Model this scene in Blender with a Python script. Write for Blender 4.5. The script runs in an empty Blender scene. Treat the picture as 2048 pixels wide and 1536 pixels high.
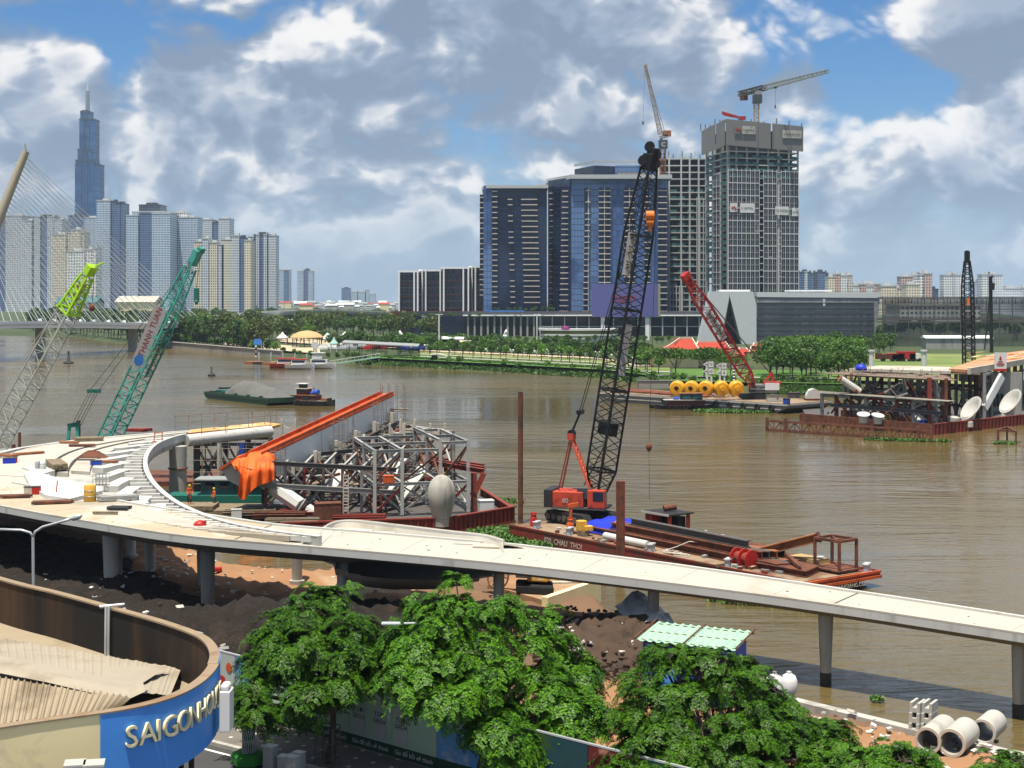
import bpy,math,random
import numpy as np
from mathutils import Vector,Matrix,noise as mnoise

random.seed(7);np.random.seed(7)
scene=bpy.context.scene
COL=scene.collection
R=math.radians

# ------------------------------------------------------------------ camera
CAM_H,K,HOR=20.0,3000.0,600.0          # metres above the river, focal length and horizon row in photo pixels
cam=bpy.data.cameras.new('camera');cam_o=bpy.data.objects.new('camera',cam);COL.objects.link(cam_o)
cam.sensor_width=36.0;cam.lens=36.0*K/2048.0
cam.shift_y=(HOR-768.0)/2048.0
cam.clip_start=0.5;cam.clip_end=40000.0
cam_o.location=(0,0,CAM_H);cam_o.rotation_euler=(R(90),0,0)
scene.camera=cam_o

# ------------------------------------------------------------------ sun, sky, exposure
SUN_DIR=Vector((-0.09,-0.21,0.97)).normalized()      # towards the sun: near the zenith, a little left and behind the viewer
sun_el=math.asin(SUN_DIR.z);sun_az=math.atan2(SUN_DIR.x,SUN_DIR.y)
sl=bpy.data.lights.new('sun','SUN');sl.energy=5.0;sl.angle=R(0.55);sl.color=(1.0,0.935,0.81)
so=bpy.data.objects.new('sun',sl);COL.objects.link(so)
so.rotation_euler=(-SUN_DIR).to_track_quat('-Z','Y').to_euler();so.location=(0,0,400)

scene.view_settings.view_transform = 'Standard';scene.view_settings.look = 'None'
scene.view_settings.gamma=1.0;scene.view_settings.use_curve_mapping=False
scene.view_settings.exposure=0.52
cy=scene.cycles
cy.use_denoising=True
try: cy.denoiser = 'OPENIMAGEDENOISE';cy.denoising_prefilter = 'ACCURATE'
except Exception: pass
cy.max_bounces=5;cy.diffuse_bounces=1;cy.glossy_bounces=3;cy.transmission_bounces=3
cy.transparent_max_bounces=12;cy.volume_bounces=0
cy.caustics_reflective=False;cy.caustics_refractive=False
cy.sample_clamp_indirect=4.0

class NT:
    """small node-tree writer"""
    def __init__(s,tree): s.t=tree;s.n=tree.nodes;s.l=tree.links
    def new(s,typ,**kw):
        nd=s.n.new(typ)
        for k,v in kw.items(): setattr(nd,k,v)
        return nd
    def put(s,sock,v):
        if hasattr(v,'is_output'): s.l.new(v,sock)
        elif v is not None: sock.default_value=v
    def math(s,op,a,b=None,c=None,clamp=False):
        nd=s.new('ShaderNodeMath',operation=op,use_clamp=clamp);s.put(nd.inputs[0],a)
        if b is not None: s.put(nd.inputs[1],b)
        if c is not None: s.put(nd.inputs[2],c)
        return nd.outputs[0]
    def vmath(s,op,a,b=None):
        nd=s.new('ShaderNodeVectorMath',operation=op);s.put(nd.inputs[0],a)
        if b is not None: s.put(nd.inputs[1],b)
        return nd.outputs[1] if op in ('DOT_PRODUCT','LENGTH','DISTANCE') else nd.outputs[0]
    def mix(s,f,a,b,blend='MIX'):
        nd=s.new('ShaderNodeMix',data_type='RGBA',blend_type=blend);s.put(nd.inputs[0],f)
        s.put(nd.inputs[6],a);s.put(nd.inputs[7],b);return nd.outputs[2]
    def noise(s,vec,scale,detail=4,rough=.55,dist=0.0):
        nd=s.new('ShaderNodeTexNoise');s.put(nd.inputs['Vector'],vec)
        nd.inputs['Scale'].default_value=scale;nd.inputs['Detail'].default_value=detail
        nd.inputs['Roughness'].default_value=rough;nd.inputs['Distortion'].default_value=dist
        return nd.outputs['Fac']
    def ramp(s,f,stops,interp='LINEAR'):
        nd=s.new('ShaderNodeValToRGB');s.put(nd.inputs[0],f);cr=nd.color_ramp;cr.interpolation=interp
        while len(cr.elements)<len(stops): cr.elements.new(0.5)
        for e,(p,c) in zip(cr.elements,stops):
            e.position=p;e.color=tuple(c)+(1,) if len(c)==3 else c
        return nd.outputs[0]
    def smooth(s,f,a,b):
        nd=s.new('ShaderNodeMapRange',interpolation_type='SMOOTHSTEP');s.put(nd.inputs[0],f)
        nd.inputs[1].default_value=a;nd.inputs[2].default_value=b;return nd.outputs[0]

world=bpy.data.worlds.new('World');scene.world=world;world.use_nodes=True
W=NT(world.node_tree);W.n.clear()
sky=W.new('ShaderNodeTexSky');sky.sky_type = 'NISHITA';sky.sun_disc=False
sky.sun_elevation=sun_el;sky.sun_rotation=sun_az;sky.altitude=10;sky.air_density=1.0;sky.dust_density=0.15;sky.ozone_density=2.5
tc=W.new('ShaderNodeTexCoord').outputs['Generated']
dirv=W.vmath('NORMALIZE',tc)
def cloud_density(off):
    v=W.vmath('ADD',dirv,off)
    v=W.vmath('MULTIPLY',v,(1.0,1.0,1.4))
    warp=W.noise(v,9.0,2,.5)
    v2=W.vmath('ADD',v,W.vmath('MULTIPLY',(0.06,0.03,0.05),W.math('SUBTRACT',warp,.5)))
    big=W.noise(v2,3.7,2,.5)
    fine=W.noise(v2,9.0,7,.58)
    puff=None
    for sc_,am_ in ((10.0,.50),(21.0,.28),(44.0,.17),(92.0,.09)):
        f_=W.math('MULTIPLY',W.math('ABSOLUTE',W.math('SUBTRACT',W.noise(v2,sc_,0,.5),.5)),2*am_);puff=f_ if puff is None else W.math('ADD',puff,f_)
    n=W.math('ADD',W.math('ADD',W.math('MULTIPLY',big,.60),W.math('MULTIPLY',fine,.30)),W.math('MULTIPLY',puff,.42))
    return n
def patch(px,py,rx,ry,amt):
    """one bank of cloud (or a blue gap): a soft bump in the cloud cover around a compass bearing"""
    c=Vector(((px-1024)/K,1.0,(HOR-py)/K)).normalized()
    d=W.vmath('MULTIPLY',W.vmath('SUBTRACT',dirv,tuple(c)),(K/rx,K/rx,K/ry))
    r2=W.vmath('DOT_PRODUCT',d,d)
    g=W.math('POWER',2.718,W.math('MULTIPLY',r2,-1.0))
    return W.math('MULTIPLY',g,amt)
PATCHES=[(1700,90,230,150,-.17),(560,60,230,70,-.10),(240,60,120,70,-.10),(1330,90,40,70,-.05),
           (1660,330,120,80,-.05),(830,310,60,60,-.04),
           (430,120,130,90,.10),(130,130,80,45,.10),(1590,175,80,50,.20),(1380,40,130,60,.11),
           (1900,70,170,90,.13),(1100,80,140,80,.08),(820,330,70,45,.11),(1140,250,120,50,.07),
           (1800,260,40,25,.10),(1880,340,70,40,.10),(2000,230,70,50,.12),(560,230,190,60,.08),(300,300,300,80,.06)]
bias=None
for p_ in PATCHES:
    g_=patch(*p_);bias=g_ if bias is None else W.math('ADD',bias,g_)
n0=W.math('ADD',cloud_density((0,0,0)),bias)
n1=W.math('ADD',cloud_density((-0.014,0.0,0.022)),bias)
cover=W.smooth(n0,.43,.53)
lit=W.smooth(W.math('SUBTRACT',n0,n1),-.065,.090)
edge=W.math('SUBTRACT',1.0,W.smooth(n0,.56,.78))
lit2=W.math('MULTIPLY',lit,W.math('ADD',W.math('MULTIPLY',edge,.55),.45),clamp=True)
cloudc=W.ramp(lit2,[(0,(.165,.215,.30)),(.35,(.235,.29,.38)),(.65,(.35,.39,.46)),(1,(.72,.70,.68))])
skyc=W.mix(1.0,sky.outputs[0],(.052,.060,.073,1),'MULTIPLY')
hs=W.new('ShaderNodeHueSaturation');hs.inputs['Saturation'].default_value=1.25;W.put(hs.inputs['Color'],skyc)
zz=W.new('ShaderNodeSeparateXYZ');W.put(zz.inputs[0],dirv)
lowfade=W.smooth(zz.outputs[2],0.0,.085)       # distant clouds melt together near the skyline
cov2=W.math('MULTIPLY',cover,W.math('ADD',W.math('MULTIPLY',lowfade,.70),.28))
lowsky=W.mix(W.math('MULTIPLY',W.math('SUBTRACT',1.0,lowfade),.85),hs.outputs[0],(.245,.325,.44,1))
final=W.mix(cov2,lowsky,cloudc)
bg=W.new('ShaderNodeBackground');W.put(bg.inputs[0],final);bg.inputs[1].default_value=1.0
wo=W.new('ShaderNodeOutputWorld');W.l.new(bg.outputs[0],wo.inputs[0])
world.cycles.sampling_method = 'MANUAL';world.cycles.sample_map_resolution=512

# ------------------------------------------------------------------ helpers
def at(px,py,Y): return Vector(((px-1024)/K*Y,Y,CAM_H-(py-HOR)/K*Y))
def gp(px,py,z=0.0):
    Y=K*(CAM_H-z)/(py-HOR);return Vector(((px-1024)/K*Y,Y,z))
def V(*a): return Vector(a)

def tag(o,label=None,cat=None,group=None,kind=None):
    if label: o['label']=label
    if cat: o['category']=cat
    if group: o['group']=group
    if kind: o['kind']=kind
    return o
def thing(name,loc,label,cat,group=None,kind=None):
    o=bpy.data.objects.new(name,None);COL.objects.link(o);o.location=loc;o.empty_display_size=.2
    return tag(o,label,cat,group,kind)

_loc={}
def wloc(o):
    p=Vector((0,0,0))
    while o is not None: p+=o.location;o=o.parent
    return p

class MB:
    """collects shapes in world coordinates; build() links them as one mesh object"""
    def __init__(s): s.v=[];s.f=[]
    def add(s,vs,fs):
        b=len(s.v);s.v.extend([tuple(x) for x in vs]);s.f.extend([tuple(i+b for i in f) for f in fs]);return s
    def box(s,c,size,rz=0.0,M=None):
        x,y,z=size[0]/2,size[1]/2,size[2]/2
        vs=[Vector((a*x,b*y,d*z)) for d in (-1,1) for a,b in ((-1,-1),(1,-1),(1,1),(-1,1))]
        m=M if M is not None else Matrix.Rotation(rz,3,'Z');c=Vector(c)
        return s.add([m @ v+c for v in vs],[(0,3,2,1),(4,5,6,7),(0,1,5,4),(1,2,6,5),(2,3,7,6),(3,0,4,7)])
    def beam(s,p,q,w,h=None,up=(0,0,1)):
        p=Vector(p);q=Vector(q);d=q-p;L=d.length
        if L<1e-6: return s
        return s.box((p+q)/2,(w,L,h or w),M=frame(d,up))
    def cyl(s,p,q,r0,r1=None,n=10,cap=True):
        p=Vector(p);q=Vector(q);r1=r0 if r1 is None else r1;m=frame(q-p,(0,0,1))
        vs=[]
        for c,r in ((p,r0),(q,r1)):
            for i in range(n):
                a=2*math.pi*i/n;vs.append(c+m @ Vector((math.cos(a)*r,0,math.sin(a)*r)))
        fs=[(i,(i+1)%n,n+(i+1)%n,n+i) for i in range(n)]
        if cap: fs+=[tuple(range(n))[::-1],tuple(range(n,2*n))]
        return s.add(vs,fs)
    def pipe(s,p,q,r0,r1,n=20):
        """hollow pipe"""
        p=Vector(p);q=Vector(q);m=frame(q-p,(0,0,1));vs=[]
        for c,r in ((p,r0),(q,r0),(q,r1),(p,r1)):
            for i in range(n):
                a=2*math.pi*i/n;vs.append(c+m @ Vector((math.cos(a)*r,0,math.sin(a)*r)))
        fs=[]
        for k in range(4):
            for i in range(n): fs.append((k*n+i,k*n+(i+1)%n,((k+1)%4)*n+(i+1)%n,((k+1)%4)*n+i))
        return s.add(vs,fs)
    def tube(s,pts,r,n=6):
        pts=[Vector(p) for p in pts];vs=[];N=len(pts)
        rr=r if isinstance(r,(list,tuple)) else [r]*N
        for k,p in enumerate(pts):
            d=pts[min(k+1,N-1)]-pts[max(k-1,0)];m=frame(d,(0.01,0.02,1))
            for i in range(n):
                a=2*math.pi*i/n;vs.append(p+m @ Vector((math.cos(a)*rr[k],0,math.sin(a)*rr[k])))
        fs=[(k*n+i,k*n+(i+1)%n,(k+1)*n+(i+1)%n,(k+1)*n+i) for k in range(N-1) for i in range(n)]
        fs+=[tuple(range(n))[::-1],tuple(range((N-1)*n,N*n))]
        return s.add(vs,fs)
    def lathe(s,c,prof,n=20,M=None):
        c=Vector(c);vs=[];m=M or Matrix.Identity(3)
        for r,z in prof:
            for i in range(n):
                a=2*math.pi*i/n;vs.append(c+m @ Vector((math.cos(a)*r,math.sin(a)*r,z)))
        fs=[(k*n+i,k*n+(i+1)%n,(k+1)*n+(i+1)%n,(k+1)*n+i) for k in range(len(prof)-1) for i in range(n)]
        fs+=[tuple(range(n))[::-1],tuple(range((len(prof)-1)*n,len(prof)*n))]
        return s.add(vs,fs)
    def prism(s,poly,z0,z1):
        """poly: list of (x,y); z0,z1 numbers"""
        n=len(poly);vs=[(p[0],p[1],z0) for p in poly]+[(p[0],p[1],z1) for p in poly]
        a=sum(poly[i][0]*poly[(i+1)%n][1]-poly[(i+1)%n][0]*poly[i][1] for i in range(n))
        fs=[(i,(i+1)%n,n+(i+1)%n,n+i) for i in range(n)]+[tuple(range(n))[::-1],tuple(range(n,2*n))]
        if a<0: fs=[f[::-1] for f in fs]
        return s.add(vs,fs)
    def extrude(s,poly3,vec):
        """poly3: planar loop of 3-D points pushed along vec"""
        n=len(poly3);vec=Vector(vec);a=[Vector(p) for p in poly3]
        return s.add(a+[p+vec for p in a],[(i,(i+1)%n,n+(i+1)%n,n+i) for i in range(n)]+[tuple(range(n))[::-1],tuple(range(n,2*n))])
    def grid(s,rows,close=False):
        n=len(rows[0]);vs=[p for r in rows for p in r]
        return s.add(vs,[(k*n+i,k*n+i+1,(k+1)*n+i+1,(k+1)*n+i) for k in range(len(rows)-1) for i in range(n-1)])
    def build(s,name,mat,parent=None,label=None,cat=None,group=None,kind=None,smooth=False,mesh_only=False,origin=None,bevel=0):
        a=np.array(s.v,dtype=np.float64)
        if parent is not None: o0=np.array(wloc(parent))
        elif origin is not None: o0=np.array(origin,dtype=float)
        else: o0=np.array([(a[:,0].min()+a[:,0].max())/2,(a[:,1].min()+a[:,1].max())/2,a[:,2].min()])
        me=bpy.data.meshes.new(name);me.from_pydata((a-o0).tolist(),[],s.f);me.update()
        if smooth:
            me.polygons.foreach_set('use_smooth',[True]*len(me.polygons))
            if smooth != True:
                try: me.set_sharp_from_angle(angle=R(smooth))
                except Exception: pass
        me.materials.append(MAT[mat] if isinstance(mat,str) else mat)
        if mesh_only: return me
        o=bpy.data.objects.new(name,me);COL.objects.link(o)
        if parent is not None: o.parent=parent
        else: o.location=o0
        if bevel:
            b=o.modifiers.new('bevel','BEVEL');b.width=bevel;b.segments=2;b.limit_method = 'ANGLE'
        return tag(o,label,cat,group,kind)

def frame(d,up=(0,0,1)):
    """rotation whose Y axis runs along d"""
    y=Vector(d).normalized();u=Vector(up)
    if abs(y.dot(u.normalized()))>.999: u=Vector((0,1,0)) if abs(y.y)<.9 else Vector((1,0,0))
    x=y.cross(u).normalized();z=x.cross(y)
    return Matrix((x,y,z)).transposed()

_unit={}
def unit(shape,mat):
    k=(shape,mat)
    if k in _unit: return _unit[k]
    b=MB()
    if shape == 'box': b.box((0,0,0),(1,1,1))
    elif shape == 'H':       # I-section, web vertical
        b.box((0,0,.44),(1,1,.12));b.box((0,0,-.44),(1,1,.12));b.box((0,0,0),(.14,1,.76))
    elif shape == 'U':
        b.box((0,0,.44),(1,1,.12));b.box((0,0,-.44),(1,1,.12));b.box((-.43,0,0),(.14,1,.76))
    elif shape == 'cyl': b.cyl((0,-.5,0),(0,.5,0),.5,n=10)
    me=b.build(shape + '_section',mat,origin=(0,0,0),mesh_only=True)
    if shape == 'cyl':
        me.polygons.foreach_set('use_smooth',[len(p.vertices)==4 for p in me.polygons])
    _unit[k]=me;return me
def bar(parent,name,p,q,w,h=None,mat='steel',shape='box',up=(0,0,1),**kw):
    p=Vector(p);q=Vector(q);d=q-p
    o=bpy.data.objects.new(name,unit(shape,mat));COL.objects.link(o)
    m=frame(d,up).to_4x4() @ Matrix.Diagonal((w,d.length,h or w,1))
    m.translation=(p+q)/2
    if parent is not None:
        o.parent=parent;m.translation=m.translation-wloc(parent)
    o.matrix_local=m
    return tag(o,**kw)
def put(parent,name,me,loc,rz=0,sc=1.0,rot=None,**kw):
    o=bpy.data.objects.new(name,me);COL.objects.link(o)
    if parent is not None: o.parent=parent;loc=Vector(loc)-wloc(parent)
    o.location=loc;o.rotation_euler=rot or (0,0,rz)
    o.scale=sc if isinstance(sc,(tuple,list)) else (sc,sc,sc)
    return tag(o,**kw)
def text(parent,name,body,loc,size,mat,xdir=(1,0,0),up=(0,0,1),ext=0.0,align='CENTER',width=None,**kw):
    cu=bpy.data.curves.new(name,'FONT');cu.body=body;cu.size=size;cu.extrude=ext;cu.align_x=align;cu.align_y = 'CENTER'
    cu.resolution_u=3
    tmp=bpy.data.objects.new(name,cu);COL.objects.link(tmp);me=bpy.data.meshes.new_from_object(tmp);bpy.data.objects.remove(tmp);bpy.data.curves.remove(cu)
    me.name=name;me.materials.clear();me.materials.append(MAT[mat])
    o=bpy.data.objects.new(name,me);COL.objects.link(o)
    x=Vector(xdir).normalized();u=Vector(up);z=x.cross(u).normalized();y=z.cross(x)
    m=Matrix((x,y,z)).transposed().to_4x4()
    if width: m=m @ Matrix.Diagonal((width,1,1,1))
    m.translation=Vector(loc)-(wloc(parent) if parent is not None else Vector((0,0,0)))
    if parent is not None: o.parent=parent
    o.matrix_local=m
    return tag(o,**kw)

def copy_tree(o,parent=None):
    c=o.copy();COL.objects.link(c)
    if parent is not None: c.parent=parent
    for ch in list(o.children): copy_tree(ch,c)
    return c

def np_mesh(name,verts,quads,mat,extra=None):
    """fast quad mesh from numpy arrays"""
    me=bpy.data.meshes.new(name);nv=len(verts);nf=len(quads);k=quads.shape[1]
    me.vertices.add(nv);me.vertices.foreach_set('co',verts.astype(np.float32).ravel())
    me.loops.add(nf*k);me.loops.foreach_set('vertex_index',quads.astype(np.int32).ravel())
    me.polygons.add(nf);me.polygons.foreach_set('loop_start',(np.arange(nf)*k).astype(np.int32))
    me.polygons.foreach_set('loop_total',np.full(nf,k,dtype=np.int32))
    me.update(calc_edges=True);me.validate()
    me.materials.append(MAT[mat] if isinstance(mat,str) else mat)
    return me

# ------------------------------------------------------------------ materials
MAT={}
def pbsdf(name):
    m=bpy.data.materials.new(name);m.use_nodes=True;t=NT(m.node_tree);t.n.clear()
    b=t.new('ShaderNodeBsdfPrincipled');o=t.new('ShaderNodeOutputMaterial');t.l.new(b.outputs[0],o.inputs[0])
    MAT[name]=m;return m,t,b,o
def M(name,col,rough=.7,var=.25,scale=1.5,col2=None,amt=.5,sc2=.5,bump=0.0,bscale=None,metal=0.0,spec=.4,streak=False):
    """painted / mineral / metal surface: base colour broken up by two noises, optional second colour in blotches or rain streaks"""
    m,t,b,o=pbsdf(name)
    pos=t.new('ShaderNodeNewGeometry').outputs['Position']
    n=t.noise(pos,scale,5,.6)
    f=t.math('ADD',t.math('MULTIPLY',t.math('SUBTRACT',n,.5),var*2.2),1.0)
    cc=t.vmath('MULTIPLY',tuple(col),f)
    if col2 is not None:
        p2=t.vmath('MULTIPLY',pos,(1,1,.12)) if streak else pos
        n2=t.noise(p2,sc2,6,.62,.3)
        k=t.smooth(n2,.68-amt*.45,.80-amt*.35)
        cc=t.mix(k,cc,tuple(col2)+(1,))
    t.put(b.inputs['Base Color'],cc)
    b.inputs['Roughness'].default_value=rough;b.inputs['Metallic'].default_value=metal
    b.inputs['Specular IOR Level'].default_value=spec
    t.put(b.inputs['Roughness'],t.math('ADD',t.math('MULTIPLY',t.math('SUBTRACT',n,.5),.25),rough,clamp=True))
    if bump:
        bn=t.new('ShaderNodeBump');bn.inputs['Strength'].default_value=min(1,bump*4);bn.inputs['Distance'].default_value=bump
        t.put(bn.inputs['Height'],t.noise(pos,bscale or scale*4,5,.65));t.l.new(bn.outputs[0],b.inputs['Normal'])
    return m

RUST=(.16,.055,.028)
M('concrete',(.42,.41,.37),.85,.18,.8,(.26,.25,.22),.35,.35,.01,6)
M('concrete_grey',(.33,.33,.31),.85,.2,.6,(.20,.195,.18),.35,.5,.01,6,streak=True)
M('concrete_pier',(.40,.385,.34),.85,.18,.8,(.22,.205,.18),.4,.5,.008,6,streak=True)
M('wet_concrete',(.035,.033,.03),.5,.3,2)
M('deck_white',(.45,.42,.36),.8,.10,.5,(.34,.295,.225),.36,.16,.004,8)
M('deck_cream',(.41,.34,.235),.85,.12,.35,(.50,.45,.36),.45,.22,.004,8)
M('deck_side',(.52,.52,.49),.8,.10,.8,(.36,.36,.33),.3,.6,streak=True)
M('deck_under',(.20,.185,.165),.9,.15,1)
M('white_steel',(.53,.52,.485),.55,.08,.8,(.38,.35,.30),.22,.9)
M('plaster_white',(.60,.60,.58),.7,.05,1.0)
M('rust',RUST,.8,.35,2.5,(.08,.032,.022),.5,1.2,.004,10)
M('rust_red',(.22,.035,.022),.7,.3,1.5,(.10,.04,.028),.35,.8,.003,10)
M('rust_orange',(.30,.12,.045),.8,.3,1.2,(.14,.055,.03),.45,.6)
M('barge_red',(.20,.030,.019),.6,.3,.9,(.12,.045,.03),.5,.5,.003,8)
M('barge_deck',(.29,.21,.135),.9,.3,.9,(.17,.09,.05),.5,.35,.012,5)
M('steel',(.30,.30,.29),.5,.2,1.5,(.17,.10,.065),.25,1.0,metal=.3)
M('steel_light',(.40,.395,.37),.55,.2,1.2,(.19,.12,.08),.30,.9,metal=.15)
M('steel_dark',(.09,.085,.08),.6,.3,1.5,(.12,.06,.04),.3,.9)
M('black_steel',(.006,.006,.006),.55,.3,2)
M('black_rubber',(.015,.015,.015),.8,.2,3)
M('girder_grey',(.66,.70,.69),.5,.06,.6,(.54,.57,.56),.25,.4)
M('orange_paint',(.52,.085,.015),.6,.2,.8,(.30,.06,.018),.45,.7)
M('orange_tarp',(.80,.13,.012),.65,.15,1.0,(.62,.08,.01),.4,.8,bump=.06,bscale=2.2)
M('orange_ply',(.62,.33,.12),.8,.18,.5,(.72,.55,.33),.4,.25)
M('plywood_red',(.50,.23,.12),.85,.3,.4,(.62,.45,.30),.35,.35)
M('red_paint',(.42,.018,.014),.45,.15,1.2,(.22,.02,.015),.3,1.0)
M('red_boom',(.46,.035,.03),.5,.15,1.0,(.28,.02,.02),.3,.8)
M('crane_red',(.48,.055,.025),.55,.22,1.0,(.22,.035,.022),.4,.8)
M('crane_orange',(.62,.11,.05),.5,.12,1.0)
M('hook_orange',(.62,.16,.02),.5,.15,2)
M('crane_green',(.055,.32,.26),.55,.22,1.0,(.04,.17,.14),.42,.8)
M('crane_green_dark',(.012,.13,.10),.55,.15,1.0)
M('crane_lime',(.34,.62,.02),.5,.12,1.0,(.22,.42,.03),.3,.8)
M('crane_pale',(.36,.38,.34),.5,.15,1.0)
M('crane_black',(.007,.007,.007),.5,.25,1.5)
M('crane_yellowish',(.55,.40,.25),.55,.15,.3)
M('dark_panel',(.05,.055,.065),.5,.2,.3)
M('yellow_buoy',(.72,.34,.012),.4,.08,.8,(.55,.22,.01),.25,.5)
M('yellow_paint',(.68,.38,.06),.6,.12,1.0)
M('blue_tarp',(.012,.035,.52),.5,.12,1.5,bump=.012,bscale=5)
M('blue_paint',(.02,.06,.34),.5,.12,1.0)
M('blue_drum',(.02,.08,.45),.4,.1,1.0)
M('sign_blue',(.06,.27,.76),.55,.08,.8,(.045,.22,.64),.25,.5)
M('cream_wall',(.86,.73,.41),.85,.08,.6,(.62,.53,.33),.28,.4,.004,8)
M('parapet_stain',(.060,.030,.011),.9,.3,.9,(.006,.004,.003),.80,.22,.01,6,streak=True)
M('parapet_top',(.27,.20,.13),.9,.25,1.2,(.22,.14,.08),.4,.6)
M('gold_letter',(.74,.67,.42),.45,.05,2)
M('roof_sheet',(.355,.305,.23),.75,.14,.5,(.27,.22,.155),.40,.35)
M('roof_sheet_dark',(.33,.265,.18),.75,.14,.5,(.20,.155,.10),.35,.35)
M('green_roof',(.32,.52,.38),.6,.08,.8,(.24,.42,.31),.3,.8)
M('turf_green',(.03,.22,.03),.9,.25,8,bump=.02,bscale=30)
M('wire_green',(.02,.16,.09),.5,.1,2)
M('white_paint',(.68,.68,.67),.5,.05,1.0)
M('grey_paint',(.45,.47,.48),.5,.08,1.0)
M('galvanised',(.55,.57,.58),.4,.08,2,metal=.4)
M('timber',(.22,.17,.11),.85,.3,1.5,(.13,.10,.065),.4,2)
M('timber_light',(.42,.28,.12),.85,.25,1.5)
M('scaffold',(.24,.20,.17),.6,.25,2,(.16,.08,.05),.4,1.5)
M('sand_pile',(.125,.125,.117),.95,.2,.35,(.09,.09,.084),.4,.25,.08,1.8)
M('dirt',(.17,.095,.052),.95,.28,.30,(.13,.075,.045),.42,.16,.10,1.6)
M('dirt_orange',(.30,.155,.075),.95,.20,.25,(.36,.25,.15),.40,.14,.05,2)
M('mud_brown',(.062,.037,.022),.9,.35,.8,(.035,.022,.014),.4,.6,.08,2.2)
M('mud_shade',(.015,.010,.007),.9,.35,.8,(.034,.021,.014),.3,.5,.3,2.6)  # mud taken near black: the shade below the left deck is in the colour
M('litter_white',(.55,.53,.48),.8,.3,3)
M('far_ground',(.050,.072,.024),.95,.25,.02,(.04,.058,.02),.5,.008)
M('grass',(.060,.145,.018),.95,.35,.10,(.105,.17,.03),.5,.035,.05,2)
M('grass_dry',(.20,.22,.07),.95,.3,.12,(.11,.17,.035),.5,.03,.05,2)
M('plaza_sand',(.50,.40,.27),.95,.15,.1)
M('path',(.42,.40,.35),.9,.12,.2)
M('quay',(.30,.28,.24),.9,.2,.15,(.18,.165,.14),.4,.1)
M('asphalt',(.055,.055,.055),.9,.2,1)
M('road_paint',(.72,.71,.66),.8,.12,3)
M('pavement',(.185,.165,.14),.9,.18,.7,(.13,.115,.10),.4,.35,.004,8)
M('hyacinth',(.075,.17,.028),.6,.35,2.5,(.22,.26,.08),.28,3.5)
M('bark',(.085,.065,.05),.9,.3,5,bump=.02,bscale=18)
M('bark_far',(.10,.085,.065),.9,.3,1)
M('roof_red',(.38,.040,.018),.75,.2,.3,(.28,.035,.018),.3,.2)
M('ridge_pale',(.52,.46,.38),.8,.1,.5)
M('dome_tan',(.52,.33,.15),.8,.14,.15,(.44,.27,.12),.3,.1)
M('tent_white',(.62,.65,.64),.6,.08,.1)
M('tent_green',(.30,.50,.42),.6,.08,.1)
M('roof_grey',(.27,.285,.285),.6,.1,.1)
M('glass_dark',(.012,.02,.045),.08,.2,.05,spec=.6)
M('hull_dark',(.022,.020,.020),.6,.3,1)
M('hull_green',(.018,.055,.028),.55,.2,1,(.02,.035,.02),.3,.7)
M('hull_grey',(.15,.155,.16),.6,.2,.4,(.24,.10,.055),.28,.25,streak=True)
M('hull_maroon',(.10,.022,.02),.6,.25,1)
M('billboard_blue',(.105,.11,.30),.6,.05,.1)
M('pink',(.62,.10,.42),.5,.1,.5)
M('exhibit_light',(.60,.62,.64),.5,.05,.08,(.52,.54,.56),.3,.04,metal=.2)
M('haze_red',(.45,.045,.02),.7,.1,.5)
M('safety_screen',(.185,.182,.178),.7,.08,.12,(.15,.148,.145),.3,.1,streak=True)
M('net_green',(.035,.125,.13),.8,.25,.2,(.13,.23,.25),.3,.25)
M('tower_slab',(.50,.51,.49),.8,.1,.2)
M('tower_column',(.50,.51,.49),.8,.1,.1)
M('tower_dark',(.018,.022,.028),.7,.2,.2)
M('mullion',(.55,.56,.57),.4,.04,.1)
M('balcony',(.58,.52,.47),.7,.1,.2)
M('pylon',(.32,.29,.215),.7,.06,.02)
M('bridge_white',(.84,.85,.86),.6,.05,.02)
M('cable_white',(.66,.69,.73),.5,.02,.02)
M('skin',(.28,.15,.09),.6,.05,5)
M('vest_orange',(.75,.14,.02),.7,.05,5)
M('trousers',(.03,.035,.06),.8,.1,5)
M('helmet',(.75,.60,.05),.4,.02,5)

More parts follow.
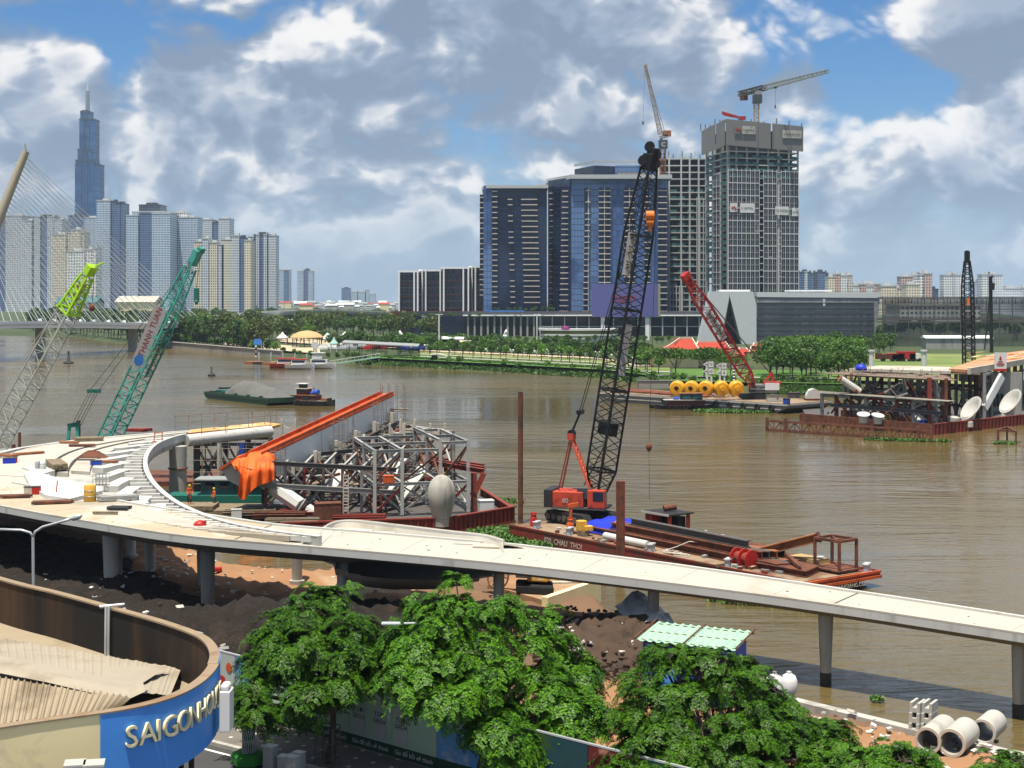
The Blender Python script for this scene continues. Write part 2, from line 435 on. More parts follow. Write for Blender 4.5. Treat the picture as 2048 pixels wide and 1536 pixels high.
def M_glass(name,col,cell=(1.4,3.2),frame_col=(.10,.12,.16),fw=.08,rough=.12,var=.5,tint=None,spec=.38):
    """curtain-wall glass: every pane a slightly different tint, thin dark joints; local coordinates"""
    m,t,b,o=pbsdf(name)
    obj=t.new('ShaderNodeTexCoord').outputs['Object']
    s=t.new('ShaderNodeSeparateXYZ');t.put(s.inputs[0],obj)
    u=t.math('DIVIDE',t.math('ADD',s.outputs[0],s.outputs[1]),cell[0]);v=t.math('DIVIDE',s.outputs[2],cell[1])
    cx=t.new('ShaderNodeCombineXYZ');t.put(cx.inputs[0],t.math('FLOOR',u));t.put(cx.inputs[1],t.math('FLOOR',v))
    wn=t.new('ShaderNodeTexWhiteNoise',noise_dimensions='3D');t.l.new(cx.outputs[0],wn.inputs['Vector'])
    f=t.math('ADD',t.math('MULTIPLY',t.math('SUBTRACT',wn.outputs[0],.5),var),1.0)
    w2=t.new('ShaderNodeTexWhiteNoise',noise_dimensions='1D');t.put(w2.inputs['W'],t.math('FLOOR',t.math('MULTIPLY',u,.31)))
    f=t.math('MULTIPLY',f,t.math('ADD',t.math('MULTIPLY',w2.outputs[0],.7),.6))
    cc=t.vmath('MULTIPLY',tuple(col),f)
    if tint:
        pos=t.new('ShaderNodeNewGeometry').outputs['Position']
        cc=t.mix(t.smooth(t.noise(pos,.045,3,.5),.45,.6),cc,tuple(tint)+(1,))
    eu=t.math('LESS_THAN',t.math('FRACT',u),fw);ev=t.math('LESS_THAN',t.math('FRACT',v),fw*1.2)
    e=t.math('MAXIMUM',eu,ev)
    cc=t.mix(e,cc,tuple(frame_col)+(1,))
    t.put(b.inputs['Base Color'],cc);t.put(b.inputs['Roughness'],t.math('ADD',t.math('MULTIPLY',e,.4),rough))
    b.inputs['Specular IOR Level'].default_value=spec
    return m
def M_facade(name,wall,win,cell=(3.0,3.3),wf=(.25,.30),var=.35,rough=.6):
    """far apartment wall: wall colour with small dark windows, too far off to pick apart"""
    m,t,b,o=pbsdf(name)
    obj=t.new('ShaderNodeTexCoord').outputs['Object']
    s=t.new('ShaderNodeSeparateXYZ');t.put(s.inputs[0],obj)
    u=t.math('DIVIDE',t.math('ADD',s.outputs[0],s.outputs[1]),cell[0]);v=t.math('DIVIDE',s.outputs[2],cell[1])
    cx=t.new('ShaderNodeCombineXYZ');t.put(cx.inputs[0],t.math('FLOOR',u));t.put(cx.inputs[1],t.math('FLOOR',v))
    wn=t.new('ShaderNodeTexWhiteNoise',noise_dimensions='3D');t.l.new(cx.outputs[0],wn.inputs['Vector'])
    inu=t.math('GREATER_THAN',t.math('FRACT',u),wf[0]);inv=t.math('GREATER_THAN',t.math('FRACT',v),wf[1])
    w=t.math('MULTIPLY',inu,inv)
    f=t.math('ADD',t.math('MULTIPLY',t.math('SUBTRACT',wn.outputs[0],.5),var*2),1.0)
    wc=t.vmath('MULTIPLY',tuple(win),f)
    pos=t.new('ShaderNodeNewGeometry').outputs['Position']
    wl=t.vmath('MULTIPLY',tuple(wall),t.math('ADD',t.math('MULTIPLY',t.noise(pos,.03,3),.4),.8))
    t.put(b.inputs['Base Color'],t.mix(w,wl,wc));t.put(b.inputs['Roughness'],t.math('SUBTRACT',rough,t.math('MULTIPLY',w,.35)))
    return m
M_glass('glass_blue',(.055,.11,.27),(1.6,2.9),(.03,.06,.15),.10,.12,.5,(.12,.21,.40))
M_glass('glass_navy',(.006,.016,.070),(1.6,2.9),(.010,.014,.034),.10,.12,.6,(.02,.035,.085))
M_glass('glass_mid',(.05,.07,.10),(2.4,3.4),(.16,.17,.18),.10,.15,.6)
M_glass('pane_grey',(.035,.040,.052),(.9,1.6),(.03,.03,.04),.08,.12,.5)
M_glass('landmark_glass',(.018,.095,.29),(6,13),(.018,.06,.16),.07,.4,.2,(.04,.125,.30),.2)
M_glass('exhibit_dark',(.30,.305,.325),(.45,3.0),(.20,.205,.22),.35,.6,.25,(.25,.255,.28),.15)
M_facade('apart_grey',(.62,.65,.68),(.09,.12,.18),(2.6,3.3),(.45,.45))
M_facade('apart_cool',(.58,.66,.76),(.08,.14,.25),(2.2,3.3),(.35,.35))
M_facade('apart_blue',(.16,.23,.38),(.035,.07,.17),(2.2,3.3),(.22,.25))
M_facade('apart_beige',(.74,.66,.52),(.10,.10,.11),(2.6,3.3),(.50,.45))
M_facade('apart_white',(.85,.85,.82),(.16,.17,.19),(3.0,3.3),(.45,.45))
M_facade('apart_pink',(.62,.42,.36),(.12,.10,.11),(3.2,3.3),(.50,.45))
M_facade('apart_dark',(.07,.085,.12),(.03,.04,.07),(2.6,3.3),(.25,.25))
M_facade('apart_cream',(.82,.72,.54),(.18,.17,.16),(3.0,3.3),(.50,.45))

# leaves: a little light passes through
def M_leaf(name,c1,c2,trans=.25,rough=.5,sc=.35,spec=.5):
    m,t,b,o=pbsdf(name)
    g=t.new('ShaderNodeNewGeometry')
    n=t.noise(g.outputs['Position'],sc,3,.6)
    r=g.outputs['Random Per Island']
    f=t.math('ADD',t.math('MULTIPLY',n,.7),t.math('MULTIPLY',r,.5))
    cc=t.mix(t.smooth(f,.30,.85),tuple(c1)+(1,),tuple(c2)+(1,))
    orn=t.new('ShaderNodeObjectInfo').outputs['Random'];cc=t.vmath('MULTIPLY',cc,t.math('ADD',t.math('MULTIPLY',orn,.55),.55))
    t.put(b.inputs['Base Color'],cc);b.inputs['Roughness'].default_value=rough;b.inputs['Specular IOR Level'].default_value=spec
    tr=t.new('ShaderNodeBsdfTranslucent');t.put(tr.inputs[0],cc);mx=t.new('ShaderNodeMixShader');mx.inputs[0].default_value=trans
    t.l.new(b.outputs[0],mx.inputs[1]);t.l.new(tr.outputs[0],mx.inputs[2]);t.l.new(mx.outputs[0],o.inputs[0])
    return m
M_leaf('leaf_near',(.006,.034,.002),(.080,.205,.007),.06,.5,.8,.18)
M_leaf('leaf_far',(.050,.145,.012),(.150,.29,.028),.2,.6,.08)
M_leaf('leaf_far_dark',(.028,.085,.012),(.085,.18,.022),.15,.6,.08)
M_leaf('leaf_far_olive',(.070,.115,.022),(.135,.175,.035),.2,.6,.08)
M_leaf('leaf_grass',(.07,.17,.018),(.12,.26,.03),.25,.6,.15)

# river: silty brown body colour under a rippled, reflecting surface
def river():
    m,t,b,o=pbsdf('river_water')
    pos=t.new('ShaderNodeNewGeometry').outputs['Position']
    n=t.noise(pos,.012,3,.5,.4)
    cc=t.mix(t.smooth(n,.35,.65),(.138,.098,.034,1),(.092,.074,.031,1))
    t.put(b.inputs['Base Color'],cc);b.inputs['Roughness'].default_value=.10;b.inputs['IOR'].default_value=1.33
    b.inputs['Specular IOR Level'].default_value=.38
    p1=t.vmath('MULTIPLY',pos,(.55,1.3,1));p2=t.vmath('MULTIPLY',pos,(.10,.28,1))
    h=t.math('ADD',t.math('MULTIPLY',t.noise(p1,1.1,4,.55,.6),.16),t.math('MULTIPLY',t.noise(p2,1.0,3,.5,.8),.55))
    calm=t.math('ADD',t.math('MULTIPLY',t.smooth(t.noise(t.vmath('MULTIPLY',pos,(.5,1,1)),.02,3,.55,.5),.35,.65),1.0),.22)
    h=t.math('MULTIPLY',h,calm)
    t.put(b.inputs['Roughness'],t.math('ADD',t.math('MULTIPLY',calm,.11),.03))
    bn=t.new('ShaderNodeBump');bn.inputs['Strength'].default_value=1.0;bn.inputs['Distance'].default_value=.60
    t.put(bn.inputs['Height'],h);t.l.new(bn.outputs[0],b.inputs['Normal'])
river()
# dark see-through builders' mesh
def net(name,col,a):
    m,t,b,o=pbsdf(name)
    pos=t.new('ShaderNodeNewGeometry').outputs['Position']
    t.put(b.inputs['Base Color'],tuple(col)+(1,));b.inputs['Roughness'].default_value=.9
    t.put(b.inputs['Alpha'],t.math('ADD',t.math('MULTIPLY',t.noise(pos,.08,3),.5),a-.25,clamp=True))
net('dark_net',(.03,.04,.06),.45)
# ================================================================== river and land
b=MB();b.add([(-3000,25,0),(2000,25,0),(2000,900,0),(-3000,900,0)],[(0,1,2,3)])
b.build('water','river_water',kind='structure',origin=(0,400,0))

# far bank: waterline in photo pixels -> strip mesh that rises from the river and runs to the horizon
WL=[(-1500,664),(-300,668),(140,673),(215,684),(340,694),(430,703),(540,716),(640,726),(720,729),(880,738),(999,745),(1100,751),(1205,757),
      (1270,766),(1330,784),(1450,787),(1560,789),(1680,791),(1900,800),(2150,812),(2600,830)]
WLP=[gp(*p) for p in WL]
def bank_y(x):
    """depth of the far waterline at world x"""
    for a,c in zip(WLP,WLP[1:]):
        if a.x<=x<=c.x: return a.y+(c.y-a.y)*(x-a.x)/max(c.x-a.x,1e-6)
    return WLP[0].y if x<WLP[0].x else WLP[-1].y
xs=sorted(set([round(p.x,1) for p in WLP]+list(range(-420,260,8))))
rows=[]
for off,z in ((-3,-.6),(0,-.05),(5,.9),(14,1.6),(40,1.9),(120,2.0),(400,2.0)):
    rows.append([V(x,bank_y(x)+off+(mnoise.noise(V(x*.05,off,0))*2.5 if off<20 else 0),z+mnoise.noise(V(x*.09,off*.1,3))*(.25 if off>0 else 0)) for x in xs])
rows.append([V(x*3,2500,2.0) for x in xs]);rows.append([V(x*22,12000,2.0) for x in xs])
b=MB();b.grid(rows);b.build('ground_far_bank','far_ground',kind='structure',smooth=True,origin=(0,500,0))
# ground beyond the riverside strip (built-up land), a sheet just above the grass
b=MB();b.grid([[V(x,bank_y(x)+95,2.35) for x in xs],[V(x*3,2500,2.35) for x in xs],[V(x*22,12000,2.35) for x in xs]])
b.build('terrain_city','far_ground',kind='structure',origin=(0,900,0))

# ---- near bank: a height field, mud slopes into the river
NEAR=[(60,30),(36,51.5),(21,62),(13.6,70.2),(11,76),(9.5,82),(8.0,87),(6.5,93),(6.0,99.5),(-1.5,104.5),(-9,106),(-14,104),(-19,106),(-24,114),(-28,124),(-40,132),(-90,140),(-120,60),(-60,20)]
def near_sd(X,Y):
    """signed distance to the near-bank outline, >0 inside"""
    n=len(NEAR);d=np.full(X.shape,1e9);ins=np.zeros(X.shape,bool)
    for i in range(n):
        (x0,y0),(x1,y1)=NEAR[i],NEAR[(i+1)%n]
        ex,ey=x1-x0,y1-y0;t=np.clip(((X-x0)*ex+(Y-y0)*ey)/(ex*ex+ey*ey),0,1)
        d=np.minimum(d,np.hypot(X-x0-t*ex,Y-y0-t*ey))
        c=((y0>Y) != (y1>Y)) & (X<(x1-x0)*(Y-y0)/(y1-y0+1e-12)+x0);ins ^= c
    return np.where(ins,d,-d)
MOUNDS=[(-14.5,78,4.5,3.5,1.9),(-9.5,80,3.5,2.5,1.4),(6.5,80,3.2,3.0,.9),(3.0,78,3.0,2.5,.6),(-22,84,3,2.5,.9),(-24,97,4,3,.7),(8,84.5,2.4,2.2,.6),(0,75,2.5,2,.6)]
def near_h(X,Y):
    sd=near_sd(X,Y)
    z=np.clip(-1.2+(sd+1.0)*1.1,-1.2,1.42)
    for mx,my,rx,ry,h in MOUNDS: z=z+h*np.exp(-((X-mx)/rx)**2-((Y-my)/ry)**2)
    flat=np.clip((Y-(70-1.0*(X+12)))/4.0,0,1)*np.clip((sd-.3)/1.5,0,1)
    nz=np.zeros(X.shape)
    for i in range(X.shape[0]):
        for j in range(X.shape[1]):
            p=Vector((X[i,j]*.55,Y[i,j]*.55,0));nz[i,j]=mnoise.fractal(p,.9,2.1,5)
    return z+flat*nz*.28
gx=np.arange(-60,42.1,.62);gy=np.arange(44,136,.62);GX,GY=np.meshgrid(gx,gy);GZ=near_h(GX,GY)
nv=np.stack([GX.ravel(),GY.ravel(),GZ.ravel()],1);nx_=len(gx)
ii=np.arange(len(gy)-1)[:,None]*nx_+np.arange(nx_-1)[None,:]
q=np.stack([ii,ii+1,ii+nx_+1,ii+nx_],-1).reshape(-1,4)
me=np_mesh('ground_near_bank',nv,q,'dirt');me.polygons.foreach_set('use_smooth',[True]*len(me.polygons))
o=bpy.data.objects.new('ground_near_bank',me);COL.objects.link(o);tag(o,kind='structure')
def gz(x,y): return float(near_h(np.array([[x]]),np.array([[y]]))[0,0])

# worked site soil: paler orange fill in the sun, dark spoil heaps, those by the left deck blackened to carry its shade
def patch_sheet(name,poly,mat,lift=.05,res=.36,rough=.12,heap=0.0,label=None):
    xs_=[p[0] for p in poly];ys_=[p[1] for p in poly];bb=MB();idx={}
    n=len(poly)
    def sd(x,y):
        d=1e9;ins=False
        for i in range(n):
            (x0,y0),(x1,y1)=poly[i],poly[(i+1)%n];ex,ey=x1-x0,y1-y0
            t=max(0,min(1,((x-x0)*ex+(y-y0)*ey)/(ex*ex+ey*ey)));d=min(d,math.hypot(x-x0-t*ex,y-y0-t*ey))
            if ((y0>y) != (y1>y)) and x<(x1-x0)*(y-y0)/(y1-y0+1e-12)+x0: ins=not ins
        return d if ins else -d
    X=np.arange(min(xs_)-1,max(xs_)+1,res);Y=np.arange(min(ys_)-1,max(ys_)+1,res);XX,YY=np.meshgrid(X,Y);ZZ=near_h(XX,YY)
    S=np.array([[sd(x,y)+mnoise.noise(V(x*.5,y*.5,5))*.9 for x in X] for y in Y])
    vs=[];
    for j in range(len(Y)):
        for i in range(len(X)):
            s_=S[j,i];nn=mnoise.fractal(V(X[i]*1.1,Y[j]*1.1,9),.9,2,4)
            vs.append((X[i],Y[j],ZZ[j,i]+lift+max(-.25,min(s_,1.2)*.12 if s_<0 else 0)+heap*min(1,max(0,s_)/1.5)*(1+.5*nn)+nn*rough*1.25*(s_>0)+.22*max(0,mnoise.noise(V(X[i]*2.3,Y[j]*2.3,4)))*(s_>0)))
    fs=[(j*len(X)+i,j*len(X)+i+1,(j+1)*len(X)+i+1,(j+1)*len(X)+i) for j in range(len(Y)-1) for i in range(len(X)-1) if max(S[j,i],S[j,i+1],S[j+1,i],S[j+1,i+1])>-.6]
    used=sorted(set(k for f in fs for k in f));mp={k: m_ for m_,k in enumerate(used)}
    bb.add([vs[k] for k in used],[tuple(mp[k] for k in f) for f in fs])
    return bb.build(name,mat,kind='structure',smooth=True)
patch_sheet('ground_orange_fill',[(-26,100),(-15,92),(-8,93),(-6,99),(-12,103),(-20,108),(-27,112)],'dirt_orange',.12)
patch_sheet('ground_quay_strip',[(4.5,72),(10,67),(16,64),(24,55),(34,50),(34,46),(14,58),(3,64)],'dirt_orange',.12)
patch_sheet('ground_footing_fill',[(1,66),(5.0,62),(6.2,67),(4.0,71),(1.5,71)],'dirt_orange',.14)
patch_sheet('ground_spoil_shade_under_deck',[(-19.5,76),(-10,73.5),(-2,74.5),(0,80),(-2,90),(-9,91),(-15,89),(-19.5,87)],'mud_shade',.12,heap=.5,rough=.3)
patch_sheet('ground_spoil_waterside',[(1.5,76),(7.5,74),(9.2,79),(9.2,84),(6.5,88.5),(3.0,86)],'mud_brown',.14,heap=.22,rough=.3)
patch_sheet('ground_mud_shade_west',[(-34,70),(-19,72),(-18,90),(-24,98),(-30,112),(-44,124),(-56,110),(-50,84)],'mud_shade',.1,heap=.2,rough=.2)  # black mud spread over the left ground to paint the deck's shade

# ---- quay kerb on the right
b=MB();ql=[V(p[0]-.85,p[1]-.8,-.13) for p in ((45,46),(36,51.5),(21,62),(13.6,70.2),(11.6,74.5))]
for a,c in zip(ql,ql[1:]): b.beam(a+V(0,0,.55),c+V(0,0,.55),.55,2.4)
b.build('quay_wall','concrete',label='low concrete quay edge between the orange earth and the shaded water',cat='wall',kind='thing')

# ---- street corner: road, kerb, pavement with pale studs
KA,KB=V(-26,72.5,0),V(4,50.5,0)             # kerb line
kd=(KB-KA).normalized();kn=V(kd.y,-kd.x,0)   # towards the street
if kn.y>0: kn=-kn
def slab(name,a,c,w0,w1,z0,z1,mat,kind='structure'):
    bb=MB();bb.prism([(a+kn*w0).to_2d(),(c+kn*w0).to_2d(),(c+kn*w1).to_2d(),(a+kn*w1).to_2d()],z0,z1);return bb.build(name,mat,kind=kind)
road=slab('road',KA,KB,.25,16,1.0,1.50,'asphalt')
for k in range(7):
    p=KA+kd*(3+k*5.0)+kn*3.4
    bb=MB();m_=frame(kd);bb.box(p+V(0,0,1.506),(.22,3.2,.008),M=m_);bb.build('road_marking','road_paint',road)
bb=MB();bb.box(KA+(KB-KA)/2+kn*.75+V(0,0,1.506),(.15,36,.008),M=frame(kd));bb.build('road_marking','road_paint',road)
kerb=thing('kerb',KA+V(0,0,1.4),'pale concrete kerb between pavement and road','kerb',kind='structure')
Lk=(KB-KA).length;nk=int(Lk/1.0)
for k in range(nk): bar(kerb,'kerbstone',KA+kd*(k*Lk/nk+.01)+V(0,0,1.535)+kn*.12,KA+kd*((k+1)*Lk/nk-.01)+V(0,0,1.535)+kn*.12,.24,.25,'concrete')
pav=slab('pavement',KA,KB,-5.6,-.002,1.0,1.64,'pavement')
bb=MB();bb.cyl((0,0,0),(0,0,.012),.10,n=8);dot=bb.build('stud','litter_white',origin=(0,0,0),mesh_only=True)
for i in range(3,30):
    for j in range(5):
        p=KA+kd*(i*.95+(j%2)*.45)-kn*(.7+j*.95);put(pav,'paving_stud',dot,(p.x,p.y,1.642))
# ================================================================== far city
def tower(name,label,px0,px1,ytop,Y,parts,cat='building',group=None,rz=0.0,depth=None,ybase=None):
    """apartment tower as a cluster of wings. parts: (u0,u1,dtop_px,protrude,mat); u 0..1 across the width"""
    s=Y/K;x0=(px0-1024)*s;x1=(px1-1024)*s;w=x1-x0;d=depth or max(18,w*.7)
    top=CAM_H+(HOR-ytop)*s
    t=thing(name,V((x0+x1)/2,Y,2.3),label,cat,group)
    for k,(u0,u1,dt,pr,mat) in enumerate(parts):
        bb=MB();a,c=x0+w*u0,x0+w*u1;zt=top-dt*s
        bb.box(((a+c)/2,Y+d/2-pr/2,(zt+2.0)/2),(c-a,d+pr,zt-2.0))
        ob=bb.build('wing',mat,t)
        bb=MB();bb.box(((a+c)/2,Y+d/2-pr/2,zt+.6),(c-a+.8,d+pr+.8,1.3));
        bb.box(((a+c)/2,Y+d/2,zt+2.6),((c-a)*.45,d*.4,3.4));bb.build('roof_cap','tower_column' if mat not in ('apart_blue','apart_dark') else 'dark_panel',ob)
    return t
C,Bl,G,Be,Wh,Pk,Dk,Cr = 'apart_cool','apart_blue','apart_grey','apart_beige','apart_white','apart_pink','apart_dark','apart_cream'
CL = 'apartment towers crowded across the water'
tower('apartment_tower','grey tower at the left edge behind the bridge pylon',-30,47,432,2300,[(0,.3,0,3,G),(.3,.55,8,0,Bl),(.55,1,0,4,G)],group=CL)
tower('apartment_tower','pale grey flat-topped tower beside the leaning pylon tip',45,126,434,2250,[(0,.25,8,3,G),(.25,.8,0,0,Bl),(.3,.45,0,3,G),(.62,.78,0,3,G),(.8,1,6,4,G)],group=CL)
tower('apartment_tower','beige tower with stepped top left of the white block',105,168,466,1900,[(0,.45,4,3,Be),(.45,1,0,0,Be),(.6,.9,-6,2,Be)],group=CL)
tower('apartment_tower','bluish block directly below the tall spired skyscraper',137,196,432,2500,[(0,.5,0,2,Bl),(.5,1,4,0,C)],group=CL)
tower('apartment_tower','white lower tower behind the lime green crane tip',134,193,500,1700,[(0,.6,4,2,Wh),(.6,.9,0,0,Wh),(.9,1,-2,3,Wh)],group=CL)
tower('apartment_tower','slim pale tower with dark blue side right of the spired skyscraper',195,249,402,2200,[(0,.5,0,4,C),(.5,.68,2,0,Bl),(.68,1,6,3,Bl),(.76,.86,6,5,Bl)],group=CL)
tower('apartment_tower','low grey tower in the gap between two tall blue ones',246,270,468,2400,[(0,1,0,2,C)],group=CL)
tower('apartment_tower','broad tower with dark rooftop pavilion and blue central strip',254,341,428,2150,[(0,.27,4,4,C),(.27,.58,0,0,Bl),(.58,1,0,4,C),(.25,.75,-18,-6,Dk),(.1,.85,-4,-3,C)],group=CL)
tower('apartment_tower','blue-shaded tower right of the one with the rooftop pavilion',338,397,432,2200,[(0,.32,0,0,Bl),(.32,1,4,4,C),(.05,.6,-6,-5,Wh)],group=CL)
tower('apartment_tower','grey double-crowned tower behind the beige blocks',396,460,438,2450,[(0,.45,2,3,G),(.45,.65,8,0,Bl),(.65,1,0,3,G)],group=CL)
tower('apartment_tower','beige tower with thin fins beside the green crane tip',388,447,478,1950,[(0,.3,6,2,Be),(.3,.5,0,4,G),(.5,.8,8,2,Be),(.8,1,12,0,G)],group=CL)
tower('apartment_tower','cream striped tower in the middle of the beige row',443,503,472,1950,[(0,.35,8,0,Be),(.35,.6,0,3,G),(.6,.78,4,0,Bl),(.78,1,10,4,Cr)],group=CL)
tower('apartment_tower','grey slab tower at the right end of the skyline cluster',497,552,470,2000,[(0,.2,4,2,G),(.2,.75,0,0,Bl),(.28,.4,0,3,G),(.55,.68,0,3,G),(.75,1,2,4,G)],group=CL)
HZ = 'pale hazy towers on the horizon'
tower('far_tower','left one of two hazy blue towers standing apart',553,580,540,3600,[(0,1,0,0,C),(.55,.9,3,3,Bl)],group=HZ)
tower('far_tower','right one of two hazy blue towers standing apart',595,626,540,3600,[(0,.4,3,4,C),(.4,.8,0,0,Bl),(.7,1,3,4,C)],group=HZ)
for i,(a,c,yt) in enumerate(((683,701,577),(702,716,584),(714,732,584),(730,738,580),(740,751,588))):
    tower('far_tower',['leftmost and tallest of the tiny blue blocks on the horizon','second tiny hazy block on the horizon from the left','middle tiny hazy block on the horizon','slim fourth of the tiny horizon blocks','rightmost of the tiny blue horizon blocks'][i],a,c,yt,4500,[(0,1,0,0,Bl if i==0 else C)],group=HZ)

# ---- the tall stepped skyscraper with its spire
Y=3000;s=Y/K
t=thing('skyscraper',V((176-1024)*s,Y,2),'very tall stepped blue glass skyscraper with a thin spire','skyscraper')
for (a,c,yt,d) in ((152,200,330,40),(154,190,322,44),(160,191,240,34),(157,186,300,38),(161,180,224,28),(164,175,222,24)):
    bb=MB();top=CAM_H+(HOR-yt)*s;x0,x1=(a-1024)*s,(c-1024)*s
    bb.box(((x0+x1)/2,Y+d/2-(d-24)*.5,top/2+1),(x1-x0,d,top-2));tier=bb.build('tier','landmark_glass',t)
    bb=MB()
    for u in (.33,.66): bb.box((x0+(x1-x0)*u,Y-(d-24)*.5-.3,top/2),(1.2,2,top-6))
    bb.build('fin','dark_panel',tier)
    bb=MB();bb.box(((x0+x1)/2,Y+d/2-(d-24)*.5,top+.8),(x1-x0+1.5,d+1.5,2.0));bb.build('crown_band','dark_panel',tier)
bb=MB();xs0=(173-1024)*s
bb.cyl((xs0,Y+8,CAM_H+374*s),(xs0,Y+8,CAM_H+420*s),4.5,3.6,8);bb.cyl((xs0,Y+8,CAM_H+418*s),(xs0,Y+8,CAM_H+437*s),3.2,.5,8)
for k in range(9): bb.cyl((xs0,Y+8,CAM_H+(378+k*5)*s),(xs0,Y+8,CAM_H+(379+k*5)*s),5.2,n=8)
bb.build('spire','grey_paint',t)

# ---- apartment blocks on the right horizon
RG = 'apartment blocks on the right-hand horizon'
for (lab,a,c,yt,YY,pts) in (
    ('left of the twin dark blue apartment blocks beside the grid tower',1598,1625,545,2100,[(0,.15,2,2,Bl),(.15,.85,0,0,Bl),(.4,.6,-1,3,G),(.85,1,2,2,Bl)]),
    ('right of the twin dark blue apartment blocks beside the grid tower',1629,1656,545,2100,[(0,.15,2,2,Dk),(.15,.85,0,0,Bl),(.85,1,2,2,Dk)]),
    ('beige block with darker stripe behind the exhibition hall roof',1657,1705,549,1900,[(0,.3,6,0,Cr),(.3,.5,0,3,Pk),(.5,.75,3,3,Wh),(.75,1,2,0,Be)]),
    ('long low block with pink centre behind the exhibition hall roof',1705,1764,569,1900,[(0,.3,3,0,Wh),(.25,.95,0,2,Pk),(.45,.7,4,4,Wh)]),
    ('cream low block right of the pink-centred one',1762,1803,573,1800,[(0,.75,0,2,Cr),(.75,1,4,0,Cr)]),
    ('pale apartment tower with pinkish left wing',1801,1835,550,1900,[(0,.7,4,0,Pk),(.7,1,2,2,Wh)]),
    ('taller pink and white tower at the front of the right group',1812,1863,548,1750,[(0,.5,22,2,Cr),(.45,.7,4,0,Wh),(.7,1,0,3,Pk),(.5,.62,2,4,Wh)]),
    ('small dark blue box between the pink tower and the white slabs',1862,1877,579,2000,[(0,1,0,0,Dk)]),
    ('white slab block left of the thin dark lattice boom',1887,1926,551,2000,[(0,1,0,0,Wh),(.45,.55,-2,2,G)]),
    ('bluish slim tower just right of the thin dark lattice boom',1944,1966,563,2400,[(0,.5,1,0,C),(.5,1,0,2,Bl)]),
    ('white slab block behind the piling rig',1964,2006,550,2000,[(0,1,0,0,Wh),(.3,.5,-1,2,G)]),
    ('low white block at the far right edge',2006,2068,576,2000,[(0,.6,2,0,Wh),(.6,1,0,2,G)]),
    ('long low white block half hidden behind the dark netting',1800,1960,612,1000,[(0,1,0,0,Wh)])):
    tower('apartment_block',lab,a,c,yt,YY,pts,group=RG)

# ---- sprawl of small houses under the skyline
random.seed(3)
hm={}
for i,(wc,rc) in enumerate((('plaster_white','roof_grey'),('cream_wall','roof_red'),('concrete','tent_white'),('apart_white','roof_grey'))):
    bb=MB();bb.box((0,0,4),(1,1,8));w_=bb.build('wall',wc,origin=(0,0,0),mesh_only=True)
    bb=MB();bb.add([(-.55,-.55,8),(.55,-.55,8),(.55,.55,8),(-.55,.55,8),(-.55,0,10),(.55,0,10)],[(0,1,5,4),(2,3,4,5),(0,4,3),(1,2,5),(3,2,1,0)]);r_=bb.build('roof',rc,origin=(0,0,0),mesh_only=True)
    hm[i]=(w_,r_)
HPX=sorted(random.choice([random.uniform(560,800),random.uniform(395,560),random.uniform(640,800)]) for _ in range(80))
for i,px in enumerate(HPX):
    if 1:pass
    YY=random.uniform(2100,3600);k=random.choice((0,1,2,2,3,3))
    x=(px-1024)/K*YY;sx=random.uniform(8,20);sz=random.uniform(.6,1.7)
    t=thing('small_house',V(x,YY,2.3),'tiny house in the low sprawl under the skyline, %dth counting from the left' % (i+1),'house','low houses under the skyline')
    for nm,me_ in zip(('wall','roof'),hm[k]):
        ob=bpy.data.objects.new(nm,me_);COL.objects.link(ob);ob.parent=t;ob.scale=(sx,sx*.7,sz)

# ================================================================== riverside development (mid distance)
Y0=760.0;S0=Y0/K
def X0(px,Y=Y0): return (px-1024)/K*Y
def Z0(py,Y=Y0): return CAM_H-(py-HOR)/K*Y
def balcony_mesh(w,d):
    bb=MB();bb.box((0,-d/2,0),(w,d,.42));return bb.build('balcony','balcony',origin=(0,0,0),mesh_only=True)
BAL={}
def balconies(t,pxs,y_top,y_bot,n,Y,w,d=1.6,skip=()):
    key=(round(w,1),d)
    if key not in BAL: BAL[key]=balcony_mesh(w,d)
    pm=pxs(.5) if callable(pxs) else pxs;bar(t,'recess_shade',(X0(pm),Y-.12,Z0(y_bot+6)),(X0(pm),Y-.12,Z0(y_top-6)),w*.92,.3,'glass_navy',up=(0,1,0))  # dark strip set proud of the wall, painting the shaded depth behind the balconies
    for k in range(n):
        if k in skip: continue
        py=y_top+(y_bot-y_top)*k/(n-1);px=pxs(k/(n-1)) if callable(pxs) else pxs
        put(t,'balcony',BAL[key],(X0(px),Y,Z0(py)))
def prism_px(t,name,mat,pts,ztop,zbot=2.3):
    """pts: (px, Y)"""
    bb=MB();bb.prism([(X0(px,YY),YY) for px,YY in pts],zbot,ztop);return bb.build(name,mat,t)
# tower with the stepped balcony stacks, left
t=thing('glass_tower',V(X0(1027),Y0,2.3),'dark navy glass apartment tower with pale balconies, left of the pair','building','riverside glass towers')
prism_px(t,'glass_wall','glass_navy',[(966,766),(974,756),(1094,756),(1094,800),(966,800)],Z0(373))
prism_px(t,'corner_fin','glass_blue',[(967,758),(980,754.5),(984,754.5),(984,758)],Z0(372))
bb=MB();bb.prism([(X0(963),768),(X0(974),754),(X0(1096),754),(X0(1096),802),(X0(963),802)],Z0(378),Z0(372));bb.build('roof_edge','grey_paint',t)
bb=MB()
for a,c,h in ((1010,1040,5),(1045,1075,4),(1078,1090,7)): bb.box((X0((a+c)/2),775,Z0(372)+h*S0/2),((c-a)*S0,10,h*S0))
bb.build('roof_plant','concrete',t)
balconies(t,990,384,605,22,756,2.6);balconies(t,lambda u: 1058+6*u,400,605,20,756,8.2);balconies(t,lambda u: 1020+6*u,400,605,20,756,2.4,skip=(2,5,9,14))
balconies(t,963,394,590,20,764,2.0)
